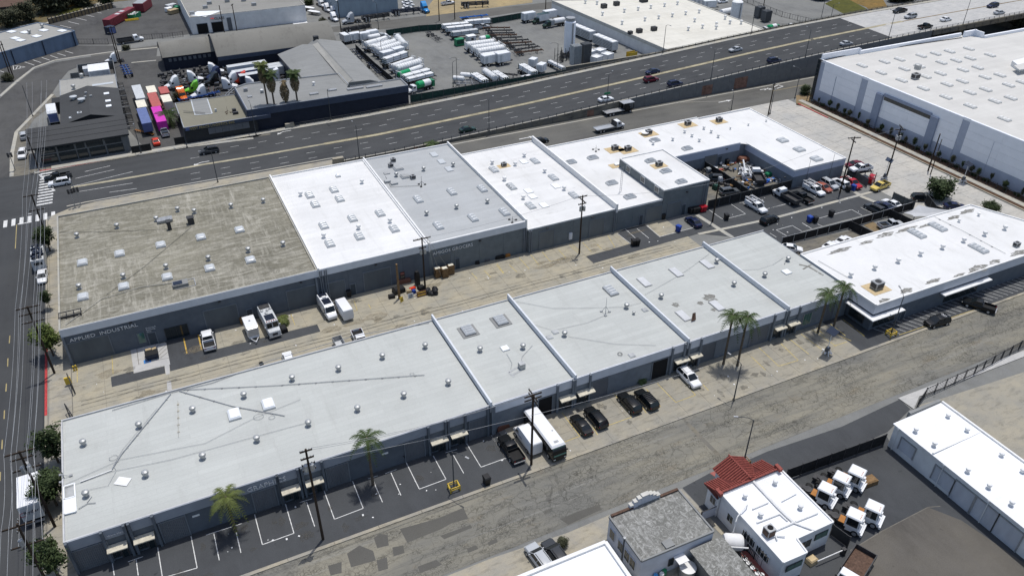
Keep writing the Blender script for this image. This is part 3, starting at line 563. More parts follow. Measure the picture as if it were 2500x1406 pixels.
# ================================================================ BUILDINGS
def wob(name, mb, m, root, smooth=False):            # mesh given in world metres, parented to a thing at its base
    o = obj(name, mb, m, root, smooth)
    if root.parent is None and root.type == 'EMPTY': o.location = -root.location
    return o
def put(name, me, root, loc, rz=0, m=None):
    if isinstance(me, MB): me = me.mesh(name)
    if m and not me.materials: me.materials.append(M[m])
    o = bpy.data.objects.new(name, me); col.objects.link(o); o.parent = root
    base = root.location if root.parent is None else Vector((0,0,0))
    o.location = Vector((loc[0],loc[1],loc[2]))-base; o.rotation_euler = (0,0,rz); return o
def shared(name, mb, m, smooth=False):
    me = mb.mesh(name, smooth); me.materials.append(M[m]); return me
VENT = shared('roof_vent', MB().lathe((0,0,0), [(.42,0),(.42,.06),(.24,.08),(.24,.5),(.42,.55),(.47,.75),(.42,.95),(.2,1.08)], 12), 'galv', True)
VENTW = shared('roof_vent', MB().lathe((0,0,0), [(.42,0),(.42,.06),(.24,.08),(.24,.5),(.42,.55),(.47,.75),(.42,.95),(.2,1.08)], 12), 'trim_white', True)
def dome_mb(w, l, n=3, h=.34):
    mb = MB()
    for i in range(n):
        a, b = -l/2+l*i/n+.03, -l/2+l*(i+1)/n-.03
        for x0, x1, z0, z1, i0, i1 in ((w/2-.05, w/2-.25, 0, h*.7, 0, .15), (w/2-.25, w/4-.1, h*.7, h, .15, .3)):
            mb.frus(-x0,x0,a+i0,b-i0,.30+z0, -x1,x1,a+i1,b-i1,.30+z1)
    return mb
SKY = {}
def skylight(root, p, z, w=1.35, l=2.5, dome='skylight', n=3, rz=0, flat=False, curb='skylight'):
    kx = (w,l,n,dome,flat,curb)
    if kx not in SKY:
        f = MB(); f.box(-w/2,w/2,-l/2,l/2,0,.28 if not flat else .14)
        SKY[kx] = (shared('skylight', f, curb), shared('dome', dome_mb(w,l,n) if not flat else MB().box(-w/2+.08,w/2-.08,-l/2+.08,l/2-.08,.14,.2), dome, True))
    f = put('skylight', SKY[kx][0], root, (p[0],p[1],z), rz); o = bpy.data.objects.new('dome', SKY[kx][1]); col.objects.link(o); o.parent = f; return f
ACB = shared('air_conditioner', MB().box(-.75,.75,-.6,.6,.15,1.15).box(-.65,.65,-.5,.5,0,.15), 'steel'); ACF = shared('fan_grille', MB().lathe((0,0,1.15), [(.45,0),(.45,.06),(.12,.07),(.1,.03)], 14), 'steel_dark'); ACG = shared('side_grille', MB().box(-.6,.6,-.63,-.6,.3,1.0).box(-.78,-.75,-.45,.45,.3,1.0), 'steel_dark')
def ac(root, p, z, pad=True, rz=0, s=1.0, pw=3.2, pl=2.6):
    if pad: wob('timber_pad', MB().cbox((p[0],p[1],z+.03),(pw,pl,.05),rz), 'pad_tan', root)
    a = put('air_conditioner', ACB, root, (p[0],p[1],z+.05), rz); s *= .84; a.scale = (s,s,s)
    for n_, me in (('fan_grille',ACF),('side_grille',ACG)):
        o = bpy.data.objects.new(n_, me); col.objects.link(o); o.parent = a
    return a
def vents(root, pts, z, me=VENT, s=1.):
    for p in pts: put('roof_vent', me, root, (p[0],p[1],z)).scale = (s,s,s)
def shell(root, x0, x1, y0, y1, z, wallm, roofm, drop=.3, pw=.28, rim='trim_white', rims='NSEW'):
    e = .004
    wob('wall', MB().box(x0+e,x1-e,y0+e,y1-e,0,z-drop-.02), wallm, root)
    wob('roof', MB().sheet([(x0+pw,y0+pw),(x1-pw,y0+pw),(x1-pw,y1-pw),(x0+pw,y1-pw)], z-drop), roofm, root)
    zb = z-drop-.02
    for q, b in (('S',(x0+e,x1-e,y0+e,y0+pw,zb,z)),('N',(x0+e,x1-e,y1-pw,y1-e,zb,z)),('W',(x0+e,x0+pw,y0+pw,y1-pw,zb,z+.003)),('E',(x1-pw,x1-e,y0+pw,y1-pw,zb,z+.003))):
        if q in rims: wob('parapet', MB().box(*b), rim, root)
def south_door(root, x0, x1, y, h, m='roll_door', name='roll_door', z0=0., proud=.05, frame=None):
    if x1 < x0: x0, x1 = x1, x0
    d = wob(name, MB().box(x0,x1,y-proud,y,z0,h), m, root)
    mb = MB(); f = .14
    mb.box(x0-f,x0,y-proud-.06,y,z0,h+f).box(x1,x1+f,y-proud-.06,y,z0,h+f).box(x0,x1,y-proud-.06,y,h,h+f)
    obj('door_frame' if 'door' in name else 'window_frame', mb, frame or 'wall_mid', d); return d
def south_window(root, x0, x1, z0, z1, y, n=1, m='glass', frame='frame_dark'):
    if x1 < x0: x0, x1 = x1, x0
    f = wob('window', MB().box(x0-.07,x1+.07,y-.10,y-.02,z0-.07,z1+.07), frame, root); dx = (x1-x0)/n
    for i in range(n): obj('pane', MB().box(x0+dx*i+.04,x0+dx*(i+1)-.04,y-.13,y-.10,z0,z1), m, f)
def west_window(root, x, y0, y1, z0, z1, m='glass', frame='trim_white', bars=True):
    f = wob('window', MB().box(x-.10,x-.02,y0-.1,y1+.1,z0-.1,z1+.1), frame, root)
    ym = (y0+y1)/2
    for a, b in ((y0,ym-.04),(ym+.04,y1)): obj('pane', MB().box(x-.13,x-.10,a,b,z0,z1), m, f)
def b_root(name, label, x, y, cat='building', group=None): return thing(name, label, cat, (x,y,0), 0, group)

# ------------------------------------------------ north row (front wall y = 123.8)
ZN = 7.2; zr = 6.9; YN = 123.8
n1 = b_root('industrial_unit', 'grey industrial unit lettered APPLIED INDUSTRIAL under a weathered brown-grey tar roof', 0, 145)
shell(n1, -21.1, 21.2, YN, 165.8, ZN, 'wall_dark', 'roof_tar', rim='concrete_pale')
vents(n1, [(-17.6,155.35),(-10.45,155.98),(-3.19,155.73),(1.11,158.12),(4.07,155.84),(11.2,155.08),(17.62,154.51),(17.53,135.3),(11.13,135.84),(3.97,136),(-3.36,136.29),(-10.56,136.19),(-17.74,135.87)], zr)
for p in ((-17.03,144.69),(-17.27,132.64),(-10.68,145.19),(-10.76,133.1),(-3.45,145.29),(-3.57,133.09),(3.83,145.04),(3.71,132.86),(11.06,144.8),(10.9,132.58)): skylight(n1, p, zr, 1.75, 2.0, n=1)
p = (2.92,151.81); wob('exhaust_hood', MB().cbox((p[0],p[1],zr+.7),(1.2,1.1,1.4)).cbox((p[0],p[1],zr+1.42),(1.4,1.3,.06)), 'steel_dark', n1)
p = (-1.18,151.03); wob('exhaust_stack', MB().cbox((p[0],p[1],zr+.9),(.7,.7,1.8)), 'steel_dark', n1)
p = (-1.72,154.92); wob('roof_duct', MB().cbox((p[0],p[1],zr+.35),(2.9,1.7,.5)).cbox((p[0]+.6,p[1]-.9,zr+.7),(.8,.8,.5)), 'steel', n1)
p = (-1.71,129.59); wob('air_handler', MB().cbox((p[0],p[1],zr+.3),(2.6,1.7,.6)), 'roof_ash', n1); wob('solar_panel', MB().cbox((p[0]-.4,p[1]-.1,zr+.66),(1.5,1.1,.08)), 'solar', n1); wob('roof_curb', MB().line([(p[0]-1,p[1]-1.2),(p[0]+2.4,p[1]-1.2),(p[0]+2.4,p[1]+1.2),(p[0]-.6,p[1]+1.2)],.15,zr+.1), 'steel', n1)
p = (-19.34,127.78); mb = MB()
for i in range(4): mb.box(p[0]-1.7+1.1*i,p[0]-1.6+1.1*i,p[1]-.7,p[1]+.7,zr,zr+.5)
for s_ in (-.7,.7): mb.box(p[0]-1.7,p[0]+1.8,p[1]+s_-.06,p[1]+s_+.06,zr+.5,zr+.62)
mb.box(p[0]-1.5,p[0]+1.6,p[1]-.5,p[1]-.2,zr+.05,zr+.3); wob('equipment_rack', mb, 'steel_dark', n1)
def pipe(root, pts, z, r=.05, m='steel', name='roof_conduit', blocks=2.5):
    mb = MB().path([(q[0],q[1],z+.14) for q in pts], r, 5)
    if blocks:
        for a, b in zip(pts, pts[1:]):
            L = math.hypot(b[0]-a[0], b[1]-a[1])
            for i in range(int(L/blocks)): f = (i+.5)*blocks/L; mb.cbox((a[0]+(b[0]-a[0])*f, a[1]+(b[1]-a[1])*f, z+.05), (.28,.28,.1))
    wob(name, mb, m, root)
pipe(n1, [(-20.1,125.2),(-14.4,130.73),(-8.07,131.69),(-2.28,130.63)], zr, .06, 'concrete_pale')
pipe(n1, [(-20.6,158.68),(-10.74,154.34),(-1.23,151.05),(2.79,150.36)], zr, .03, 'steel_dark', 'roof_cable', 0)
pipe(n1, [(2.75,150.08),(-7.07,138.35),(-13.59,131.72)], zr, .03, 'steel_dark', 'roof_cable', 0)
def band(root, x0, x1, y, z0, z1, m, proud=.10): return wob('fascia', MB().box(x0,x1,y-proud,y,z0,z1-.02), m, root)
def panels(root, x0, x1, y, z0, z1, n, m):          # tilt-up wall panels between recessed joints
    dx = (x1-x0)/n; me = MB().box(.02,dx-.02,-.05,0,z0,z1).mesh('wall_panel'); me.materials.append(M[m])
    for i in range(n): put('wall_panel', me, root, (x0+dx*i, y, 0))
band(n1, -21.1, 21.2, YN-.05, 5.75, ZN, 'wall_nband'); panels(n1, -21.1, 21.2, YN, 0, 5.72, 7, 'wall_dark')
text('lettering', 'APPLIED  INDUSTRIAL', .95, Vector(((-20.15,5.35)[0], 123.60, 4.55))-n1.location, (R(90),0,0), 'lettering_white', n1, .03, 1.12)
for a, b in (((-20.71,2.98)[0],(-14.56,2.64)[0]),((0.73,2.39)[0],(6.23,2.46)[0]),((15.12,2.79)[0],(20.54,3.01)[0])): south_door(n1, a, b, YN-.05, 4.2)
south_window(n1, (-10.33,2.4)[0], (-9.25,2.34)[0], 1.0, 3.0, YN-.05, 1, 'glass_green', 'wall_mid')
south_door(n1, (-8.77,1.6)[0], (-7.58,1.5)[0], YN-.05, 2.5, 'door_dark', 'door')
south_door(n1, (7.76,1.69)[0], (8.61,1.73)[0], YN-.05, 2.4, 'door_dark', 'door')
south_window(n1, (-6.05,1.89)[0], (-2.36,1.58)[0], .3, 2.6, YN-.05, 4)
text('lettering', 'Shipping &\nReceiving\nOnly', .38, Vector(((-8.78,3.78)[0],123.68,3.55))-n1.location, (R(90),0,0), 'lettering_white', n1, .02)
def lights(root, xs, y, z):
    me = MB().box(-.22,.22,-.28,0,-.12,.12).mesh('wall_light'); me.materials.append(M['steel_dark'])
    for x in xs: put('wall_light', me, root, (x,y,z))
lights(n1, [(-10.7,5.34)[0], (3.65,5.23)[0], (17.9,4.98)[0]], YN-.05, 5.5)
def pilasters(root, xs, y, z, w=.32, d=.35, m='wall_mid'):
    me = MB().box(-w/2,w/2,-d,0,0,z).mesh('pilaster'); me.materials.append(M[m])
    for x in xs: put('pilaster', me, root, (x,y,0))
pilasters(n1, [-20.95, 20.6], YN-.05, 5.7)

n2 = b_root('industrial_unit', 'grey unit with a bright white roof dotted with pillow skylights, beside the brown roof', 32, 145)
shell(n2, 21.2, 42.5, YN, 165.8, ZN, 'wall_dark', 'roof_white', rims='NSE'); wob('fire_wall', MB().box(21.21,21.5,YN-.2,166,5.5,7.5), 'trim_white', n2)
vents(n2, [(25.35,154.29),(25.31,135.05),(32.32,135.4),(38.77,135.28),(38.8,154.45)], zr, VENTW)
for p in ((27.05,153.49),(27.1,148.93),(32.35,149.15),(32.37,139.83),(38.08,139.55),(26.39,139.39),(31.56,132.4),(38.63,132.31),(25.68,132.14),(32.38,153.78)): skylight(n2, p, zr, 1.6, 2.5)
skylight(n2, (34.99,159.95), zr, 1.0, 1.0, 'skylight_white', 1)
band(n2, 21.2, 42.5, YN-.05, 5.75, ZN, 'wall_nband'); panels(n2, 21.2, 42.5, YN, 0, 5.72, 4, 'wall_dark')
for a, b, h in (((22.21,3.14)[0],(25.69,3.06)[0],3.8),((29.41,2.93)[0],(34.58,2.72)[0],4.2)): south_door(n2, a, b, YN-.05, h)
south_door(n2, (26.69,1.54)[0], (27.62,1.58)[0], YN-.05, 2.4, 'door_dark', 'door'); south_window(n2, (36.48,2.51)[0], (37.31,2.59)[0], .2, 2.4, YN-.05)
lights(n2, [(31.92,4.99)[0]], YN-.05, 5.5); mb = MB()
for x in (21.4,21.75,22.3,22.65): mb.tube((x,YN-.3,.1),(x,YN-.3,7.0),.09)
wob('downpipe', mb, 'wall_mid', n2)

n3 = b_root('industrial_unit', 'grey-roofed unit lettered AMIGOS GROCERS over its loading door', 53, 145)
shell(n3, 42.5, 63.6, YN, 165.8, ZN, 'wall_n', 'roof_grey', rims='NS'); wob('fire_wall', MB().box(42.5,42.8,YN-.2,166,5.5,7.5).box(63.3,63.6,YN-.2,166,5.0,7.6), 'trim_white', n3)
vents(n3, [(53.15,154.67),(60.01,153.97),(46.64,154.5),(46.48,135.09),(53.02,135.05),(59.76,134.54)], zr)
for p in ((47.19,141.99),(54.87,142.19),(54.43,129.78),(46.92,129.74),(61.22,129.26),(61.35,140.71)): skylight(n3, p, zr, 1.45, 2.9)
for p in ((58.3,161.62),(58.49,157.33),(58.57,152.91)): skylight(n3, p, zr, 1.5, 2.4, flat=True)
for p in ((48.3,157.95),(48.41,153.44)): skylight(n3, p, zr, 2.1, 1.9, 'skylight_old', 1)
for p in ((48.51,162.08),(47.11,159.69),(49.62,151.9)): ac(n3, p, zr, False, s=.85)
wob('roof_hatch', MB().cbox((*(43.96,152.62),zr+.25),(1.3,1.0,.5)).cbox((*(45.03,151.17),zr+.2),(1.5,1.0,.4)).cbox((*(45.2,156.85),zr+.1),(1.3,1.0,.2)), 'skylight_old', n3)
def mast(root, p, z, h, m='steel'):
    mb = MB().tube((p[0],p[1],z),(p[0],p[1],z+h),.05,.03,5)
    for a in (0,2.1,4.2): mb.tube((p[0]+.8*math.cos(a),p[1]+.8*math.sin(a),z),(p[0],p[1],z+h*.45),.035,.035,4); mb.cbox((p[0]+.8*math.cos(a),p[1]+.8*math.sin(a),z+.1),(.4,.3,.2))
    wob('antenna_mast', mb, m, root)
mast(n3, (50.19,148.02), zr, 2.2, 'steel_dark'); mast(n3, (61.2,125.48), zr, 1.0, 'steel_dark')
pipe(n3, [(44.44,155.52),(43.83,149.92),(50.21,147.65)], zr, .03, 'steel_dark', 'roof_cable', 0)
band(n3, 42.5, 63.6, YN-.05, 5.75, ZN, 'wall_nband'); panels(n3, 42.5, 63.6, YN, 0, 5.72, 4, 'wall_n')
text('lettering', 'AMIGOS GROCERS', .98, Vector(((43.25,4.68)[0],123.60,4.55))-n3.location, (R(90),0,0), 'lettering_white', n3, .03, 1.02)
south_door(n3, (43.53,3.72)[0], (46.95,3.44)[0], YN-.05, 4.1, 'roll_door_n'); south_door(n3, (47.88,1.29)[0], (48.76,1.38)[0], YN-.05, 2.4, 'door_dark', 'door')
lights(n3, [(53.22,4.86)[0]], YN-.05, 5.3); pilasters(n3, [62.9, 63.3], YN-.05, 5.7, .2, .3)

YM = 123.2; Z4 = 5.5; z4 = 5.2
n4 = b_root('industrial_unit', 'unit whose white roof is streaked with black dirt, its grey front with two roll doors', 74, 140)
shell(n4, 63.6, 84.6, YM, 162.2, Z4, 'wall_n', 'roof_white_dirty', rims='NS', drop=.25); wob('fire_wall', MB().box(84.3,84.7,YM-.2,162.4,4.6,6.6), 'trim_white', n4)
wob('wall_paint', MB().box(84.29,84.71,YM-.22,162.3,0,4.6), 'wall_n', n4)
vents(n4, [(78.64,155.04),(79.01,145.37),(68.89,145.47),(78.8,135.79),(68.78,135.79),(69.01,145.72),(78.58,154.9),(70.01,154.56),(74.49,151.49)], z4, VENTW)
for p in ((79.7,151.52),(79.46,141.97),(68.93,142.02),(68.73,132.24),(79.45,132.54),(68.98,151.41),(68.93,141.87)): skylight(n4, p, z4, 1.55, 2.8)
for p in ((77.17,152.45),(71.47,138.64),(71.06,135.98),(71.48,131.36),(78.05,138.19)): skylight(n4, p, z4, 1.6, 2.2, 'skylight_white', flat=True)
ac(n4, (72,152.41), z4, True, 0, .9, 3, 2)
panels(n4, 63.7, 84.4, YM, 0, 5.2, 4, 'wall_n')
for a, b in (((66.24,2.64)[0],(69.58,2.46)[0]),((78.04,2.67)[0],(81.56,2.48)[0])): south_door(n4, a, b, YM-.05, 4.2, 'roll_door_n')
lights(n4, [(67.94,5.04)[0],(78.47,5.07)[0]], YM-.05, 4.9); wob('meter_box', MB().box(*sorted(((73.09,1.91)[0],(73.82,1.73)[0])),YM-.35,YM-.05,.9,2.4), 'wall_nband', n4)
pilasters(n4, [63.9,64.3,84.0], YM-.05, 5.1, .18, .3)

n5 = b_root('industrial_unit', 'long white-roofed unit with air conditioners on tan pads along the frontage road', 108, 150)
e = .004
wob('wall', MB().box(84.7,96.2,YM,141,0,4.9).box(84.7,131-e,141+e,157.6,0,4.9), 'wall_n', n5)
wob('roof', MB().sheet([(84.7,YM+.2),(96.2,YM+.2),(96.2,140.2),(131,140.2),(131,157.6),(84.7,157.6)],5.0), 'roof_cool', n5)
wob('parapet', MB().box(84.7,96.2,YM-.05,YM+.2,4.8,5.2).box(96.2,131,140.0,140.2,4.5,5.15).box(84.7,131,157.6,157.85,4.5,5.3), 'trim_white', n5)
wob('upper_wall_paint', MB().box(108.4,131,139.9,140.05,3.1,5.0), 'wall_blue', n5); wob('lower_wall_paint', MB().box(108.4,131,139.92,140.06,0,3.1), 'wall_mid', n5)
for p in ((100.55,149.72),(103.21,148.04),(125.98,154.94),(113.45,154.3)): ac(n5, p, 5.0, True, 0, 1.15, 4.4, 3.2)
wob('timber_pad', MB().cbox((*(96.27,141.94),5.04),(3.6,2.2,.05)), 'pad_tan', n5); wob('vent_box', MB().cbox((*(96.54,142.06),5.2),(1.4,.9,.35)), 'skylight_white', n5)
p = (112.35,154.33); wob('satellite_dish', MB().lathe((p[0],p[1],5.3), [(.15,0),(.8,.15),(1.0,.4)], 12), 'skylight_white', n5)
for p in ((87.27,147.79),(93.19,147.71),(112.43,150.06),(116.78,142.59),(90.24,134.41),(90.31,127.1)): skylight(n5, p, 5.0, 2.6, 1.5, rz=R(90) if 0 else 0)
vents(n5, [(110.73,148.28),(116.59,148.31),(122.16,151.01),(122.37,148.23),(122.25,145.02),(128.28,148.16),(128.07,145.01),(128.02,150.81)], 5.0, VENTW, .85)
mast(n5, (96.18,151.32), 5.0, 1.4, 'steel_dark')
p = (89.93,130.28); mb = MB()
for s_ in (-.2,.2): mb.tube((p[0]+s_,p[1],5),(p[0]+s_,p[1],11),.04,.04,5)
for i in range(12): mb.tube((p[0]-.2,p[1],5.4+.48*i),(p[0]+.2,p[1],5.4+.48*i),.025,.025,4)
wob('lattice_mast', mb, 'steel', n5)
panels(n5, 84.9, 96.2, YM, 0, 4.7, 3, 'wall_n')
south_door(n5, (90.52,1.35)[0], (91.32,1.5)[0], YM-.05, 2.4, 'door_dark', 'door'); south_door(n5, (92.14,1.98)[0], (96.23,2.04)[0], YM-.05, 3.8, 'roll_door_n')
south_door(n5, (120.53,2.78)[0], (124.08,2.24)[0], 139.9, 3.3, 'wall_slate', 'roll_door'); south_door(n5, (124.57,1.99)[0], (125.66,1.93)[0], 139.9, 2.5, 'door_dark', 'door')
lights(n5, [(126.8,3.94)[0]], 139.9, 4.3)

nb = b_root('tower_block', 'two-storey grey block with white roof rising from the low white-roofed row', 102, 132)
shell(nb, 96.25, 108.35, 123.1, 141.0, 7.3, 'wall_n', 'roof_cool', .25, .22)
ac(nb, (102.43,134.11), 7.05, True, 0, 1.1, 3.6, 2.4)
for p in ((101.99,136.89),(102.07,130.9),(102.09,125.07)): skylight(nb, p, 7.05, 2.5, 1.4)
for q in ((137.09,6.16),(131.15,6.22),(125.71,6.28)): west_window(nb, 96.25, q[0]-.7, q[0]+.7, q[1]-.6, q[1]+.6)
south_door(nb, (97.72,1.75)[0], (101.12,1.65)[0], 123.1, 3.6, 'roll_door_n'); south_door(nb, (101.64,1.87)[0], (102.54,2.01)[0], 123.1, 2.5, 'door_dark', 'door'); lights(nb, [(102.38,4.87)[0]], 123.1, 5.6)
wob('downpipe', MB().tube((107.6,122.95,0),(107.6,122.95,7.2),.07).tube((107.0,122.95,0),(107.0,122.95,7.2),.07), 'wall_mid', nb)

n6 = b_root('industrial_unit', 'white-roofed end wing with two-tone blue-grey walls facing the car park', 140, 140)
wob('wall', MB().box(132.9,148.8,122.7,157.7,0,2.9), 'wall_mid', n6); wob('upper_wall', MB().box(132.86,148.84,122.66,157.74,2.9,4.55), 'wall_blue', n6)
wob('roof', MB().sheet([(131,157.7),(131,141),(132.9,139),(132.9,122.7),(148.8,122.7),(148.8,157.7)],4.62), 'roof_cool', n6)
wob('wing_wall', MB().box(131.02,132.9,140.02,157.6,0,4.6), 'wall_mid', n6)
wob('parapet', MB().box(132.8,148.9,122.6,122.85,4.4,4.8).box(148.6,148.9,122.85,157.8,4.4,4.8).box(132.8,133.05,122.85,140,4.4,4.75).box(131,148.6,157.6,157.85,4.4,5.0), 'trim_white', n6)
ac(n6, (135.4,154.03), 4.62, True, 0, 1.15, 4, 3)
for p in ((142.07,137.2),(141.97,131.15),(141.91,125.26)): skylight(n6, p, 4.62, 2.3, 2.3, n=2)
vents(n6, [(140.76,148.68),(146.74,148.75),(134.89,148.71)], 4.62, VENTW, .6)
lights(n6, [(130.02,5.31)[0]], 122.66, 3.6)
mb = MB()
for x in ((136.91,3.27)[0],(144.37,3.27)[0]): mb.tube((x,122.4,.2),(x,122.4,6.8),.035,.035,5)
wob('conduit_pole', mb, 'steel_dark', n6)

# ------------------------------------------------ front row (front wall y = 79.2)
ZF = 5.7; zf = 5.45; YF = 79.2; FX = [-21.4, 35.2, 49.4, 70.5, 91.5, 106.2]
FL = ['long light-roofed corner unit lettered GRAPHICS on its dark front, nearest the left street', 'narrow light-roofed unit with two square curbed skylights, white van parked in front',
      'light-roofed unit with an antenna mast and one open dark loading door', 'light-roofed unit with five flat white skylights and a rusty dish on its roof', 'light-roofed end unit of the front row with a stained patch, two palms before it']
fr = []
for i, lb in enumerate(FL):
    r_ = b_root('industrial_unit', lb, (FX[i]+FX[i+1])/2, 91); fr.append(r_)
    shell(r_, FX[i], FX[i+1], YF, 102.7, ZF, 'wall_mid' if i else 'wall_dark', 'roof_light', .25, .2, 'rim_grey', 'NSW' if i == 0 else 'NS')
    if i: wob('fire_wall', MB().box(FX[i]-.02,FX[i]+.27,YF-.2,103.2,4.4,6.4), 'wall_nband', r_)
def canopy(root, x0, x1):
    if x1 < x0: x0, x1 = x1, x0
    x0 -= .22; x1 += .22; c = wob('canopy', MB().hexa([(x0,YF-1.25,2.62),(x1,YF-1.25,2.62),(x1,YF-.1,2.72),(x0,YF-.1,2.72)],[(x0,YF-1.25,2.78),(x1,YF-1.25,2.78),(x1,YF-.1,2.92),(x0,YF-.1,2.92)]), 'canopy', root)
    xm = (x0+x1)/2
    south_window(root, x0+.35, xm-.05, .5, 2.3, YF-.05, 2); south_door(root, xm+.25, x1-.35, YF-.05, 2.3, 'glass', 'door', frame='frame_dark')
def fx(*a): return [q[0] for q in a]
def facade(root, x0, x1, pil, can, doors, shade, n, bm_='wall_band'):
    cuts = sorted([x0+.05]+pil+[x1-.05]); me = None
    for a, b in zip(cuts, cuts[1:]):
        if b-a > .9: wob('fascia', MB().box(a+.17,b-.17,YF-.14,YF,4.05,ZF-.03), bm_, root)
    pilasters(root, [x for x in pil], YF, ZF-.05, .3, .42, shade)
    for a, b in can: canopy(root, a, b)
    for a, b, m_ in doors: south_door(root, a, b, YF-.02, 3.75, m_, 'roll_door' if m_ != 'opening' else 'loading_door')
f1, f2, f3, f4, f5 = fr
P1 = fx((-21.17,5.65),(-17.28,5.45),(-14.72,5.51),(-14.19,5.62),(-11.4,5.45),(4.15,5.6),(4.1,5.63),(6.83,5.74),(7.34,5.69),(10.09,5.75),(25.41,5.61),(28.04,5.82),(28.46,5.81),(31.11,5.75),(34.7,5.75))
facade(f1, FX[0], FX[1], [x for x in P1 if x < 34.9][:6]+[x for x in P1[6:]], [fx((-17.09,2.88),(-15.17,2.63)),fx((-14.01,2.79),(-11.99,2.76)),fx((4.42,2.7),(6.44,2.67)),fx((7.67,2.76),(9.63,2.65)),fx((25.74,2.78),(27.86,2.84)),fx((28.82,2.84),(30.92,2.93))],
       [(*fx((-21.21,2.82),(-17.15,2.65)),'siding_grey'),(*fx((-10.95,3),(-7.89,2.99)),'siding_grey'),(*fx((0.58,2.96),(3.53,2.86)),'siding_grey'),(*fx((10.53,3.03),(13.51,3.01)),'siding_grey'),(*fx((21.83,3.37),(24.71,3.22)),'siding_grey'),(*fx((31.8,3.25),(34.51,3.24)),'siding_grey')], 'wall_dark', 0, 'wall_bluegrey')
text('lettering', 'GRAPHICS', 1.05, Vector(((0.07,5.26)[0],78.98,4.35))-f1.location, (R(90),0,0), 'lettering_white', f1, .03, 1.05)
text('lettering', 'Ware House', .42, Vector(((-16.79,5.42)[0],78.98,4.5))-f1.location, (R(90),0,0), 'lettering_white', f1, .03)
for s_, X_ in ((.9, (-7.04,3.06)[0]),(.9, (18.45,3.32)[0])): wob('number_plate', MB().box(X_,X_+.9,YF-.06,YF,2.9,3.2), 'trim_white', f1)
vents(f1, [(-18.61,96.15),(-11.43,96.53),(-4.16,96.63),(3.09,96.64),(-18.59,86.07),(-11.42,86.42),(-4.17,86.5),(3.06,86.66),(10.24,86.66),(17.42,86.63),(24.48,86.56),(24.45,96.6),(31.49,96.22),(17.4,96.67),(31.5,86.36),(10.4,97.42)], zf)
for p in ((1.09,93.37),(5.95,93.44)): skylight(f1, p, zf, 1.75, 2.3, 'skylight_white', 1)
pipe(f1, [(-6.61,102.05),(-14.06,91.99),(-15.39,89.59)], zf, .06); pipe(f1, [(-5.44,102.17),(1.18,95.31),(7.6,90.03)], zf, .06)
pipe(f1, [(-5.41,102.36),(7.55,97.31),(28.96,89.9)], zf, .05, 'steel'); pipe(f1, [(-15.4,89.46),(-19.23,88.99)], zf, .09, 'trim_white', 'roof_duct', 0)
pipe(f1, [(-14.72,101.9),(-6.59,102.31),(-0.73,101.93),(8.31,103.49),(22.19,104.02),(34.42,102.19)], zf, .05, 'steel', 'roof_conduit', 0)
pipe(f1, [(-21.18,88.68),(-15.75,89.23),(-8.13,88.05),(7.22,87.43),(10.19,87.24)], zf, .025, 'steel', 'roof_cable', 0)
pipe(f1, [(-21.01,89.37),(-14.29,90.98),(-3.52,89.26),(3.4,91.4),(10.46,92.54)], zf, .022, 'steel', 'roof_cable', 0)
pipe(f1, [(-18.31,87.05),(-16.04,86.74),(-14.91,89.1),(-15.18,90.31),(-13.82,93.01),(-8.76,99.71)], zf, .02, 'steel', 'roof_cable', 0)
pipe(f1, [(-5.88,99.97),(-6.7,92.09)], zf, .03, 'concrete_pale', 'roof_conduit', 1.5)
wob('roof_board', MB().prism([(-15.38,86.74),(-13.88,85.66),(-13.16,86.8),(-14.62,87.84)], zf+.06, zf+.12), 'trim_white', f1)
p = [(-21.18,88.93),(-19.92,88.97),(-19.84,83.82),(-21.16,83.93)]; q = [(-21.21,86.55),(-19.91,86.5)]
mb = MB().line(p+[p[0]], .16, zf+.3).line(q, .16, zf+.3); mb.prism([q[0],q[1],p[2],p[3]], zf+.03, zf+.24); wob('roof_hatch', mb, 'skylight_white', f1); wob('hatch_glass', MB().sheet([p[0],p[1],q[1],q[0]], zf+.05), 'skylight_old', f1)
mast(f1, (-21.15,90.74), zf, 1.2); pipe(f1, [(-19.6,84.19),(-18.55,84.67),(-17.61,84.34)], zf, .05, 'steel', 'roof_conduit', 0); pipe(f1, [(-18.55,84.91),(-18,85.77)], zf, .05, 'steel', 'roof_conduit', 0)
for p, s_ in (((4.18,91.49),1.3),((5.88,90.53),.8),((-15.1,91.78),1.0),((27.33,90.95),.6)):
    pts = [(p[0]+s_*.55*math.cos(a*.5), p[1]+s_*.5*math.sin(a*.5)) for a in range(14)]; pipe(f1, pts, zf, .025, 'steel', 'cable_coil', 0)
pilasters(f2, [FX[1]+.5], YF, ZF-.05, .3, .42)
facade(f2, FX[1], FX[2], fx((35.43,5.58),(46.36,5.56),(49.08,5.86)), [fx((46.84,3.26),(49.02,2.88))], [(*fx((43.23,2.88),(45.55,3.22)),'opening')], 'wall_mid', 0)
for p in ((39.45,97.29),(45.52,97.58)):
    wob('roof_curb', MB().cbox((p[0],p[1],zf+.06),(2.9,3.1,.1)), 'roof_ash', f2); skylight(f2, p, zf+.08, 1.9, 2.5, n=4, curb='steel')
skylight(f2, (42.99,90.58), zf, 1.3, 1.3, 'skylight_white', 1, flat=True); vents(f2, [(39.1,91.64),(45.62,89.33)], zf)
p = (43.29,85.13); wob('vent_box', MB().cbox((p[0],p[1],zf+.5),(.9,.9,1.0)), 'galv', f2); wob('roof_walkway', MB().line([(p[0]-.3,p[1]+.5),(p[0]-2.3,p[1]-.1),(p[0]-2.0,p[1]-1.4)], .35, zf+.03).line([(p[0]-.4,p[1]-.5),(p[0]-1.9,p[1]-.9)], .35, zf+.032), 'skylight_old', f2)
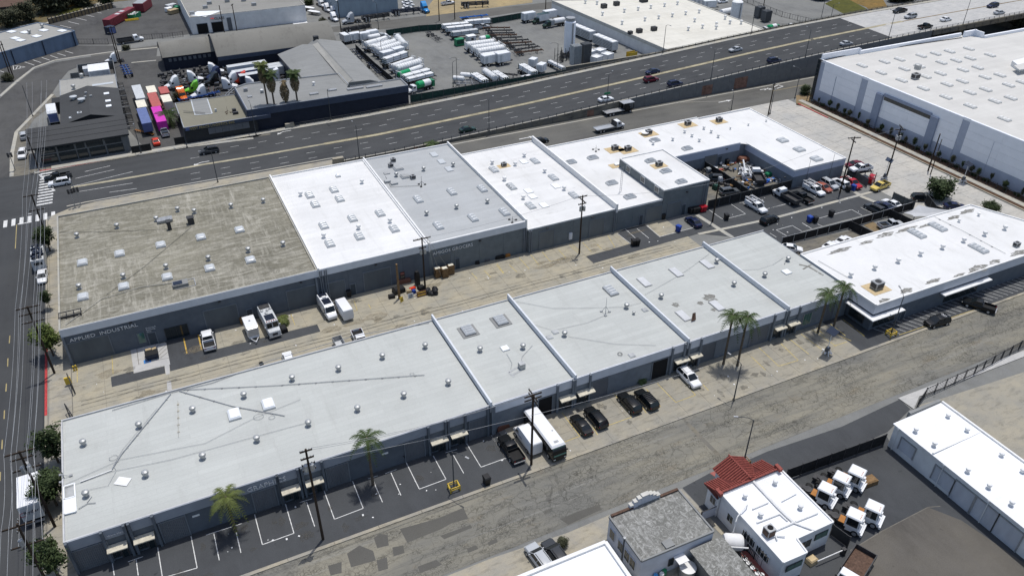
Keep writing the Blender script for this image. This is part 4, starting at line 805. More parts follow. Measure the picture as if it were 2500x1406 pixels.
pipe(f2, [(47.32,89.32),(44.59,87.51),(43.79,86.38)], zf, .03, 'steel', 'roof_cable', 0); pipe(f2, [(42.63,89.2),(42.38,86.67),(41.61,85.56)], zf, .025, 'steel', 'roof_cable', 0)
facade(f3, FX[2], FX[3], fx((49.44,4.94),(52.11,4.49),(67.51,4.44),(69.95,5.59)), [fx((50,3.31),(52.44,3.12)),fx((68.23,3.19),(70.44,3))], [(*fx((52.73,2.47),(55.56,2.14)),'siding_grey'),(*fx((63.99,2.24),(66.9,2.07)),'opening')], 'wall_mid', 0)
skylight(f3, (67.03,97.31), zf, 1.7, 3.0, n=4, curb='steel'); vents(f3, [(66.77,91.72),(53.27,89.39)], zf); vents(f3, [(66.95,89.71)], zf, VENT, .6); mast(f3, (62.71,91.99), zf, 3.2)
for p in ((52.38,90.96),(50.86,90.13),(69.37,89.91),(60.52,80.34)): skylight(f3, p, zf, 1.0, 1.0, 'skylight_old', 1, flat=True)
pts = [(58.95,81.39)]; pipe(f3, [(pts[0][0]+.35*math.cos(a*.6), pts[0][1]+.4*math.sin(a*.6)) for a in range(12)], zf, .04, 'steel_dark', 'roof_ring', 0)
pipe(f3, [(50.34,101.53),(55.21,96.96),(62.8,93.59),(66.81,92.01),(69.82,91.87)], zf, .022, 'steel', 'roof_cable', 0); pipe(f3, [(50.27,94.06),(52.25,91.44),(58.45,90.82),(62.6,91.46)], zf, .022, 'steel', 'roof_cable', 0); pipe(f3, [(53.69,88.9),(59.55,83.92),(65.38,80.76)], zf, .022, 'steel', 'roof_cable', 0)
facade(f4, FX[3], FX[4], [70.8,73.2,88.7,91.2], [[71.3,73.0],[89.1,91.0]], [(*fx((73.78,3.73),(76.6,3.65)),'siding_grey'),(*fx((84.08,3.81),(87.97,3.73)),'siding_grey')], 'wall_mid', 0)
for p in ((81.24,97.41),(74.08,97.2),(88.11,97.25),(81.37,85.59),(74.3,85.62)): skylight(f4, p, zf, 1.5, 3.0, 'skylight_flat', flat=True, curb='steel')
vents(f4, [(73.92,91.69),(88.05,89.33),(90.1,96.9)], zf)
p = (75,83.86); wob('old_dish', MB().tube((p[0],p[1],zf),(p[0]+.1,p[1],zf+1.6),.05,.04,5).hexa([(p[0]-.5,p[1]-.3,zf+.2),(p[0]+.4,p[1]-.3,zf+.2),(p[0]+.4,p[1]-.2,zf+.2),(p[0]-.5,p[1]-.2,zf+.2)],[(p[0]+.0,p[1]+.3,zf+1.3),(p[0]+.6,p[1]+.3,zf+1.3),(p[0]+.6,p[1]+.35,zf+1.3),(p[0]+.0,p[1]+.35,zf+1.3)]), 'rust', f4)
mb = MB()
for p, s_ in (((81.8,88.06),1.5),((79.29,87.48),.7),((75.09,88.92),.8),((80.14,84.95),.6)): mb.sheet([(p[0]+s_*(.8+.25*math.sin(5*a))*math.cos(a),p[1]+s_*(.8+.2*math.cos(7*a))*math.sin(a)) for a in [i*.45 for i in range(14)]], zf+.006)
wob('roof_stain', mb, 'roof_stain', f4)
pipe(f4, [(71.88,93.69),(77.69,95.3),(83.54,97.1),(90.85,100.08)], zf, .022, 'steel', 'roof_cable', 0)
facade(f5, FX[4], FX[5], [91.8,94.3], [[92.1,94.0]], [(*fx((101.1,1.97),(103,2.15)),'siding_grey')], 'wall_mid', 0)
south_window(f5, *fx((95.88,2.09),(97.68,2.13)), 1.0, 3.3, YF-.02, 3, 'glass_green', 'frame_alu')
vents(f5, [(95.13,89.32),(102.76,91.69),(95.09,89.29)], zf); skylight(f5, (99.85,88.74), zf, 1.5, 1.5, 'skylight_white', 1, flat=True)
pipe(f5, [(101.38,91),(102.27,91.81),(103.1,92.07)], zf, .08, 'steel', 'roof_duct', 0); pipe(f5, [(91.93,93.09),(95.55,91.65),(99.23,91.75),(102.66,92.82)], zf, .022, 'steel', 'roof_cable', 0)
mb = MB(); mb.line([(103.84,89.84),(104.96,88.52),(105.3,84.99)], .5, zf+.006); mb.line([(103.35,88.23),(105.94,88.85)], .35, zf+.007); wob('roof_stain', mb, 'roof_stain', f5)

# ------------------------------------------------ south-east white-roofed building
se = b_root('shop_building', 'long white-roofed building with canopies over the hatched parking, right of the palms', 130, 83)
SEP = [(106.6,73.8),(106.6,92.3),(153.6,92.3),(159,80),(159,73.8)]
wob('wall', MB().prism(SEP, 0, 3.6), 'wall_dark', se); wob('fascia', MB().prism([(106.5,73.7),(106.5,92.4),(153.7,92.4),(159.1,80),(159.1,73.7)], 3.6, 5.45), 'wall_band', se)
wob('roof', MB().sheet([(106.7,73.9),(106.7,92.2),(153.5,92.2),(158.9,80),(158.9,73.9)], 5.5), 'roof_cool', se)
mb = MB(); pp = [(106.55,73.75),(106.55,92.35),(153.65,92.35),(159,80.05)]
for a, b in zip(pp, pp[1:]):
    d = Vector((b[0]-a[0],b[1]-a[1])).normalized(); n = Vector((-d.y,d.x))*.14
    mb.hexa([(a[0]+n.x,a[1]+n.y,5.4),(a[0]-n.x,a[1]-n.y,5.4),(b[0]-n.x,b[1]-n.y,5.4),(b[0]+n.x,b[1]+n.y,5.4)],[(a[0]+n.x,a[1]+n.y,5.72),(a[0]-n.x,a[1]-n.y,5.72),(b[0]-n.x,b[1]-n.y,5.72),(b[0]+n.x,b[1]+n.y,5.72)])
mb.box(106.7,159,73.62,73.84,5.38,5.60); wob('parapet', mb, 'trim_white', se)
vents(se, [(109.35,82.48),(115.27,82.42),(121.18,82.28),(127.16,82.34),(132.99,82.22),(139,82.27),(144.98,82.23),(150.77,82.11)], 5.5, VENTW); vents(se, [(151.1,88.39),(145.13,88.31)], 5.5, VENTW, .7)
for p in ((133.19,88.43),(139.28,88.56),(139.42,79.2)): skylight(se, p, 5.5, 1.7, 3.6, n=4)
ac(se, (110.78,77.69), 5.5, True, 0, 1.5, 4.2, 3.4); ac(se, (147.03,76.75), 5.5, False, 0, .9)
pipe(se, [(107.92,89.17),(108.66,82.3)], 5.5, .04, 'steel', 'roof_conduit', 0); pipe(se, [(142.29,91.88),(142.59,84.85),(142.52,75.6)], 5.5, .04)
mb = MB()
for p, a_, b_ in (((114.59,90.32),4.0,.7),((121.69,90.41),2.6,.6),((127.28,90.97),3.2,.8),((133.04,90.69),4.0,.7),((137.88,90.15),3,.5),((145.82,90.1),2.4,.7),((150.67,90.7),3,.8),((133.22,74.32),3.6,1.2),((138.17,74.65),2,.7),((122.05,74.98),2.6,.6),((115.11,74.82),2.0,.8),((128.07,74.32),2.2,.4),((145.15,74.92),3,.8),((109.01,74.15),1.8,.8)):
    mb.sheet([(p[0]+a_*(.7+.2*math.sin(4*t)+.1*math.cos(9*t))*math.cos(t), p[1]+b_*(.8+.2*math.cos(5*t))*math.sin(t)) for t in [i*.35 for i in range(18)]], 5.507)
wob('roof_stain', mb, 'roof_stain', se)
wob('canopy', MB().box(105.3,113.2,72.5,73.62,3.15,3.33), 'trim_white', se); wob('canopy', MB().box(105.3,106.45,73.63,79.0,3.15,3.33), 'trim_white', se)
a, b = sorted(((123.34,4.54)[0],(136.07,3.93)[0])); wob('canopy', MB().box(a,b,72.6,73.65,3.1,3.28), 'trim_white', se)
south_window(se, 107.5, 112.5, .6, 2.9, 73.78, 4); south_window(se, a+2, b-2, .6, 2.8, 73.78, 4); south_door(se, 114.2, 115.2, 73.78, 2.4, 'door_dark', 'door'); 
f = wob('window', MB().box(106.5,106.58,75.2,78.6,.5,2.9), 'frame_dark', se); obj('pane', MB().box(106.46,106.5,75.4,78.4,.7,2.7), 'glass', f)

# ------------------------------------------------ big warehouse on the right
wh = b_root('warehouse', 'huge white and blue tilt-up warehouse filling the right edge, its roof rowed with skylights', 215, 125)
wob('wall', MB().prism([(179.5,60),(179.5,165.6),(238,165.6),(242,160.5),(262,160.5),(262,60)],0,11.3), 'wall_blue', wh)
wob('roof', MB().sheet([(179.8,60),(179.8,165.3),(238,165.3),(242,160.2),(262,160.2),(262,60)],11.6), 'roof_warehouse', wh)
mb = MB().box(179.5,179.8,60,165.6,11.3,11.95); mb.box(179.8,194,165.2,165.6,11.3,13.3).box(194.2,237,164.6,165.2,11.3,12.6).box(194,194.2,164.6,165.6,11.3,13.3).box(237,242.4,163.5,164.1,11.3,13.3).box(242,262,160,160.6,11.3,12.4).box(241.6,242,160.6,164,11.3,13.3)
wob('parapet', mb, 'wall_lightblue', wh)
XW = 179.5
def yv(q): return q[0]
# west face: light panels with grooves, darker pilasters, lower blue band
segs = [((163.34,1.67)[0],(149.44,2.38)[0]),((147.19,3.18)[0],(117.16,4.91)[0]),((115.09,5.74)[0],60)]
for a, b in segs:
    a, b = min(a,165.5), b
    lo, hi = min(a,b), max(a,b); n = max(1, int(round((hi-lo)/8.5))); d = (hi-lo)/n
    for j, (z0, z1) in enumerate(((3.35,5.3),(5.34,7.3),(7.34,9.3),(9.34,11.9))):
        me = MB().box(XW-.16,XW-.004,.015,d-.015,z0,z1).mesh('wall_panel'); me.materials.append(M['wall_lightblue'])
        for i in range(n): put('wall_panel', me, wh, (0,lo+d*i,0))
    me = MB().box(XW-.15,XW-.004,.015,d-.015,0,3.31).mesh('wall_panel'); me.materials.append(M['wall_blue'])
    for i in range(n): put('wall_panel', me, wh, (0,lo+d*i,0))
def wslot(q0, q1, z0, z1, m, name='recess', px=.22): wob(name, MB().box(XW-px,XW-.165,min(q0,q1),max(q0,q1),z0,z1), m, wh)
wslot((158.09,-0.69)[0], (158.25,6.65)[0], .05, 9.0, 'wall_blueband', 'pilaster'); wslot((107.67,0.47)[0], (107.63,7.31)[0], .05, 9.2, 'wall_blueband', 'pilaster')
a, b = (140.9,2.68)[0], (125.52,4.61)[0]
for q in (a+1.2, b-1.2): wob('pilaster', MB().box(XW-.75,XW-.16,q-1.1,q+1.1,0,9.4), 'wall_blueband', wh)
wob('lintel', MB().box(XW-.45,XW-.16,b,a,9.2,9.9), 'wall_blueband', wh)
f = wob('clerestory_window', MB().box(XW-.32,XW-.165,b+.2,a-.2,8.2,9.15), 'frame_dark', wh); n = 10; d = (a-b-.4)/n
for i in range(n): obj('pane', MB().box(XW-.36,XW-.32,b+.2+d*i+.08,b+.2+d*(i+1)-.08,8.3,9.05), 'glass', f)
f = wob('corner_glazing', MB().box(XW-.3,XW+.4,165.0,166.0,0,11.9), 'frame_dark', wh)
for i in range(9): obj('pane', MB().box(XW-.34,XW-.3,165.1,165.9,.2+1.3*i,1.3+1.3*i), 'glass', f)
for q in ((186.42,156.44),(194.96,156.2),(200.61,155.89),(209.16,155.66),(214.65,155.24),(220.21,154.96),(227.76,154.38),(228.29,147.56),(186.66,149.69),(195.1,149.21),(200.92,149.1),(209.35,148.77),(214.79,148.27),(220.27,147.93),(186.88,142.76),(195.32,142.24),(201.23,142.22),(209.49,141.67),(215.05,141.29),(215.12,134.32),(187.1,135.8),(195.49,135.37),(201.33,135.25),(209.85,134.91),(187.21,128.77),(195.75,128.43),(201.52,128.22),(210.09,127.91),(187.53,121.78),(196.19,121.41),(201.91,121.21),(187.7,112.29),(215.53,127.86)): skylight(wh, q, 11.6, 1.5, 3.0, n=3, dome='skylight_dull', curb='skylight_dull')
ac(wh, (191.53,142.41), 11.6, False, 0, 1.5); wob('exhaust_drum', MB().lathe((*(192.7,143.45),13.8),[(.9,0),(.9,1.3),(.6,1.4)],12), 'galv', wh)
q = [(225.75,138.96),(232.11,139.35),(229.47,134.63),(222.7,133.93)]; wob('roof_enclosure', MB().prism(q,11.5,13.0), 'trim_white', wh); wob('enclosure_top', MB().prism([(222.11,135.74),(226.58,135.89),(224.96,132.38),(220.02,132.52)],13.0,13.1), 'roof_warehouse', wh)
pipe(wh, [(178.81,164.58),(193.11,165.58),(223.84,163.96),(235.67,163.2)], 11.6, .12, 'steel_dark', 'roof_edge_strip', 0)

# ------------------------------------------------ buildings beyond the highway
def pbld(root, poly, z, wallm, roofm, rim=None, drop=.25, rw=.25):
    wob('wall', MB().prism(poly, 0, z-drop), wallm, root); wob('roof', MB().sheet(poly, z-drop+.02), roofm, root)
    if rim:
        mb = MB(); n = len(poly)
        for i in range(n):
            a, b = poly[i], poly[(i+1)%n]; d = Vector((b[0]-a[0],b[1]-a[1])); 
            if d.length < .1: continue
            d.normalize(); s_ = Vector((-d.y,d.x))*rw/2; h = z+.003*(i%3)
            mb.hexa([(a[0]+s_.x,a[1]+s_.y,z-drop-.1),(a[0]-s_.x,a[1]-s_.y,z-drop-.1),(b[0]-s_.x,b[1]-s_.y,z-drop-.1),(b[0]+s_.x,b[1]+s_.y,z-drop-.1)],[(a[0]+s_.x,a[1]+s_.y,h),(a[0]-s_.x,a[1]-s_.y,h),(b[0]-s_.x,b[1]-s_.y,h),(b[0]+s_.x,b[1]+s_.y,h)])
        wob('parapet', mb, rim, root)
bk = b_root('corner_building', 'black corner building with a shingled slope over its dark windowed front', -16, 214)
wob('wall', MB().box(-26.6,-5.6,210.9,219.3,0,4.9), 'wall_slate', bk)
wob('roof', MB().add([(-28,210.2,4.85),(-5.1,210.2,4.85),(-5.1,219.6,6.5),(-28,219.6,6.5),(-28,220.6,4.8),(-5.1,220.6,4.8),(-28,210.2,4.6),(-5.1,210.2,4.6)], [(0,1,2,3),(3,2,5,4),(0,3,4,6),(1,7,5,2),(6,7,1,0),(4,5,7,6)]), 'roof_shingle', bk)
me = MB().box(0,22.9,-.05,.05,-.06,.0).mesh('roof_lap'); me.materials.append(M['wall_black'])
for f in (.25,.5,.75): put('roof_lap', me, bk, (-28,210.2+9.4*f,4.9+1.65*f))
wob('gutter', MB().box(-28,-5.1,210.0,210.19,4.45,4.85), 'wall_black', bk)
for z0, z1, xs in ((2.9,4.1,(((-25.68,3.71)[0],(-22.2,3.78)[0]),((-21.63,3.67)[0],(-18.1,3.73)[0]),((-17.47,3.8)[0],(-15.75,3.84)[0]),((-15.16,3.73)[0],(-11.55,3.8)[0]),((-10.86,4.04)[0],(-7.28,3.75)[0]))),(.3,2.4,(((-25.77,1.37)[0],(-22.27,1.42)[0]),((-21.69,1.31)[0],(-17.99,1.33)[0]),((-17.55,1.24)[0],(-15.43,1.57)[0]),((-14.84,1.46)[0],(-11.35,1.54)[0]),((-10.8,1.81)[0],(-7.2,1.5)[0])))):
    for a, b in xs: south_window(bk, a, b, z0, z1, 210.92, 1, 'glass', 'wall_black')
gb = b_root('gabled_building', 'dark shingled gabled building with two round vents and three small skylights', -13, 234)
def gable(root, x0, x1, y0, y1, zl, zr, xr, zt, wallm, roofm, oh=.3):
    wob('wall', MB().loft([[(x0,y,0),(x1,y,0),(x1,y,zr-.1),(xr,y,zt-.1),(x0,y,zl-.1)] for y in (y0,y1)]), wallm, root)
    wob('roof', MB().loft([[(x0-oh,y,zl),(xr,y,zt),(x1+oh,y,zr),(x1+oh,y,zr-.12),(xr,y,zt-.12),(x0-oh,y,zl-.12)] for y in (y0-oh,y1+oh)]), roofm, root)
gable(gb, -20.2, -5.7, 222.8, 245.6, 5, 5, -13, 6.8, 'wall_black', 'roof_shingle')
def onslope(x, x0=-20.5, xr=-13, x1=-5.4, e=5., t=6.8): return e+(t-e)*((x-x0)/(xr-x0) if x < xr else (x1-x)/(x1-xr))
for q in ((-8.6,240.05),(-8.49,233.92),(-8.53,229.84)): wob('skylight', MB().cbox((q[0],q[1],onslope(q[0])+.08),(1.4,1.5,.14)), 'skylight_white', gb)
for q in ((-16.74,238.61),(-14.72,234.31)): wob('round_vent', MB().lathe((q[0],q[1],onslope(q[0])-.1),[(.4,0),(.4,.6),(.95,.7),(.95,1.0),(.3,1.15)],14), 'skylight', gb)
for q in ((-13.51,239.64),(-12.34,236.58),(-13.77,236.56)): wob('vent_pipe', MB().cbox((q[0],q[1],onslope(q[0])+.2),(.6,.5,.5)), 'galv', gb)
def acl(label, p, z, d, m='skylight', rz=0):
    a = thing('air_conditioner', label, 'air conditioner', (p[0],p[1],z), rz)
    obj('casing', MB().box(-d[0]/2,d[0]/2,-d[1]/2,d[1]/2,.1,d[2]), m, a); n = max(1,int(d[0]/1.0))
    for i in range(n): obj('fan', MB().lathe((-d[0]/2+d[0]*(i+.5)/n,0,d[2]),[(.32,0),(.32,.06),(.1,.07)],10), 'steel_dark', a)
    obj('grille', MB().box(-d[0]/2+.1,d[0]/2-.1,-d[1]/2-.03,-d[1]/2,.3,d[2]-.2), 'steel_dark', a); return a
wob('roof_well', MB().box(-20.4,-6,220.7,222.7,0,4.6), 'wall_black', gb)
acl('long white air conditioner with fans in the well behind the black roof', (-14.38,226.77), 4.6, (3.6,1.2,1.7))
acl('leftmost small white air conditioner behind the black shingled roof', (-17.54,225.65), 4.6, (1.5,1.1,1.1))
acl('middle small white air conditioner behind the black shingled roof', (-16.15,225.52), 4.6, (1.5,1.1,1.1)); acl('small grey air conditioner alone near the right end behind the black roof', (-11.98,225.13), 4.6, (1.2,1.0,1.0))
gf = b_root('flat_building', 'low building with pale grey sheet roof behind the dark gable', -13, 252)
pbld(gf, [(-20.3,246),(-5.6,246),(-5.6,259),(-20.3,260)], 5, 'wall_slate', 'roof_fargrey', 'frame_alu', .15, .15)
vents(gf, [(-14.38,259.63),(-16.76,250.4)], 4.9, VENT, 1.3); wob('lean_to', MB().box(-23,-20.35,246.2,250.5,0,3.2), 'wall_black', gf); wob('roof_sheet', MB().cbox((-9.2,251.5,4.93),(5.6,1.6,.04)), 'skylight', gf)
wob('yard_wall', MB().box(-18.2,-18.0,260,273,0,2.6).box(-18,-15.8,273,273.2,0,2.6).box(-16,-15.8,273.2,281,0,2.6).box(-15.8,-5.4,280.8,281,0,2.6).box(-5.6,-5.4,259.1,280.8,0,2.6), 'wall_slate', gf)
gl = thing('shipping_container', 'big white container standing inside the walled yard behind the grey roof', 'container', (-10.02,275.99)); obj('body', MB().box(-3,3,-3.6,3.6,0,2.6), 'p_white', gl); obj('door', MB().box(-2.6,2.6,-3.64,-3.6,.15,2.4), 'p_lightgrey', gl)
gl = thing('storage_box', 'small white box beside the big white container in the walled yard', 'box', (-13.28,278.47)); obj('body', MB().box(-1.2,1.2,-1.5,1.5,0,2.1), 'p_white', gl); obj('lid', MB().box(-1.25,1.25,-1.55,1.55,2.1,2.2), 'p_lightgrey', gl)
wp = b_root('office_building', 'low tan-roofed office lettered WEST PEACE LOGISTICS INC beside the navy building', 16, 219)
pbld(wp, [(7.9,209.6),(26.2,209.6),(26.2,212),(24.2,212),(24.2,228.5),(7.9,228.5)], 4.4, 'wall_black', 'roof_tan', 'frame_alu', .2, .2)
wob('canopy', MB().box(24.3,29.9,209.6,212.2,4.0,4.35), 'wall_navyband', wp); wob('fascia', MB().box(7.9,29.9,209.2,209.48,3.5,4.4), 'wall_navyband', wp)
for i in range(6): south_window(wp, 13.2+1.85*i, 14.9+1.85*i, 1.0, 2.9, 209.55, 1, 'glass', 'wall_black') if 0 else wob('shutter', MB().box(13.6+1.75*i,15.3+1.75*i,209.4,209.6,1.6,3.3), 'siding_grey', wp)
text('lettering', 'WEST PEACE LOGISTICS INC', .85, Vector(((8.9,3.77)[0],209.15,3.62))-wp.location, (R(90),0,0), 'lettering_gold', wp, .03, 1.06)
wob('logo', MB().box(8.2,9.2,209.12,209.2,3.6,4.3), 'p_blue', wp)
wob('roof_patch', MB().sheet([(12.19,229.59),(16.37,229.39),(15.98,216.71),(11.71,217.62)],4.30), 'roof_ash', wp)
wob('patch_edge', MB().line([(12.19,229.59),(11.88,222.96),(11.68,217.42),(15.95,216.51),(16.39,229.03)],.3,4.315), 'skylight', wp)
wob('swamp_cooler', MB().cbox((*(21.54,215.42),4.7),(1.0,.9,.9)).cbox((*(21.63,213.87),4.6),(1.4,.8,.5)), 'steel_dark', wp); wob('roof_pipe', MB().line([(9.16,220.95),(14.29,217.28)],.3,4.6), 'steel_dark', wp); mast(wp, (19.8,215.47), 4.2, 1.8, 'rust'); wob('vent_pipe', MB().cbox((*(17.1,217.8),4.6),(.5,.5,.8)), 'skylight', wp)
nv = b_root('navy_building', 'long flat-roofed building with a dark navy front, three tall palms before it', 46, 216)
pbld(nv, [(24.4,210.4),(69.1,210.4),(69.1,216.6),(54,216.6),(54,228.6),(27.6,231),(24.4,229)], 6.2, 'wall_navy', 'roof_ash', 'frame_alu', .4, .2)
wob('fascia', MB().box(24.3,69.2,210.1,210.28,4.3,6.1), 'wall_navyband', nv); wob('side_fascia', MB().box(24.05,24.28,210.3,229,3.9,6.1), 'wall_navyband', nv)
for p, d in (((43.34,215.39),(2.4,1.2,.35)),((48.75,216.21),(2.4,1.2,.35)),((54.92,214.56),(4.6,1.2,.4)),((60.29,214.02),(4.6,1.2,.4)),((26.86,220.7),(1.2,1.2,.3)),((26.66,225.72),(1,1,.9)),((30.56,222.49),(.8,.8,.8))): wob('roof_unit', MB().cbox((p[0],p[1],5.8+d[2]/2),d), 'steel', nv)
vents(nv, [(45.06,222.42),(30.55,222.49)], 5.8, VENTW)
gg = b_root('gabled_warehouse', 'grey gabled warehouse running back from the navy building', 56, 240)
gable(gg, 53.5, 63.8, 217.0, 262, 5.6, 5.0, 55.8, 7.0, 'wall_slate', 'roof_ash'); wob('front_parapet', MB().loft([[(53.3,y,0),(64,y,0),(64,y,5.7),(60,y,7.0),(54,y,7.2),(53.3,y,6.0)] for y in (216.65,216.95)]), 'wall_slate', gg)
wob('west_roof', MB().add([(53.5,230.5,5.7),(43,230.5,5.1),(42,257,5.1),(51,261,6.0),(53.5,258,6.6)],[(0,4,3,2,1)]), 'roof_ash', gg); wob('west_wall', MB().prism([(42.2,230.7),(53.4,230.7),(53.4,257.5),(50.8,260.5),(42.2,256.8)],0,5.0), 'wall_navy', gg)
wob('chimney', MB().cbox((*(55.79,261.85),7.2),(1.6,1.3,1.4)), 'steel_dark', gg); wob('valley_strip', MB().add([(53.6,219,5.9),(55.4,219,6.9),(55.4,258,6.9),(53.6,258,6.5)],[(0,1,2,3)]), 'roof_fargrey', gg)
hg = b_root('quonset_hangar', 'smaller barrel-roofed hangar with dark windowed side at the truck yard', 16, 276)
def barrel(root, x0, x1, y0, y1, ze, zt, wallm, roofm, n=14):
    def ring(x, dz=0): return [(x, y0+(y1-y0)*i/n, ze+dz+(zt-ze)*math.sin(math.pi*i/n)**.85) for i in range(n+1)]
    a, b = ring(x0-.3), ring(x1+.3); m = n+1
    o = wob('roof', MB().add(a+b, [(i,m+i,m+i+1,i+1) for i in range(n)]), roofm, root, True)
    wob('wall', MB().box(x0,x1,y0+.3,y1-.3,0,ze-.02), wallm, root)
    for x, nm in ((x0,'end_wall'),(x1,'end_wall')): r_ = [(x, y, z-.15) for _, y, z in ring(x)]; wob(nm, MB().loft([[(x-.1,y,z) for _,y,z in r_]+[(x-.1,y1,0),(x-.1,y0,0)],[(x+.1,y,z) for _,y,z in r_]+[(x+.1,y1,0),(x+.1,y0,0)]]), wallm, root)
    wob('roof_edge', MB().path([(x0-.3,y,z+.05) for _, y, z in ring(x0)],.12,5), 'steel_dark', root)
barrel(hg, 9, 24.5, 271.4, 283, 4.2, 7.4, 'wall_navy', 'roof_hangar')
for i in range(9): wob('window', MB().box(10.5+1.5*i,11.4+1.5*i,271.55,271.68,2.6,3.6), 'siding_grey', hg)
hg2 = b_root('quonset_hangar', 'larger barrel-roofed hangar joined to the grey gabled warehouse', 43, 275)
barrel(hg2, 24.8, 63, 265.2, 283.5, 4.2, 8.6, 'wall_navy', 'roof_hangar', 18); wob('fascia', MB().box(24.8,55,265.1,265.45,2.9,4.15), 'wall_navyband', hg2)
gs = b_root('glass_works', 'big pale warehouse with weathered grey roof and two dark doors, lettered GLASS', 44, 330)
shell(gs, 22, 63.3, 308.5, 352, 6.1, 'wall_white', 'roof_corrugated', .2, .2, 'wall_cream')
south_door(gs, (23.98,1.49)[0], (27.5,1.31)[0], 308.5, 3.4, 'opening', 'loading_door'); south_door(gs, (29.04,1.37)[0], (32.7,1.43)[0], 308.5, 3.4, 'opening', 'loading_door'); south_door(gs, (34.63,2.19)[0], (36.9,2.17)[0], 308.5, 4.4, 'siding_grey')
a, b = (41.36,1.65)[0], (44.46,1.54)[0]; south_door(gs, a, b, 308.5, 3.4, 'wall_white', 'roll_door'); panels(gs, 36, 63.1, 308.4, 0, 5.9, 5, 'wall_white')
text('lettering', 'GLASS', 1.25, Vector(((30.21,4.05)[0],308.25,4.3))-gs.location, (R(90),0,0), 'lettering_black', gs, .03); wob('logo', MB().lathe((0,0,0),[(.7,0),(.7,.05)],12), 'lettering_red', gs).location = Vector(((29.58,4.26)[0],308.3,4.9))-gs.location
gs.children[-1].rotation_euler = (R(90),0,0)
for p in ((23.61,312.9),(29.05,319.54),(31.28,324.85),(37.81,325.13),(43.68,323.99),(46.01,316.02)): wob('roof_unit', MB().cbox((p[0],p[1],6.4),(1.6,1.5,1.0)), 'steel', gs)
wob('roof_patch', MB().sheet([(22.73,311.66),(25.7,316.28),(33.96,313.53),(27.35,307.6)],5.925), 'skylight_white', gs); wob('loading_box', MB().box(61.5,63,306.9,308.4,0,4), 'wall_white', gs) if 0 else None
mb_ = b_root('steel_shed', 'blue-grey steel-clad shed with a white gabled roof on the back street', 88, 312)
gable(mb_, 75.5, 99.5, 308.3, 345, 6.4, 6.4, 81, 8.8, 'wall_steel', 'roof_plainwhite')
bl = b_root('blue_warehouse', 'blue metal warehouse with pale flat roof at the left edge', -32, 306)
pbld(bl, [(-15.3,312.4),(-26.8,328.7),(-70,298),(-58,281)], 4.9, 'wall_farblue', 'roof_fargrey', 'wall_farblue', .25, .3)
for t in (0.03,.3,.56,.83):
    x, y = -15.3-42.7*t*.8, 312.4-31.4*t*.8; wob('downpipe', MB().tube((x+.15,y-.2,0),(x+.15,y-.2,4.7),.16,.16,6), 'wall_navy', bl)
for p in ((-30.61,317.66),(-26.95,311.14),(-24.83,317.66),(-19.12,314.51),(-31.71,308.29),(-33.33,311.53),(-34.7,320.41)): skylight(bl, p, 4.68, 2.2, 3.0, 'skylight_white', 1, R(36), True)
vents(bl, [(-25.19,321.41),(-29.07,315.56)], 4.68, VENT, 1.3)
cr = b_root('cream_roofed_plant', 'broad building with cream roof and rows of small vents beside the gas yard', 178, 240)
pbld(cr, [(158.5,210.8),(203,212),(202.5,262),(153.5,281)], 4.7, 'wall_white', 'roof_cream', 'wall_cream', .25, .4)
wob('side_band', MB().prism([(158.2,211.5),(158.35,211.5),(153.45,280.5),(153.3,280.5)],3.6,4.5), 'wall_cream', cr); wob('front_band', MB().prism([(158.5,210.4),(203,211.6),(203,211.8),(158.5,210.6)],2.6,4.6), 'concrete_dark', cr)
for p in ((163.22,271.75),(166.6,268.67),(160.54,254.59),(170.25,254.86),(176.41,254.98),(182.33,255.24),(188.68,255.36),(194.72,255.45),(170.82,241.98),(176.89,242.14),(183.05,242.31),(189.18,242.54),(195.23,242.45),(160.91,241.72),(186.54,233.45),(198.75,231.57),(196.5,226.02),(200.08,224.2),(190.39,225.99),(187.95,222.85),(184.26,225.82),(177.96,225.6)): put('roof_vent', VENTW, cr, (p[0],p[1],4.47)).scale = (1.15,1.15,1.4)
for p, s_ in (((160.93,230.7),1),((166.97,230.63),1),((157.01,230.37),.8),((166.44,263.33),1.1),((172.71,264.37),1.1),((185.28,264.63),1.5)): wob('roof_unit', MB().cbox((p[0],p[1],4.5+.7*s_),(1.8*s_,1.6*s_,1.3*s_)), 'steel_dark', cr)
cs = b_root('street_house', 'rust-roofed shed at the top left corner with an old car beneath', -62, 372)
pbld(cs, [(-44.26,365.54),(-30.54,365.83),(-30.56,381.94),(-45.16,383.84)], 3.0, 'wall_black', 'rust', None)

# ------------------------------------------------ buildings south of the front street
gy = b_root('weathered_building', 'lilac-walled old building with flaking grey roof and stepped street gable', 46, 51)
GP = [(40.9,47.7),(51.5,47.5),(51.5,55.0),(40.9,55.1)]
pbld(gy, GP, 4.5, 'wall_lilac', 'roof_weathered', 'roof_ash', .18, .22)
for q in ((53.97,2.23),(52.01,2.2),(50.5,2.1),(49.23,2.15)): west_window(gy, 40.9, q[0]-.5, q[0]+.5, max(.8,q[1]-.8), q[1]+.75, frame='wall_lilac')
x0 = (43.87,55.35)[0]; x1 = (48.5,55.16)[0]; d = (x1-x0)/8; prof = [.6,1.0,1.35,1.55,1.55,1.35,1.0,.6]
for i, h in enumerate(prof): wob('gable_step', MB().box(x0+d*i+.01,x0+d*(i+1)-.01,54.95,55.35,0,4.35+h), 'wall_lilac', gy); wob('coping_stone', MB().box(x0+d*i,x0+d*(i+1),54.85,55.45,4.36+h,4.5+h), 'wall_cream', gy)
wob('roof_hatch', MB().cbox((*(45.23,48.38),4.45),(1.3,1.1,.2)), 'roof_ash', gy); wob('tile_edge', MB().box(41.1,44.4,54.85,55.2,4.4,4.62).box(48.6,51.4,54.85,55.2,4.4,4.62), 'rust', gy)
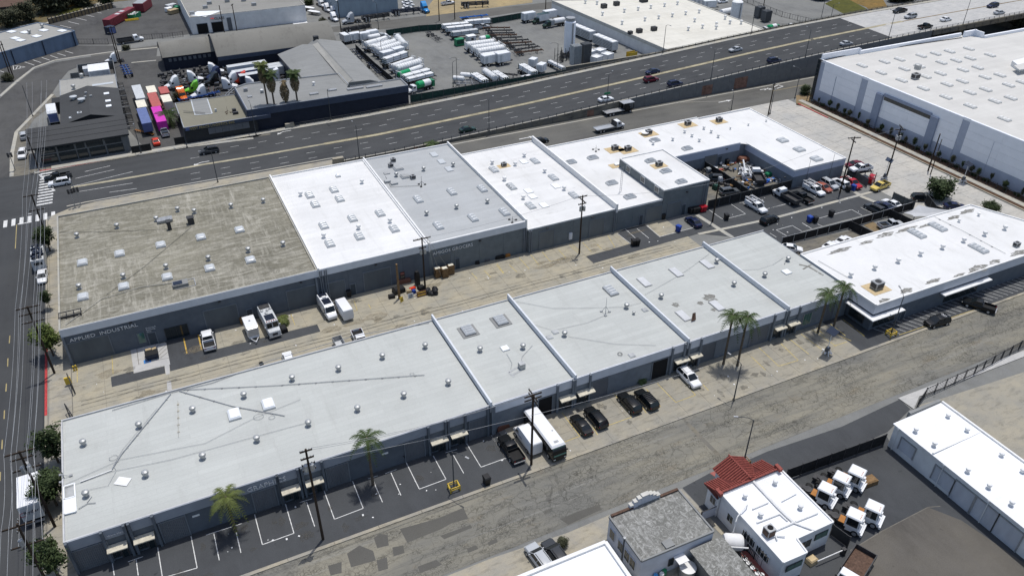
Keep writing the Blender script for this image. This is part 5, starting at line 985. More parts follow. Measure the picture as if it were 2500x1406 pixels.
south_window(gy, (45.11,1.67)[0], (45.76,1.45)[0], 1.2, 2.4, 47.6); wob('back_canopy', MB().cbox((*(46.43,46.93),2.6),(1.5,1.3,.08)), 'trim_white', gy)
tl = b_root('tiled_house', 'white flat-roofed office with a red tiled roof facing the street', 61, 47)
TP = [(56.25,40.2),(59.9,40.1),(60.2,42.2),(66.2,42.2),(66.3,51.9),(56.25,51.9)]
pbld(tl, TP, 4.4, 'wall_white', 'roof_plainwhite', 'trim_white', .2, .2)
wob('front_wing', MB().box(56.0,65.6,52.0,54.3,0,3.6), 'wall_white', tl)
wob('tile_bed', MB().add([(55.7,54.9,3.62),(65.7,54.9,3.62),(65.7,52,4.68),(55.7,52,4.68),(55.7,52,3.5),(65.7,52,3.5)],[(0,1,2,3),(0,3,4),(1,5,2),(0,4,5,1)]), 'tile_dark', tl)
wob('gable_bed', MB().add([(58.4,56.6,3.66),(61,56.6,5.0),(63.6,56.6,3.66),(58.4,52.2,3.66),(61,52.0,5.0),(63.6,52.2,3.66)],[(0,1,4,3),(1,2,5,4),(0,2,1)]), 'tile_dark', tl); wob('gable_wall', MB().box(58.9,63.1,54.31,56.3,0,3.6), 'wall_white', tl)
def tile_row(a, b): wob('roof_tile', MB().tube(a, b, .11, .11, 6), 'tile_red', tl)
for i in range(28):
    x = 55.85+.36*i
    if x < 58.3 or x > 63.7: tile_row((x,54.95,3.66),(x,52.05,4.72))
    elif 58.3 <= x <= 63.7: 
        t = (x-58.4)/2.6 if x < 61 else (63.6-x)/2.6; zc = 3.7+1.34*max(0,min(1,t)); yv_ = 52+2.9*(4.72-zc)/1.06 if zc < 4.68 else 52
        if zc < 4.68: tile_row((x, min(yv_,52.9), 4.72-1.06*(min(yv_,52.9)-52)/2.9),(x,52.05,4.72))
for i in range(12):
    y = 52.4+.36*i; tile_row((58.35,y,3.7),(60.95,y,5.04)); tile_row((63.65,y,3.7),(61.05,y,5.04))
tile_row((61,52,5.1),(61,56.7,5.1)); wob('tile_ridge', MB().tube((55.8,51.98,4.74),(65.6,51.98,4.74),.12,.12,6), 'tile_red', tl)
for x in (55.75,65.75): wob('end_tile', MB().cbox((x,52.0,4.85),(.5,1.1,.5)), 'tile_red', tl)
vents(tl, [(63.78,50.33),(58.63,50.21),(63.88,45.66),(58.42,46.91)], 4.22, VENTW, .75)
pipe(tl, [(61.45,51.91),(61.36,46.97),(61.53,44.23)], 4.25, .2, 'trim_white', 'roof_duct', 0); pipe(tl, [(58.22,48.22),(60.82,48.2)], 4.25, .1, 'trim_white', 'roof_duct', 0); pipe(tl, [(57.28,46.25),(60.88,46.09),(61.02,44.78)], 4.25, .1, 'trim_white', 'roof_duct', 0); pipe(tl, [(57.88,44.3),(61.53,44.23),(63.07,42.12)], 4.25, .14, 'trim_white', 'roof_duct', 0); pipe(tl, [(62.48,47.57),(65.19,47.76)], 4.25, .06, 'trim_white', 'roof_duct', 0); pipe(tl, [(61.83,44.24),(65.39,44.1)], 4.25, .12, 'trim_white', 'roof_duct', 0); pipe(tl, [(57.75,43.02),(58.01,43.64),(59.01,43.01)], 4.3, .1, 'trim_white', 'roof_duct', 0)
p = (57.43,44.26); a = wob('air_conditioner', MB().cbox((p[0],p[1],4.95),(1.15,1.1,1.2)), 'steel', tl); obj('fan', MB().lathe((p[0]+.05,p[1],5.55),[(.38,0),(.38,.05),(.1,.06)],14), 'opening', a); obj('grille', MB().cbox((p[0],p[1]-.56,4.9),(.95,.03,.9)).cbox((p[0]-.585,p[1],4.9),(.03,.9,.9)), 'rust', a)
for q0, q1 in (((47.06,2.64),(44.8,2.6)),((44.39,2.26),(42.17,2.62))):
    for i in range(4):
        f = i/4; y = q0[0]+(q1[0]-q0[0])*f; west_window(tl, 56.25, y-.9*abs(q1[0]-q0[0])/4, y, 1.7, 2.8, frame='wall_white')
for q, X_ in (((49.6,2.12),56.25),((52.92,2.34),56.0)): west_window(tl, X_, q[0]-.5, q[0]+.5, q[1]-.6, q[1]+.6)
south_window(tl, 57, 59.4, 2.3, 3.2, 40.1, 2, 'glass_green'); south_window(tl, 63.6, 65.6, 2.2, 3.2, 42.2, 2, 'glass_green'); south_window(tl, 61, 63, 1.6, 3.0, 42.2, 2, 'glass', 'trim_white')
cl = b_root('lean_to_shed', 'low shed with rain-streaked pale sheet roof behind the weathered building', 50, 44)
wob('wall', MB().box(48.2,48.4,36,46.6,0,3.0).box(52.3,52.5,36,46.6,0,3.0), 'wall_slate', cl); wob('roof', MB().add([(47.8,47.3,3.1),(52.7,47.1,3.3),(52.7,35,3.3),(47.8,35,3.1),(47.8,47.3,3.0),(52.7,47.1,3.2),(52.7,35,3.2),(47.8,35,3.0)],[(3,2,1,0),(4,5,6,7),(0,1,5,4),(3,0,4,7)]), 'roof_weathered', cl)
bw = b_root('white_roofed_building', 'white-roofed building cut by the bottom edge with two cars behind it', 32, 46)
pbld(bw, [(20,30),(37.6,30),(37.7,51.0),(20,51.1)], 6.0, 'wall_white', 'roof_plainwhite', 'trim_white', .35, .45)
ga = b_root('garage_building', 'white-roofed garage building with a row of roller doors at the right edge', 92, 40)
wob('wall', MB().box(87.4,97,20,51.6,0,4.3), 'wall_white', ga); wob('roof', MB().add([(87.1,20,4.45),(97.2,20,4.7),(97.2,51.8,4.7),(87.1,51.8,4.45),(87.1,20,4.3),(97.2,20,4.3),(97.2,51.8,4.3),(87.1,51.8,4.3)],[(0,1,2,3),(4,0,3,7),(4,5,1,0)]), 'roof_plainwhite', ga)
wob('front_parapet', MB().box(90.5,96.9,51.85,52.3,0,5.0), 'roof_ash', ga); wob('side_parapet', MB().box(96.9,97.2,20,51.8,4.0,4.95), 'trim_white', ga); wob('roof_seam', MB().box(87.2,96.9,44.9,45.1,4.6,4.74), 'trim_white', ga)
vents(ga, [(95.13,49.18),(88.48,49.12),(95.14,45.95),(88.56,45.99),(95.3,40.54),(88.63,40.58),(95.19,37.28),(88.73,37.43),(88.83,34.18)], 4.55, VENTW, .75)
for q0, q1, z0, z1 in (((50.07,1.67),(47.34,2.03),1.0,3.2),((44.17,1.68),(40.8,2.02),.6,3.2),((40.91,1.55),(37.63,2.46),0,3.4),((37.63,1.76),(34.14,2.35),0,3.4),((34.32,1.47),(30.64,2.11),0,3.4)):
    a, b = min(q0[0],q1[0])+.15, max(q0[0],q1[0])-.15
    f = wob('roll_door' if z0 < .3 else 'shutter', MB().box(87.32,87.4,a,b,z0,z1), 'roll_door_light', ga); obj('door_frame', MB().box(87.22,87.4,a-.15,a,z0,z1+.15).box(87.22,87.4,b,b+.15,z0,z1+.15).box(87.22,87.4,a,b,z1,z1+.15), 'steel', f)
for y in (50.8,43,36): wob('downpipe', MB().tube((87.25,y,0),(87.25,y,4.3),.06,.06,6).cbox((87.2,y,4.2),(.3,.3,.3)), 'wall_white', ga)

# ================================================================ VEHICLES
WH_ = {}
def wheel_me(r, w):
    kx = (round(r,2), round(w,2))
    if kx not in WH_:
        t = MB().tube((0,-w/2,0),(0,w/2,0),r,r,16); rim = MB().tube((0,-w/2-.012,0),(0,w/2+.012,0),r*.62,r*.58,12)
        WH_[kx] = (shared('wheel', t, 'rubber'), shared('rim', rim, 'frame_alu'))
    return WH_[kx]
def wheels(root, xs, y, r=.33, w=.22):
    a, b = wheel_me(r, w)
    for x in xs:
        for s_ in (1,-1):
            o = bpy.data.objects.new('wheel', a); col.objects.link(o); o.parent = root; o.location = (x, s_*y, r)
            q = bpy.data.objects.new('rim', b); col.objects.link(q); q.parent = o
def secs(st):                                       # stations (x, halfwidth, z0, z1[, top factor])
    out = []
    for s_ in st:
        x, w_, z0, z1 = s_[:4]; tf = s_[4] if len(s_) > 4 else .84; h = z1-z0
        out.append([(x,-w_*.9,z0),(x,-w_,z0+h*.28),(x,-w_*.985,z0+h*.72),(x,-w_*tf,z1),(x,w_*tf,z1),(x,w_*.985,z0+h*.72),(x,w_,z0+h*.28),(x,w_*.9,z0)])
    return out
def lamp_parts(root, xf, xr, y, z, zr=None, w=.36, h=.16):
    for s_ in (1,-1):
        obj('headlight', MB().box(xf-.14,xf+.015,min(s_*y,s_*(y-w)),max(s_*y,s_*(y-w)),z,z+h), 'lamp_glass', root)
        zz = zr or z+.1; obj('tail_light', MB().box(xr-.015,xr+.1,min(s_*y,s_*(y-w*.8)),max(s_*y,s_*(y-w*.8)),zz,zz+h), 'light_red', root)
def mirrors(root, x, y, z, m='rubber', s=.1):
    for q in (1,-1): obj('mirror', MB().cbox((x,q*(y+.1),z),(.12,.22,.16)), m, root)
def cabin(root, xb0, xb1, xt0, xt1, wb, wt, zb, zt, roof_m, glass='glass_car'):
    """xb0 rear base, xb1 front base, xt0/xt1 roof ends: four windows and a roof on corner pillars"""
    B = [(xb0,-wb),(xb1,-wb),(xb1,wb),(xb0,wb)]; T = [(xt0,-wt),(xt1,-wt),(xt1,wt),(xt0,wt)]; zr = zt-.06
    def q(i, j, nm, ins=.0):
        a, b, c, d = (*B[i],zb),(*B[j],zb),(*T[j],zr),(*T[i],zr)
        obj(nm, MB().add([a,b,c,d],[(0,1,2,3)]), glass, root)
    q(0,1,'side_window'); q(2,3,'side_window'); q(1,2,'windscreen'); q(3,0,'rear_window')
    mb = MB(); 
    mb.frus(xt0-.03,xt1+.03,-wt-.02,wt+.02,zr,xt0+.12,xt1-.12,-wt+.1,wt-.1,zt)
    for i in range(4): mb.tube((*B[i],zb),(*T[i],zr),.045,.045,4)
    xm = (xb0+xb1)/2; xm2 = (xt0+xt1)/2
    for s_ in (1,-1): mb.tube((xm,s_*(wb+.005),zb),(xm2,s_*(wt+.005),zr),.04,.04,4)
    obj('roof', mb, roof_m, root, True)
def build_sedan(r, p):
    L, w_ = 2.35, .9
    obj('body', MB().loft(secs([(-L,.74,.42,.82),(-L+.1,.84,.28,.92),(-1.75,w_,.22,.99),(-.9,w_,.2,.95),(.75,w_,.2,.93),(1.1,w_,.2,.9),(1.95,.86,.24,.80),(L-.08,.76,.30,.70),(L,.66,.38,.62)])), p, r, True)
    cabin(r, -1.75, 1.12, -1.0, .25, .80, .62, .92, 1.44, p); wheels(r, (-1.38,1.42), .80, .33); lamp_parts(r, L-.06, -L+.04, .74, .52, .70); mirrors(r, .7, .86, .98, p)
def build_suv(r, p):
    L, w_ = 2.4, .96
    obj('body', MB().loft(secs([(-L,.84,.50,1.02),(-L+.1,.93,.34,1.10),(-1.6,w_,.28,1.1),(.9,w_,.28,1.08),(1.2,w_,.28,1.06),(2.1,.92,.30,.98),(L-.05,.84,.38,.86),(L,.78,.44,.80)])), p, r, True)
    cabin(r, -2.3, 1.2, -1.95, .3, .86, .70, 1.07, 1.74, p); wheels(r, (-1.45,1.5), .86, .37, .25); lamp_parts(r, L-.04, -L+.03, .84, .62, .85); mirrors(r, .75, .92, 1.15, p)
    for s_ in (1,-1): obj('roof_rail', MB().box(-1.7,.1,s_*.56-.03,s_*.56+.03,1.73,1.79), 'rubber', r)
def bed(r, x0, x1, w_, z0, z1, p, floor='rubber', nm='cargo_bed'):
    t = .07
    obj(nm, MB().box(x0,x1,-w_,-w_+t,z0-.35,z1).box(x0,x1,w_-t,w_,z0-.35,z1).box(x0,x0+t,-w_+t,w_-t,z0-.35,z1).box(x1-t,x1,-w_+t,w_-t,z0-.35,z1), p, r)
    obj('bed_floor', MB().box(x0+t,x1-t,-w_+t,w_-t,z0-.04,z0), floor, r)
def build_pickup(r, p):
    L, w_ = 2.85, .98
    obj('body', MB().loft(secs([(-.6,w_,.42,1.16),(1.15,w_,.40,1.14),(1.4,w_,.4,1.12),(2.45,.95,.42,1.06),(L-.05,.88,.48,.95),(L,.82,.52,.88)])), p, r, True)
    obj('chassis', MB().box(-2.7,2.5,-.55,.55,.35,.6), 'rubber', r); bed(r, -2.8, -.62, w_, .78, 1.2, p)
    cabin(r, -.55, 1.45, -.35, .65, .88, .74, 1.13, 1.84, p); wheels(r, (-1.75,1.8), .88, .40, .27); lamp_parts(r, L-.03, -2.79, .88, .72, .85); mirrors(r, 1.1, .95, 1.25, p)
    obj('rear_bumper', MB().box(-2.95,-2.8,-.9,.9,.5,.68), 'frame_alu', r)
def build_util(r, p):
    build_pickup(r, p)
    for s_ in (1,-1): obj('tool_box', MB().box(-2.8,-.62,min(s_*.72,s_*1.06),max(s_*.72,s_*1.06),.7,1.5), p, r)
    mb = MB()
    for s_ in (1,-1):
        mb.box(-2.9,1.1,s_*.95-.05,s_*.95+.05,2.08,2.2)
        for x in (-2.7,-.8,.9): mb.box(x-.05,x+.05,s_*.95-.05,s_*.95+.05,1.45,2.08)
        mb.box(-2.9,-.6,s_*.6-.04,s_*.6+.04,2.1,2.2)
    for x in (-2.6,-.7): mb.box(x-.04,x+.04,-.9,.9,2.02,2.08)
    obj('ladder_rack', mb, 'trim_white', r)
def build_van(r, p):
    L, w_ = 2.95, 1.0
    obj('body', MB().loft(secs([(-L,.95,.45,2.45,.86),(-L+.1,w_,.38,2.55,.86),(1.1,w_,.36,2.55,.86),(1.5,w_,.36,2.38,.84),(2.05,.98,.36,1.45,.86),(2.75,.92,.40,1.15,.86),(L,.84,.45,.95,.86)])), p, r, True)
    obj('windscreen', MB().hexa([(1.56,-.80,2.28),(2.06,-.84,1.46),(2.06,.84,1.46),(1.56,.80,2.28)],[(1.6,-.78,2.32),(2.12,-.82,1.48),(2.12,.82,1.48),(1.6,.78,2.32)]), 'glass_car', r)
    for s_ in (1,-1): obj('side_window', MB().box(1.0,1.6,s_*.985-.03,s_*.985+.03,1.45,2.0), 'glass_car', r)
    for s_ in (.48,-.48): obj('rear_door', MB().box(-L-.03,-L,s_-.42,s_+.42,.55,2.35), p, r)
    wheels(r, (-1.75,1.95), .9, .36, .25); lamp_parts(r, L-.02, -L+.0, .86, .72, 1.1); mirrors(r, 1.75, 1.0, 1.5)
def build_bus(r, p):
    L, w_ = 4.6, 1.2
    obj('body', MB().loft(secs([(-L,1.1,.45,2.6,.9),(-L+.1,w_,.35,2.72,.92),(L-.6,w_,.35,2.72,.92),(L-.15,w_,.38,2.3,.92),(L,1.12,.45,1.5,.92)])), p, r, True)
    obj('roof', MB().frus(-L,L-.45,-1.18,1.18,2.68,-L+.1,L-.7,-1.0,1.0,2.95), 'car_white', r)
    obj('windscreen', MB().hexa([(L-.5,-1.05,2.6),(L+.02,-1.05,1.35),(L+.02,1.05,1.35),(L-.5,1.05,2.6)],[(L-.42,-1.03,2.63),(L+.06,-1.03,1.4),(L+.06,1.03,1.4),(L-.42,1.03,2.63)]), 'glass_green', r)
    for s_ in (1,-1):
        for i in range(5): obj('side_window', MB().box(-4.1+1.5*i,-2.75+1.5*i,s_*1.19-.02,s_*1.19+.03,1.45,2.4), 'glass_car', r)
    obj('roof_vent', MB().box(3.1,3.5,-.35,.35,2.9,3.0).box(1,1.2,.5,.7,2.92,3.0), 'steel', r); wheels(r, (-2.6,3.2), 1.08, .45, .28); lamp_parts(r, L, -L, 1.05, .7, 1.0); mirrors(r, L-.2, 1.2, 1.9)
def build_stepvan(r, p):
    L, w_ = 3.5, 1.12
    obj('body', MB().loft(secs([(-L,w_,.5,3.0,.94),(1.9,w_,.45,3.0,.94),(2.35,w_,.45,2.9,.94),(2.5,1.1,.45,1.75,.94),(L-.1,1.05,.5,1.55,.92),(L,1.0,.6,1.4,.92)])), p, r, True)
    for s_ in (1,-1): obj('windscreen', MB().hexa([(2.38,s_*.52-.45,2.75),(2.52,s_*.52-.45,1.82),(2.52,s_*.52+.45,1.82),(2.38,s_*.52+.45,2.75)],[(2.43,s_*.52-.43,2.72),(2.57,s_*.52-.43,1.85),(2.57,s_*.52+.43,1.85),(2.43,s_*.52+.43,2.72)]), 'glass_car', r)
    obj('solar_panel', MB().box(.1,1.8,-.8,.75,3.03,3.1), 'solar', r); obj('roof_hatch', MB().box(-3.3,-2.0,-.9,.9,3.02,3.12), 'steel_dark', r)
    for x, y in ((-1.4,-.7),(-1.2,.2),(-1.5,.8),(-.4,-.2)): obj('roof_vent', MB().lathe((x,y,3.0),[(.26,0),(.26,.2),(.1,.3)],10), 'galv', r)
    for i in range(5): obj('marker_light', MB().cbox((2.15,-.8+.4*i,3.0),(.16,.14,.16)), 'light_red', r)
    wheels(r, (-2.2,2.6), 1.0, .42, .28); lamp_parts(r, L+.0, -L, 1.0, .85, 1.0); mirrors(r, 2.4, 1.15, 2.1, 'car_white'); obj('front_bumper', MB().box(L,L+.2,-1.1,1.1,.45,.68), 'steel', r); obj('grille', MB().box(L,L+.03,-.45,.45,.8,1.25), 'steel_dark', r)
def build_ctrailer(r, p):
    obj('body', MB().box(-2.2,1.3,-1.0,1.0,.55,2.5).hexa([(1.3,-1.0,.55),(2.0,-.85,.55),(2.0,.85,.55),(1.3,1.0,.55)],[(1.3,-1.0,2.5),(1.75,-.8,2.3),(1.75,.8,2.3),(1.3,1.0,2.5)]), p, r)
    obj('nose_panel', MB().hexa([(1.32,-.98,1.0),(2.02,-.83,1.0),(2.02,.83,1.0),(1.32,.98,1.0)],[(1.36,-.96,2.5),(1.79,-.78,2.32),(1.79,.78,2.32),(1.36,.96,2.5)]), 'frame_alu', r)
    obj('hitch', MB().tube((1.9,-.7,.5),(3.2,0,.5),.06).tube((1.9,.7,.5),(3.2,0,.5),.06).box(3.1,3.3,-.12,.12,.4,.65), 'car_white', r); wheels(r, (-.6,), .98, .33); obj('roof_vent', MB().box(-.7,-.4,-.15,.15,2.5,2.58), 'steel', r)
def build_semi(r, p):                                # conventional sleeper tractor
    obj('chassis', MB().box(-3.6,1.5,-.5,.5,.6,.95).box(-2.7,-1.7,-.5,.5,.95,1.15), 'steel_dark', r)
    obj('body', MB().loft(secs([(1.5,1.05,.6,1.75,.7),(2.2,1.0,.55,1.6,.66),(3.1,.85,.55,1.35,.6),(3.4,.7,.6,1.15,.6)])), p, r, True)
    obj('cab', MB().loft(secs([(-.9,1.15,.75,3.9,.86),(-.7,1.2,.7,3.95,.84),(.3,1.2,.7,3.6,.78),(.9,1.15,.7,2.75,.8),(1.2,1.1,.7,2.5,.8),(1.75,1.05,.7,1.75,.85)])), p, r, True)
    obj('windscreen', MB().hexa([(1.22,-.84,2.42),(1.76,-.86,1.78),(1.76,.86,1.78),(1.22,.84,2.42)],[(1.27,-.82,2.44),(1.81,-.84,1.8),(1.81,.84,1.8),(1.27,.82,2.44)]), 'glass_car', r)
    for s_ in (1,-1): obj('side_window', MB().box(.6,1.3,s_*1.1-.06,s_*1.1+.06,1.75,2.3), 'glass_car', r); obj('fuel_tank', MB().tube((-.6,s_*1.0,.75),(.7,s_*1.0,.75),.3,.3,10), 'frame_alu', r); obj('exhaust', MB().tube((-1.05,s_*.95,.9),(-1.05,s_*.95,3.3),.09,.09,6), 'frame_alu', r)
    wheels(r, (2.5,), 1.0, .5, .3); wheels(r, (-2.0,-3.2), .92, .5, .55); lamp_parts(r, 3.32, -3.62, .75, .85, .9, .22)
def build_goat(r, p):                                # yard tractor with a small square cab
    obj('chassis', MB().box(-2.6,2.3,-.5,.5,.55,.9), 'steel_dark', r); obj('cab', MB().box(.1,1.85,-1.1,.55,1.1,2.95), p, r); obj('roof', MB().frus(-.05,2.05,-1.2,.65,2.95,.05,1.95,-1.1,.55,3.1), p, r)
    obj('body', MB().hexa([(.3,-1.1,.6),(2.4,-1.05,.6),(2.4,1.05,.6),(.3,1.1,.6)],[(.4,-1.1,1.12),(2.3,-1.0,1.05),(2.3,1.0,1.05),(.4,1.1,1.12)]), p, r); obj('bonnet', MB().box(.4,2.15,.6,1.05,1.1,1.5), p, r)
    obj('windscreen', MB().box(1.85,1.9,-1.0,.45,1.5,2.85), 'glass_green', r); obj('side_window', MB().box(.3,1.7,-1.15,-1.1,1.6,2.8), 'glass_car', r); obj('side_window', MB().box(.3,1.7,.55,.6,1.6,2.8), 'glass_car', r); obj('rear_window', MB().box(.05,.1,-1.0,.45,1.5,2.75), 'glass_car', r)
    obj('fifth_wheel', MB().lathe((-1.3,0,.95),[(.55,0),(.55,.12),(.2,.15)],10).box(-2.1,-.8,-.3,.3,.9,1.05), 'steel_dark', r); obj('deck', MB().box(-.75,.05,-.6,.6,.92,1.0), 'p_orange', r)
    obj('front_bumper', MB().box(2.3,2.55,-1.15,1.15,.5,.85), 'car_white', r); wheels(r, (1.6,), .95, .48, .3); wheels(r, (-1.5,), .85, .5, .6)
    for i in range(3): obj('marker_light', MB().cbox((1.7,-.75+.3*i,3.12),(.1,.1,.08)), 'light_amber', r)
def cabover(r, p, x):                                # bonneted day cab, front bumper at x+1.9
    obj('body', MB().loft(secs([(x+.6,1.0,.6,1.6,.75),(x+1.5,.92,.6,1.4,.7),(x+1.85,.78,.65,1.15,.7)])), p, r, True)
    obj('cab', MB().loft(secs([(x-.9,1.05,.7,2.35,.86),(x+.2,1.05,.7,2.4,.84),(x+.75,1.0,.7,1.6,.88)])), p, r, True)
    obj('windscreen', MB().hexa([(x+.24,-.82,2.3),(x+.76,-.86,1.62),(x+.76,.86,1.62),(x+.24,.82,2.3)],[(x+.3,-.8,2.32),(x+.82,-.84,1.64),(x+.82,.84,1.64),(x+.3,.8,2.32)]), 'glass_car', r)
    for s_ in (1,-1): obj('side_window', MB().box(x-.5,x+.2,s_*1.0-.06,s_*1.0+.06,1.6,2.1), 'glass_car', r)
    mirrors(r, x+.5, 1.0, 1.9)
def build_flatbed(r, p):
    cabover(r, p, 2.6); obj('chassis', MB().box(-4.3,2.6,-.45,.45,.55,.85), 'steel_dark', r); obj('bed_floor', MB().box(-4.6,1.2,-1.2,1.2,1.02,1.14), 'frame_alu', r)
    for s_ in (1,-1): obj('side_rail', MB().box(-4.6,1.2,min(s_*1.1,s_*1.25),max(s_*1.1,s_*1.25),.95,1.25), 'steel', r)
    obj('headboard', MB().box(1.25,1.4,-1.15,1.15,1.1,2.5).tube((1.3,-1.1,1.2),(.3,-1.1,2.2),.05,.05,4).tube((1.3,1.1,1.2),(.3,1.1,2.2),.05,.05,4), 'steel_dark', r); wheels(r, (3.5,), .95, .45, .28); wheels(r, (-2.4,-3.4), .9, .45, .5)
def build_towdeck(r, p):                             # two-deck car carrier: low bed behind a raised deck over the cab
    cabover(r, 'car_black', 2.6); obj('chassis', MB().box(-4.3,2.6,-.45,.45,.55,.85), 'steel_dark', r); obj('bed_floor', MB().box(-4.6,1.4,-1.2,1.2,1.0,1.16), 'frame_alu', r); obj('upper_deck', MB().box(.9,4.6,-1.2,1.2,2.9,3.06), 'frame_alu', r)
    pieces('deck_post', MB().box(-.08,.08,-.08,.08,1.0,2.9), 'steel_dark', [(x,y,0) for x in (1.1,4.4) for y in (-1.1,1.1)], r); wheels(r, (3.5,), .95, .45, .28); wheels(r, (-2.2,-3.3), .9, .45, .5)
def build_boxtruck(r, p):
    cabover(r, p, 2.7); obj('chassis', MB().box(-4,2.7,-.45,.45,.55,.9), 'steel_dark', r); obj('box_body', MB().box(-4.2,1.7,-1.25,1.25,1.05,3.7), 'p_white', r); obj('roof', MB().box(-4.22,1.72,-1.27,1.27,3.7,3.76), 'car_white', r); obj('rear_door', MB().box(-4.25,-4.2,-1.1,1.1,1.15,3.5), 'p_lightgrey', r); wheels(r, (3.6,), .95, .42, .28); wheels(r, (-2.6,), .92, .45, .5); obj('rear_bumper', MB().box(-4.5,-4.2,-1.1,1.1,.55,.7), 'steel', r)
def build_stake(r, p):
    cabover(r, p, 2.3); obj('chassis', MB().box(-3.2,2.2,-.45,.45,.5,.9), 'steel_dark', r); obj('bed_floor', MB().box(-3.3,1.1,-1.15,1.15,.95,1.05), 'rust' if 0 else 'steel_dark', r)
    for nm, b in (('side_gate',(-3.3,1.1,-1.2,-1.1)),('side_gate',(-3.3,1.1,1.1,1.2)),('front_gate',(1.1,1.2,-1.2,1.2)),('tailgate',(-3.4,-3.3,-1.2,1.2))): obj(nm, MB().box(*b,1.0,1.75), 'steel_dark', r)
    wheels(r, (3.2,), .95, .42, .28); wheels(r, (-1.9,), .92, .42, .5)
def build_chassis(r, p):                             # skeletal container trailer
    L = 5.6; obj('frame', MB().box(-L,L,-.5,-.34,.95,1.2).box(-L,L,.34,.5,.95,1.2), p, r)
    for x in (-5.4,-2.6,.4,3.2,5.4): obj('cross_beam', MB().box(x-.12,x+.12,-1.15,1.15,1.0,1.2), p, r)
    wheels(r, (-4.2,-3.0), .92, .48, .5); obj('landing_leg', MB().box(3.0,3.2,-.6,-.45,.1,1.0).box(3.0,3.2,.45,.6,.1,1.0), p, r)
def build_tubes(r, p, n=3, rows=2, rad=.28, L=5.0):   # trailer of long gas cylinders
    build_chassis(r, 'steel_dark')
    me = shared('gas_tube', MB().hlathe((0,0,0),(1,0),[(-L,.05),(-L+.25,rad*.8),(-L+.5,rad),(L-.5,rad),(L-.25,rad*.8),(L,.05)],10), p, True)
    for j in range(rows):
        for i in range(n): o = bpy.data.objects.new('gas_tube', me); col.objects.link(o); o.parent = r; o.location = (0,(i-(n-1)/2)*rad*2.08,1.5+j*rad*2.08)
    for x in (-L+.3,-1.6,1.6,L-.3): obj('clamp_band', MB().box(x-.06,x+.06,-n*rad-.06,n*rad+.06,1.2,1.5+rad*(2*rows-1)+.04), 'p_darkgreen' if abs(x) > 3 else 'steel', r)
def build_tank(r, p, L=5.2, rad=1.15, ribs=11):      # ribbed white tank container in an end-framed trailer
    build_chassis(r, 'steel_dark')
    obj('tank', MB().hlathe((0,0,2.5),(1,0),[(-L,.3),(-L+.12,rad*.75),(-L+.45,rad),(L-.45,rad),(L-.12,rad*.75),(L,.3)],18), p, r, True)
    for i in range(ribs): x = -L+.7+(2*L-1.4)*i/(ribs-1); obj('rib', MB().hlathe((x,0,2.5),(1,0),[(-.05,rad+.05),(.05,rad+.05)],18), 'p_lightgrey', r)
    for x in (-L,L): obj('end_frame', MB().box(x-.08,x+.08,-1.2,-1.05,1.2,3.7).box(x-.08,x+.08,1.05,1.2,1.2,3.7).box(x-.08,x+.08,-1.05,1.05,3.55,3.7).box(x-.08,x+.08,-1.05,1.05,1.2,1.35), p, r)
def build_plaintank(r, p): build_tank(r, p, 5.0, 1.0, 3)
def build_unit(r, p, x0=-2.6, x1=2.6):                # white equipment box on a trailer
    obj('body', MB().box(x0,x1,-1.2,1.2,1.1,3.6), p, r); obj('roof', MB().box(x0+.1,x1-.1,-1.1,1.1,3.6,3.68), 'car_white', r); obj('door', MB().box(x0+.6,x0+1.6,-1.23,-1.2,1.2,3.2), 'p_lightgrey', r); obj('end_door', MB().box(x0-.03,x0,-1.0,1.0,1.2,3.4), 'p_lightgrey', r)
    obj('chassis', MB().box(x0-.3,x1+1.4,-.5,.5,.75,1.08), 'steel_dark', r); wheels(r, (x0+.8,x0+2.0), .92, .48, .5)
def build_tanktruck(r, p):
    cabover(r, p, 3.0); obj('chassis', MB().box(-3.8,2.9,-.45,.45,.6,.95), 'steel_dark', r); obj('tank', MB().hlathe((-1.1,0,2.0),(1,0),[(-2.6,.3),(-2.4,.85),(-2.1,1.05),(.2,1.05),(.25,1.05)],16), 'p_white', r, True); obj('tank_band', MB().hlathe((-1.1,0,2.0),(1,0),[(.25,1.06),(2.2,1.06),(2.4,.85),(2.6,.3)],16), 'car_green', r, True)
    obj('pump_cabinet', MB().box(-4.6,-3.75,-1.1,1.1,.7,2.6), 'p_green', r); wheels(r, (3.9,), .95, .48, .3); wheels(r, (-1.9,-3.1), .92, .48, .5)
def build_propane(r, p):
    cabover(r, p, 3.2); obj('chassis', MB().box(-4.2,3,-.45,.45,.6,.95), 'steel_dark', r); obj('tank', MB().hlathe((-1.9,0,2.0),(1,0),[(-2.7,.3),(-2.5,.75),(-2.2,.95),(2.0,.95),(2.3,.75),(2.5,.3)],16), 'p_white', r, True); obj('cabinet', MB().box(.8,2.2,-1.15,1.15,.95,2.8), 'p_grey', r); wheels(r, (4.1,), .95, .48, .3); wheels(r, (-2.3,-3.5), .92, .48, .5)
def build_container(r, p, L=12.0):
    obj('body', MB().box(-L/2,L/2,-1.2,1.2,.15,2.55), p, r); obj('roof', MB().box(-L/2,L/2,-1.22,1.22,2.55,2.6), p, r)
    n = int(L/.5); me = shared('corrugation', MB().box(-.1,.1,-1.235,1.235,.3,2.45), p)
    for i in range(n): o = bpy.data.objects.new('corrugation', me); col.objects.link(o); o.parent = r; o.location = (-L/2+.25+(L-.5)*i/(n-1),0,0)
    for s_ in (.58,-.58): obj('door', MB().box(-L/2-.04,-L/2,s_-.54,s_+.54,.25,2.45), p, r)
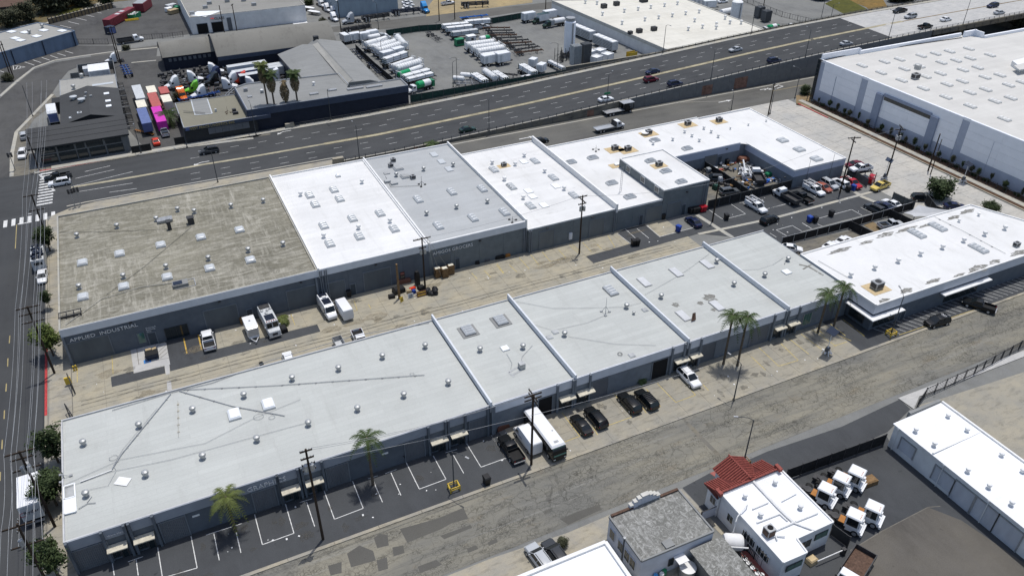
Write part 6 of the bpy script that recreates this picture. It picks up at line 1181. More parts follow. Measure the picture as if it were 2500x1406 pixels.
KB = dict(sedan=build_sedan, suv=build_suv, pickup=build_pickup, util=build_util, van=build_van, bus=build_bus, stepvan=build_stepvan, ctrailer=build_ctrailer, semi=build_semi, goat=build_goat, flatbed=build_flatbed, towdeck=build_towdeck, boxtruck=build_boxtruck, stake=build_stake, chassis=build_chassis,
          tubes=build_tubes, tubes3=lambda r,p: build_tubes(r,p,3,3,.26,5.2), tank=build_tank, plaintank=build_plaintank, unit=build_unit, tanktruck=build_tanktruck, propane=build_propane, container=build_container, minicontainer=lambda r,p: build_container(r,p,6.0))
KN = dict(sedan='sedan', suv='suv', pickup='pickup_truck', util='utility_truck', van='cargo_van', bus='shuttle_bus', stepvan='food_truck', ctrailer='cargo_trailer', semi='semi_tractor', goat='yard_tractor', flatbed='flatbed_truck', towdeck='car_carrier_truck', boxtruck='box_truck', stake='stake_truck', chassis='chassis_trailer',
          tubes='tube_trailer', tubes3='tube_trailer', tank='tank_trailer', plaintank='tank_trailer', unit='equipment_trailer', tanktruck='tank_truck', propane='tank_truck', container='shipping_container', minicontainer='shipping_container')
KC = dict(sedan='car', suv='car', pickup='pickup truck', util='utility truck', van='van', bus='bus', stepvan='food truck', ctrailer='trailer', semi='truck', goat='yard tractor', flatbed='truck', towdeck='truck', boxtruck='truck', stake='truck', chassis='trailer', tubes='trailer', tubes3='trailer', tank='trailer', plaintank='trailer', unit='trailer', tanktruck='truck', propane='truck', container='container', minicontainer='container')
PAINTED = ('body','roof','cab','cargo_bed','mirror','rear_door','tool_box','frame','cross_beam','landing_leg','gas_tube','tank','end_frame','door','corrugation','bonnet')
PROTO = {}
def veh(kind, loc, hd, label, paint='car_black', group=None, scale=None):
    if isinstance(hd, tuple): rz = math.atan2(hd[1]-loc[1], hd[0]-loc[0])      # hd may be a point the nose aims at
    else: rz = R(hd)
    if kind not in PROTO:
        r = thing(KN[kind], label, KC[kind], loc, rz, group); KB[kind](r, paint); PROTO[kind] = (r, paint)
        if scale: r.scale = scale
        return r
    r0, p0 = PROTO[kind]; r = dup(r0, loc, rz, label, group, None, scale or (1,1,1))
    fix = {n: paint for n in PAINTED}
    def rec(o):
        for c in o.children:
            n = c.name.split('.')[0]
            if c.type == 'MESH' and len(c.data.materials) and c.data.materials[0] and c.data.materials[0].name == p0 and n in fix: repaint(c, paint)
            rec(c)
    if paint != p0: rec(r)
    return r

# ---- front forecourt
g1 = 'vehicles parked in front of the front row'
veh('pickup', (36.32,74.49), 91, 'black pickup with an open bed, left of the white van on the forecourt', 'car_black', g1)
v = veh('van', (39.32,75.09), 91, 'white cargo van with faded blue side lettering, between black pickup and bus', 'car_white', g1)
text('lettering', 'Creative', .5, (1.6,1.02,1.25), (R(90),0,R(180)), 'p_blue', v, .01)
veh('bus', (41.78,74.26), -89, 'long black shuttle bus with white roof, nose towards the street', 'car_black', g1)
veh('sedan', (48.17,74.47), 91, 'black sedan with a pale sheen on its roof, right of the bus', 'car_black', g1)
veh('suv', (50.93,74.79), 91, 'plain black SUV beside the black sedan', 'car_black', g1)
veh('suv', (57.39,75.42), 91, 'black SUV left of the one with roof bars', 'car_black', g1)
v = veh('suv', (60.23,74.92), 91, 'black SUV carrying a rack of roof bars', 'car_black', g1)
for i in range(6): obj('roof_bar', MB().box(-1.8+.38*i,-1.74+.38*i,-.62,.62,1.8,1.85), 'steel_dark', v)
veh('suv', (69.49,76.33), -91, 'white SUV parked alone near the open dark loading door', 'car_white', g1)
v = veh('suv', (119.19,69.88), 174, 'black patrol SUV with white roof numbers on the hatched parking', 'car_black', g1)
text('lettering', '207', .7, (-.9,-.5,1.755), (0,0,R(90)), 'lettering_white', v, .004)
veh('pickup', (130.4,70.08), (128.47,73.56), 'black crew pickup with a covered bed on the hatched parking', 'car_black', g1)
# ---- alley
g2 = 'vehicles parked in the alley'
veh('pickup', (0.32,120.09), 89, 'white pickup in the alley, its black bed facing out', 'car_white', g2)
veh('ctrailer', (7.63,119.52), -88, 'small white enclosed trailer left of the food truck', 'car_white', g2)
v = veh('stepvan', (10.85,119.9), -86, 'white food truck with a solar panel and hoods on its roof', 'p_lightgrey', g2)
v = veh('van', (21.25,120.12), -86, 'white camper van with solar panels and a fan on its roof', 'car_white', g2)
for nm, b in (('solar_panel',(-.9,.9,-.7,.7)),('solar_panel',(-2.8,-1.7,-.7,.7))): obj(nm, MB().box(*b,2.56,2.62), 'solar', v)
obj('roof_fan', MB().box(-1.55,-1.05,-.3,.3,2.56,2.8), 'trim_white', v)
veh('van', (23.81,118.77), 94, 'plain white cargo van backed beside the camper van', 'car_white', g2)
veh('sedan', (101.62,118.54), 88, 'small dark blue sedan beside the red cans at the block corner', 'car_navy', g2)
# a car mostly hidden behind the front row's roof edge
veh('sedan', (11.66,108.53), -91, 'white car half hidden behind the long front roof edge', 'car_white', g2)
veh('pickup', (24.01,108.85), -91, 'white pickup with a ladder, half hidden behind the front roof edge', 'car_white', g2)
# ---- car park
g3 = 'vehicles in the car park'
veh('suv', (117.16,112.05), 8, 'black SUV driving along the car park gutter', 'car_black', g3)
veh('util', (118.52,118.06), -88, 'white utility truck with ladder rack nearest the block wall', 'car_white', g3)
v = veh('stake', (127.76,118.24), 93, 'dump truck with white cab and black stake bed in the car park', 'car_white', g3)
veh('pickup', (131.1,117.1), 92, 'dark pickup with white-edged bed beside the stake truck', 'car_black', g3)
veh('util', (136.29,118.82), -88, 'white utility truck with ladder rack below the white-roofed wing', 'car_white', g3)
veh('sedan', (139.42,119.06), -90, 'faded salmon old car behind the utility truck', 'car_salmon', g3)
veh('suv', (141.74,119.55), -90, 'silver estate car with a dark roof window', 'car_silver', g3)
veh('suv', (144.52,118.92), 88, 'white off-roader beside the leaning pole', 'car_white', g3)
veh('pickup', (146.91,117.8), -92, 'dark red pickup with a grey bed by three white drums', 'car_red', g3)
veh('pickup', (152.08,120.39), 172, 'white pickup raised on a rack by the corner of the wing', 'car_white', g3)
v = thing('vehicle_rack', 'dark steel rack holding the raised white pickup', 'rack', (152.08,120.39), R(172))
obj('deck', MB().box(-2.8,2.8,-1.0,1.0,1.5,1.65), 'steel_dark', v); pieces('leg', MB().box(-.08,.08,-.08,.08,0,1.5), 'steel_dark', [(x,y,0) for x in (-2.6,2.6) for y in (-.9,.9)], v)
bpy.data.objects[[o.name for o in col.objects if o.get('label') == 'white pickup raised on a rack by the corner of the wing'][0]].location.z = 1.66
veh('sedan', (155.62,125.39), 170, 'dark red car behind the raised white pickup', 'car_maroon', g3)
veh('pickup', (151.83,113.65), 188, 'yellow old pickup on the pale street by the yard gate', 'car_yellow', g3)
v = thing('forklift', 'red forklift behind the grey screen fence', 'forklift', (152.16,116.72), R(20))
obj('body', MB().box(-1.2,.9,-.6,.6,.4,1.3).frus(-1.2,-.3,-.6,.6,1.3,-1.1,-.4,-.5,.5,1.6), 'car_red', v); obj('mast', MB().box(1.0,1.15,-.5,-.4,.1,2.6).box(1.0,1.15,.4,.5,.1,2.6), 'steel_dark', v); obj('guard', MB().box(-.8,.6,-.55,.55,2.1,2.18).box(-.8,-.72,-.55,-.47,1.3,2.1).box(-.8,-.72,.47,.55,1.3,2.1).box(.55,.62,-.55,-.47,1.2,2.1).box(.55,.62,.47,.55,1.2,2.1), 'car_red', v); wheels(v, (-.8,.7), .55, .35, .25)
veh('suv', (142.08,106.15), 95, 'dark grey estate car at the yard fence corner', 'car_darkgrey', g3)
veh('sedan', (145.09,106.17), 95, 'dark blue sedan beside the grey estate car', 'car_navy', g3)
veh('sedan', (147.6,106.23), 95, 'white coupe furthest right by the screened yard', 'car_white', g3)
veh('pickup', (139.51,99.11), -12, 'silver crew pickup inside the black-fenced sandy yard', 'car_silver', g3)
veh('sedan', (121.32,98.09), 10, 'white sports car half hidden by the white roof edge, the left one', 'car_white', g3)
veh('sedan', (125.27,98.63), 14, 'white sports car with dark bonnet in the fenced yard, the right one', 'car_white', g3)
veh('sedan', (113.15,100.85), -40, 'white car behind the fire wall of the front row', 'car_white', g3)
veh('suv', (155.96,105.15), -30, 'black SUV under the bushy tree on the pale street', 'car_black', g3)
veh('sedan', (159.67,99.29), -30, 'dark navy sedan right of the bushy tree', 'car_navy', g3)
veh('suv', (118.76,133.75), 150, 'dark grey old car in the block courtyard, upper one', 'car_darkgrey', g3)
veh('suv', (117.78,126.64), -10, 'grey covered car behind the black gate in the courtyard', 'car_gunmetal', g3)
v = veh('util', (127.12,132.54), 62, 'white bucket truck with a raised white boom in the courtyard', 'car_white', g3)
obj('boom', MB().tube((-1.5,.2,1.6),(1.6,.5,3.6),.22,.2,8).cbox((-1.4,.2,1.4),(.7,.7,.8)), 'p_white', v)
veh('stake', (128.34,129.33), 64, 'white flatbed truck loaded with scrap in the courtyard', 'car_white', g3)
# ---- left street
v = veh('boxtruck', (-26.09,93.88), 92, 'white rental box truck lettered Ryder on the left street', 'car_white')
text('lettering', 'Ryder', .75, (-4.27,.85,2.3), (R(90),0,R(-90)), 'lettering_black', v, .01)
o = obj('logo', MB().path([(-4.27,1.0-.35*math.cos(a),2.35+.35*math.sin(a)) for a in [R(60+20*i) for i in range(14)]],.03,4), 'lettering_red', v)
veh('sedan', (-25.55,154.62), -91, 'white car parked behind the loaded motorhome', 'car_white')
v = thing('motorhome', 'old pale motorhome with junk heaped on its roof on the left street', 'motorhome', (-25.95,160.47), R(91))
obj('body', MB().box(-3.0,3.0,-1.15,1.15,.5,2.7), 'p_lightgrey', v); obj('rear_window', MB().box(-3.04,-3.0,-.7,.7,1.6,2.2), 'glass_car', v); obj('rear_bumper', MB().box(-3.3,-3.0,-1.1,1.1,.5,.7), 'frame_alu', v); wheels(v, (-1.6,2.0), 1.0, .4, .28); obj('windscreen', MB().box(3.0,3.04,-1,1,1.5,2.5), 'glass_car', v)
mb = MB()
for i in range(46): mb.cbox((rnd.uniform(-2.7,2.7),rnd.uniform(-1,1),2.75+rnd.random()*.6),(rnd.uniform(.2,.7),rnd.uniform(.2,.6),rnd.uniform(.15,.5)),rnd.random()*3)
o = obj('roof_junk', mb, 'p_navy', v); o['kind'] = 'stuff'
# ---- highway and junction
g4 = 'traffic on the highway'
for k_, p_, h_, lb, c_ in (('suv',(-22.19,197.28,0),180,'white SUV waiting at the crosswalk','car_white'),('pickup',(-22.57,200.66,0),180,'black pickup waiting behind the white SUV at the crosswalk','car_black'),('suv',(12.21,201.08,0),180,'dark grey SUV on the highway below the tan-roofed office','car_darkgrey'),('sedan',(76.48,184.61,0.69),0,'dark green sedan on the near lanes by the railing','car_darkgreen'),
    ('sedan',(119.28,184.31,2.43),0,'white sedan on the near lanes under the green street sign','car_white'),('suv',(138.61,190.29,3.35),0,'maroon SUV in the middle of the highway','car_maroon'),('sedan',(142.83,195.73,3.56),180,'dark navy coupe beside the median above the maroon SUV','car_navy'),('suv',(142.74,183.86,3.55),0,'dark navy SUV right of the maroon SUV','car_navy'),
    ('sedan',(176.26,198.13,5.3),180,'silver-white sedan alone on the far lanes','car_silver'),('suv',(179.53,183.61,5.47),0,'dark blue SUV on the near lanes before the warehouse corner','car_navy'),('sedan',(209.97,184.47,6.74),0,'silver sedan on the near lanes before the bridge joint','car_silver'),('pickup',(253.86,202.87,7.78),180,'black pickup on the far lanes of the pale bridge','car_black'),
    ('suv',(251.54,196,7.75),180,'silver SUV on the far lanes of the pale bridge','car_silver'),('sedan',(259.79,188.01,7.86),0,'white sedan on the near lanes of the pale bridge','car_white'),('pickup',(246.16,184.97,7.68),0,'black pickup on the near lanes of the pale bridge','car_black'),('suv',(289.27,192.35,8.26),180,'dark blue SUV on the bridge near the top right corner','car_navy'),('sedan',(283.78,185.42,8.18),0,'pale sedan near the bridge railing at the right edge','car_silver')):
    veh(k_, p_, h_, lb, c_, g4)
veh('sedan', (91.47,171.2), 0, 'dark sports car on the frontage road behind the fire wall', 'car_black')
veh('flatbed', (112.38,170.79), 1, 'white-cabbed flatbed tow truck parked at the near frontage kerb', 'car_white')
veh('towdeck', (120.89,179.97), 1, 'two-deck car carrier truck parked against the stained retaining wall', 'car_black')
# ---- corner lot beyond the crosswalk
veh('suv', (-30.32,218.59), -95, 'white and black off-roader beside the black corner building', 'car_white'); veh('suv', (-30.32,231.38), 95, 'silver car half hidden at the corner building side', 'car_silver')
v = thing('box_trailer', 'long white box trailer beside the dark gabled building', 'trailer', (-23.1,241.51), R(93))
obj('body', MB().box(-4.6,3.4,-1.2,1.2,1.0,3.5), 'car_white', v); obj('roof', MB().box(-4.6,3.4,-1.2,1.2,3.5,3.56), 'car_white', v); obj('rear_door', MB().box(-4.64,-4.6,-1.1,1.1,1.1,3.4), 'p_blue', v); obj('nose_unit', MB().box(3.4,4.2,-.9,.9,1.6,3.3), 'car_white', v); wheels(v, (-3.5,-2.4), .92, .48, .5); pieces('roof_bow', MB().box(-.04,.04,-1.1,1.1,3.56,3.6), 'p_lightgrey', [(-4.3+.5*i,0,0) for i in range(4)], v)
# ---- container row
g5 = 'containers on the truck yard'
for k_, p_, lb, c_, z in (('container',(-0.51,244.69),'pale grey box standing on a truck, top of the left container row','p_lightgrey',1.0),('minicontainer',(-0.59,234.36),'cream half-length container between the pale box and the blue container','p_cream',1.0),('container',(-0.65,224.93),'blue container on a dark chassis','p_blue',1.0),
    ('minicontainer',(3.06,245.23),'cream half-length container at the head of the middle row','p_cream',1.0),('container',(3,236.35),'brick-red container between cream and pink ones','p_red',1.0),('container',(3.01,224.43),'bright pink container beside the bushy palm','p_pink',1.0),('minicontainer',(6.25,243.13),'red half-length container, upper right of the three rows','p_red',1.0),('minicontainer',(6.15,235.79),'cream half-length container below the red half-length one','p_cream',1.0)):
    o = veh(k_, (p_[0],p_[1],z), 92, lb, c_, g5)
g6 = 'chassis trailers under the containers'
for p_, lb, c_ in (((-0.48,251.54),'dark chassis under the pale grey box','steel_dark'),((-0.72,230.18),'dark blue chassis under the blue container','p_navy'),((2.96,246.78),'dark chassis under the cream and brick-red containers','steel_dark'),((3.13,230.63),'dark chassis under the pink container','steel_dark'),((6.34,246.79),'dark chassis under the small red and cream containers','steel_dark')):
    o = veh('chassis', p_, 92, lb, c_, g6, (1.12,1,.82))
veh('sedan', (0.57,213.09), 92, 'bright red sports car at the yard gate', 'car_brightred'); veh('pickup', (3.24,218.41), 92, 'silver pickup beside the bushy palm', 'car_silver')
v = thing('stack_of_chassis', 'upright row of dark trailer frames along the black building wall', 'trailer stack', (-4.93,242.06), R(91))
for i in range(26):
    y = -16+1.28*i
    obj('trailer_frame', MB().tube((y,-1.1,.1),(y+.5,-1.1,1.7+.5*(i%3)),.08,.08,4).tube((y,1.1,.1),(y+.5,1.1,1.7+.5*(i%3)),.08,.08,4).tube((y+.5,-1.1,1.7+.5*(i%3)),(y+.5,1.1,1.7+.5*(i%3)),.08,.08,4).tube((y+.2,-1.1,.7),(y+.2,1.1,.7),.07,.07,4).cbox((y,.6,.5),(.3,.9,.9)), 'steel_dark' if i % 4 else 'steel', v)
veh('chassis', (-2.35,273.59), 95, 'bright blue skeletal trailer behind the walled yard', 'car_blue', g6, (.85,1.1,1.3)); veh('semi', (-5.27,287), 184, 'white tractor pulling round behind the walled yard', 'car_white', None, (.8,.8,.8))
v = thing('ladder_frame', 'orange and black striped loading ramp lying by the blue container', 'ramp', (-1.63,221.21), R(-52))
obj('frame', MB().box(-3.4,3.4,-.5,-.4,.3,.5).box(-3.4,3.4,.4,.5,.3,.5), 'steel_dark', v); pieces('rung', MB().box(-.18,.18,-.4,.4,.42,.5), 'p_orange', [(-3.1+.7*i,0,0) for i in range(10)], v)
# ---- tractors in the truck yard
g7 = 'tractor units in the truck yard'
for p_, h_, lb, c_ in (((10.14,253.87),190,'white sleeper tractor at the left end of the truck yard','car_white'),((15.2,256.68),-5,'large white sleeper tractor facing right, beside the yellow drum','car_white'),((16.3,242.27),188,'white tractor beside the blue skeletal trailers','car_white'),((23.69,245.93),-8,'white tractor beside the navy building parapet','car_white'),((26.63,250.24),185,'white tractor in front of the dark blue box trailer','car_white'),
    ((15.14,247.12),175,'lime green tractor among the wrecks','car_lime'),((10.58,243.33),-80,'orange tractor behind the cream container','car_orange'),((30.36,243.96),-8,'white tractor hidden behind the navy building roof edge','car_white'),((29.46,249.51),170,'red-orange tractor bonnet beside the dark box trailer','car_brightred'),((22.65,257.45),200,'dark blue tractor stripped of its engine cover','car_navy'),((21.53,252.44),190,'black stripped tractor in the middle of the wrecks','car_black'),((22.15,261.8),-10,'white tractor nose by the hangar door','car_white'),((39.05,248),180,'white tractor with red fairing behind the palms','car_white')):
    veh('semi', p_, h_, lb, c_, g7, (1,1,.95))
for p_, h_, lb, c_ in (((16.99,241.46),8,'blue skeletal trailer nearest the tan-roofed office','car_blue'),((13.45,240.78),8,'second blue skeletal trailer behind the orange tractor','car_blue'),((19.02,262.25),5,'dark skeletal trailer lying among engine parts','steel_dark'),((24.47,241.5),60,'grey skeletal trailer beside the navy parapet','steel')):
    veh('chassis', p_, h_, lb, c_, g7, (.75,1,1))
for p_, L, c_, lb in (((32.23,252.02),11,'p_blue','long dull blue box trailer in the truck yard'),((32.61,247.83),9,'p_navy','dark navy box trailer with red lettering behind the palms'),((32.15,257.58),12,'p_lightgrey','pale grey box trailer beside the hangar fascia'),((39.48,253.58),9,'p_white','white-topped box trailer at the gabled warehouse wall'),((40.29,251.38),8,'p_lightgrey','grey box trailer below the white-topped one')):
    v = thing('box_trailer', lb, 'trailer', p_, R(4), 'box trailers in the truck yard')
    obj('body', MB().box(-L/2,L/2,-1.2,1.2,.9,3.3), c_, v); obj('roof', MB().box(-L/2,L/2,-1.2,1.2,3.3,3.36), 'p_lightgrey', v); obj('rear_door', MB().box(-L/2-.04,-L/2,-1.1,1.1,1.0,3.2), c_, v); wheels(v, (-L/2+1,-L/2+2.1), .92, .48, .5)
v = thing('scrap_heap', 'dark heap of engines, axles and tyres between the tractors', 'scrap heap', (20.31,259.67)); mb = MB()
for i in range(150): mb.cbox((rnd.uniform(-14,12),rnd.uniform(-9,9),rnd.random()*.9),(rnd.uniform(.3,1.5),rnd.uniform(.3,1),rnd.uniform(.3,1.1)),rnd.random()*3)
o = obj('scrap', mb, 'steel_dark', v); o['kind'] = 'stuff'
mb = MB()
for i in range(50): mb.cbox((rnd.uniform(-14,12),rnd.uniform(-9,9),.6+rnd.random()*.7),(rnd.uniform(.2,.9),rnd.uniform(.2,.6),rnd.uniform(.1,.5)),rnd.random()*3)
o = obj('loose_metal', mb, 'steel', v); o['kind'] = 'stuff'
# ---- gas yard
g8 = 'gas cylinder trailers in the gas yard'
T = lambda k_, a, b, lb, c_='p_white', s=None: veh(k_, ((a[0]+b[0])/2,(a[1]+b[1])/2), b, lb, c_, g8, s)
T('plaintank',(71.82,263.38),(81.9,267.33),'topmost plain white tank of the left-hand row'); T('tubes',(73.06,262.1),(82.5,266.27),'white tube trailer second from the top of the left row'); T('tank',(73.41,257.7),(83,262.49),'ribbed white tank, third in the left-hand row'); T('tank',(73.55,254.41),(83.48,258.87),'ribbed white tank behind two white equipment boxes')
T('tank',(85.28,268.43),(84.41,255.93),'ribbed white tank standing apart, end frame towards the camera')
veh('unit', (76.15,251.52), 17, 'white equipment box nearest the lamp in the left row', 'p_white', g8, (.85,1,.9)); veh('unit', (80.62,253.46), 17, 'white equipment box right of its twin in the left row', 'p_white', g8, (.8,1,.9))
T('tubes3',(72.34,244.29),(82.37,248.91),'tube trailer with dark green end plate in the left row','p_white',(1,1.25,1.2)); T('plaintank',(72.99,238.57),(82.68,243.07),'slim white tank below the green-ended tubes','p_white',(1,.7,.9)); T('tank',(73.56,235.49),(83.54,238.96),'ribbed white tank above the green and white one')
v = T('plaintank',(71.94,230.18),(83.18,234.93),'green and white tank lying in the left-hand row','p_white',(1,.85,.9))
obj('tank_band', MB().hlathe((0,0,2.5),(1,0),[(-5.05,.3),(-4.9,.78),(-4.55,1.04),(-.6,1.04)],18), 'car_green', v, True)
T('tubes3',(73.23,228.16),(83.56,231.07),'white tube trailer above the green tank truck','p_white',(1,1.2,1)); T('tubes',(74.41,226.52),(83.29,228.62),'lower white tube trailer beside the green tank truck')
veh('tanktruck', (76.46,220.6), 196, 'tank truck with green and white barrel at the navy building corner', 'car_white', g8)
veh('propane', (80.09,272.67), 10, 'white tank truck at the back of the left-hand row', 'car_white', g8, (.9,1,1))
for p_, lb in (((68.92,276.02),'leftmost white box unit beside the gabled warehouse'),((72.42,275.74),'white box unit second from the gabled warehouse'),((75.49,274.78),'third white box unit behind the left tank row'),((78.87,275.94),'fourth white box unit, next to the white truck cab')): veh('unit', p_, 5 if lb[0] != 'l' else 100, lb, 'p_white', g8, (.75,.9,.9))
# middle rows
for i, (a, b) in enumerate((((104.23,274.07),(115.03,272.84)),((103.58,270.21),(115.64,269.38)),((114.79,275.1),(122.9,274.12)))): T('tubes3', a, b, ('upper white tube trailer by the back green fence','second white tube trailer by the back green fence','short white tube trailer under the back fence chassis')[i], 'p_white', (1,1.2,1))
T('tubes3',(103.48,264.19),(115.04,263.95),'silvery tube trailer with black bands in the middle row','p_lightgrey',(1,1.2,1))
for i, (a, b) in enumerate((((102.62,248.44),(113.9,247.9)),((102.79,244.3),(114.23,244.03)),((102.72,240.35),(114.49,240.72)))): T('tank', a, b, ('upper ribbed tank of the middle trio','centre ribbed tank of the middle trio','lower ribbed tank of the middle trio')[i])
T('plaintank',(103.32,236.79),(113.1,236.62),'plain white tank behind the two big white boxes','p_white',(1,.75,.9))
veh('unit', (104.7,233.26), 6, 'big white box unit on the left of the coupled pair', 'p_white', g8, (.9,1,1)); veh('unit', (109.22,232.19), 6, 'big white box unit on the right of the coupled pair', 'p_white', g8, (.9,1,1.1))
v = thing('small_tank', 'small white tank with a green end between trailers', 'tank', (113.63,256.86)); obj('tank', MB().hlathe((0,0,1.4),(1,.1),[(-2,.3),(-1.7,.85),(.3,.85)],14), 'p_white', v, True); obj('green_end', MB().hlathe((0,0,1.4),(1,.1),[(.31,.86),(1.8,.86),(2.4,.3)],14), 'car_green', v, True); obj('saddle', MB().box(-1.6,2,-.5,.5,0,.7), 'steel_dark', v)
v = thing('pump_skid', 'dark green pump skid at the end of the middle row', 'pump skid', (104.15,256.88), R(6)); obj('frame', MB().box(-1.6,1.6,-1.1,1.1,.2,.5), 'p_green', v); obj('cabinet', MB().box(-1.5,1.5,-1,1,.5,2.4), 'p_green', v); obj('grille', MB().box(-1.3,1.3,-1.04,-1,.8,2.1), 'p_darkgreen', v)
v = thing('control_cabin', 'grey control cabin with a window in the gas yard', 'cabin', (108.84,257.47), R(6)); obj('wall', MB().box(-1.5,1.5,-1.1,1.1,.2,2.7), 'p_lightgrey', v); obj('window', MB().box(-.4,.5,-1.14,-1.1,1.3,2.1), 'glass_car', v); obj('roof', MB().box(-1.6,1.6,-1.2,1.2,2.7,2.8), 'p_white', v)
for i in range(11):
    a = [(119.9,269.51),(118.42,266.21),(117.08,263.24),(116.8,260.64),(117.33,256.63),(117.29,252.76),(117.55,249.59),(117.35,246.12),(115.91,241.31),(116.24,238.47),(98.68,274.21)][i]
    b = [(127.2,266.17),(127.34,262.64),(127.28,259.07),(126.89,256.72),(127.15,253.61),(128.5,249.75),(127.71,247.02),(127.41,244.12),(129.07,241.67),(127.6,237.74),(99.4,261.94)][i]
    veh('chassis', ((a[0]+b[0])/2,(a[1]+b[1])/2), b, 'dark empty chassis trailer in the fan of bare frames' if i < 10 else 'bare chassis trailer standing askew left of the silvery tubes', 'rust' if i % 3 == 0 else 'steel_dark', 'empty chassis trailers fanned out in the gas yard', (.9,1,.95))
T('chassis',(116.21,285.08),(127.58,284.48),'teal skeletal trailer on the street behind the back fence','p_tarp')
T('tubes',(94.7,224.31),(95.61,213.73),'tube bundle left of the leaning ribbed tank by the front fence','p_white',(.8,1.4,1)); T('tank',(98.78,225.37),(99.14,213.73),'ribbed tank slanting towards the front fence','p_white',(.75,.85,.85)); T('tubes',(101.47,223.53),(102.28,212.85),'tube bundle right of the slanting ribbed tank','p_white',(.8,1.2,1)); T('tubes3',(111.48,223.7),(112.15,213.94),'tube bundle with green end by the tall tower','p_white',(.85,1.4,1)); T('tubes',(122.41,225.79),(123.63,215.8),'two white gas tubes lying beside the cooling towers','p_white',(.9,.7,.8))
veh('unit', (116.56,224.64), 35, 'upper white cube unit by the tall tower', 'p_white', g8, (.5,.9,.9)); veh('unit', (116.6,218.93), 35, 'lower white cube unit by the tall tower', 'p_white', g8, (.6,.9,.9))
veh('chassis', (105.32,220.29), -40, 'dark bare chassis by the front green fence', 'steel_dark', None, (.6,1,1)); veh('pickup', (109.83,214.76), 100, 'white pickup nosing the front green fence', 'car_white'); veh('pickup', (119.63,271.97), 5, 'silver pickup among the tube trailers', 'car_silver')
for a, lb in (((92.67,223.83),'upper white horizontal tank on the front skid'),((89.36,221.96),'lower white horizontal tank on the front skid')):
    v = thing('small_tank', lb, 'tank', a, R(-38)); obj('tank', MB().hlathe((0,0,1.5),(1,0),[(-1.9,.3),(-1.6,.75),(1.6,.75),(1.9,.3)],14), 'p_white', v, True); obj('saddle', MB().box(-1.4,-1.1,-.6,.6,0,1).box(1.1,1.4,-.6,.6,0,1), 'steel', v)
v = thing('pipe_skid', 'pale steel pipe rack lying behind the front fence', 'pipe rack', (92.64,219.03), R(-20)); pieces('rail', MB().box(-5,5,-.12,.12,.9,1.1), 'steel', [(0,-2+1.3*i,0) for i in range(4)], v); pieces('cross_beam', MB().box(-.12,.12,-2.2,2.2,.7,.9), 'steel', [(-4+2*i,0,0) for i in range(5)], v)
v = thing('storage_tower', 'tall pale blue cylindrical tower in the gas yard', 'tank tower', (133.92,231.88)); obj('shell', MB().lathe((0,0,0),[(1.75,.9),(1.85,1.2),(1.85,11.0),(1.5,11.4),(.4,11.6)],24), 'wall_lightblue', v, True); obj('top_rail', MB().lathe((0,0,11.5),[(1.6,0),(1.6,.9)],16), 'steel', v); pieces('leg', MB().box(-.15,.15,-.15,.15,0,1.0), 'steel_dark', [(1.4*math.cos(a),1.4*math.sin(a),0) for a in (0,1.57,3.14,4.71)], v); obj('ladder', MB().box(-.25,.25,-1.98,-1.86,.5,11), 'steel', v)
for q, lb, c_ in (((130.02,220.75),'grey-green vaporiser tower nearer the tall tower','p_grey'),((134.03,221.17),'dark grey vaporiser tower right of its paler twin','p_darkgrey')):
    v = thing('vaporiser_tower', lb, 'cooling tower', q); pieces('fin', MB().box(-.12,.12,-1.35,1.35,.5,6.9), c_, [(-1.3+.52*i,0,0) for i in range(6)], v); obj('core', MB().box(-1.1,1.1,-1.2,1.2,.6,6.7), c_, v); obj('band', MB().box(-1.4,1.4,-1.4,1.4,3.6,3.75), c_, v)
v = thing('piping', 'dark tangle of pipes at the foot of the tall tower', 'pipework', (130.02,227.7)); mb = MB()
for i in range(26): x, y = rnd.uniform(-3,2.5), rnd.uniform(-2,2); mb.tube((x,y,0),(x,y,rnd.uniform(1.5,4)),.1,.1,5); mb.tube((x,y,1.5),(x+rnd.uniform(-2,2),y,1.6),.08,.08,5)
obj('pipe', mb, 'steel_dark', v)['kind'] = 'stuff'
for q, lb in (((147.76,246.34),'louvred white battery container further from the highway'),((148.56,232.66),'louvred white battery container nearer the highway')):
    v = thing('louvred_container', lb, 'container', q, R(-83)); obj('body', MB().box(-5.5,5.5,-1.25,1.25,.8,3.7), 'p_lightgrey', v); obj('chassis', MB().box(-5.6,5.6,-.6,.6,.4,.8), 'steel_dark', v); pieces('louvre', MB().box(-2.6,2.6,-1.32,-1.25,0,.18), 'p_darkgrey', [(x,0,1.1+.48*i) for x in (-2.75,2.75) for i in range(5)], v); pieces('top_panel', MB().box(-.8,.8,-1,1,3.7,3.78), 'p_white', [(-4.4+2.2*i,0,0) for i in range(5)], v)
for q, lb in (((141.81,224.98),'white cube tank furthest from the highway'),((137.09,219.31),'white cube tank nearest the vaporiser towers'),((141.84,220.22),'white cube tank on the right of the group'),((138.38,225.28),'white cube tank half hidden behind the dark tower')):
    v = thing('cube_tank', lb, 'tank', q, R(20), 'white cube tanks'); obj('body', MB().box(-1.6,1.6,-1.4,1.4,.2,2.7), 'p_white', v); obj('rim', MB().box(-1.7,1.7,-1.5,-1.3,2.7,2.9).box(-1.7,1.7,1.3,1.5,2.7,2.9).box(-1.7,-1.5,-1.3,1.3,2.7,2.9).box(1.5,1.7,-1.3,1.3,2.7,2.9), 'p_white', v); obj('frame', MB().box(-1.65,-1.5,-1.45,-1.35,.2,2.7).box(1.5,1.65,-1.45,-1.35,.2,2.7), 'p_lightgrey', v)
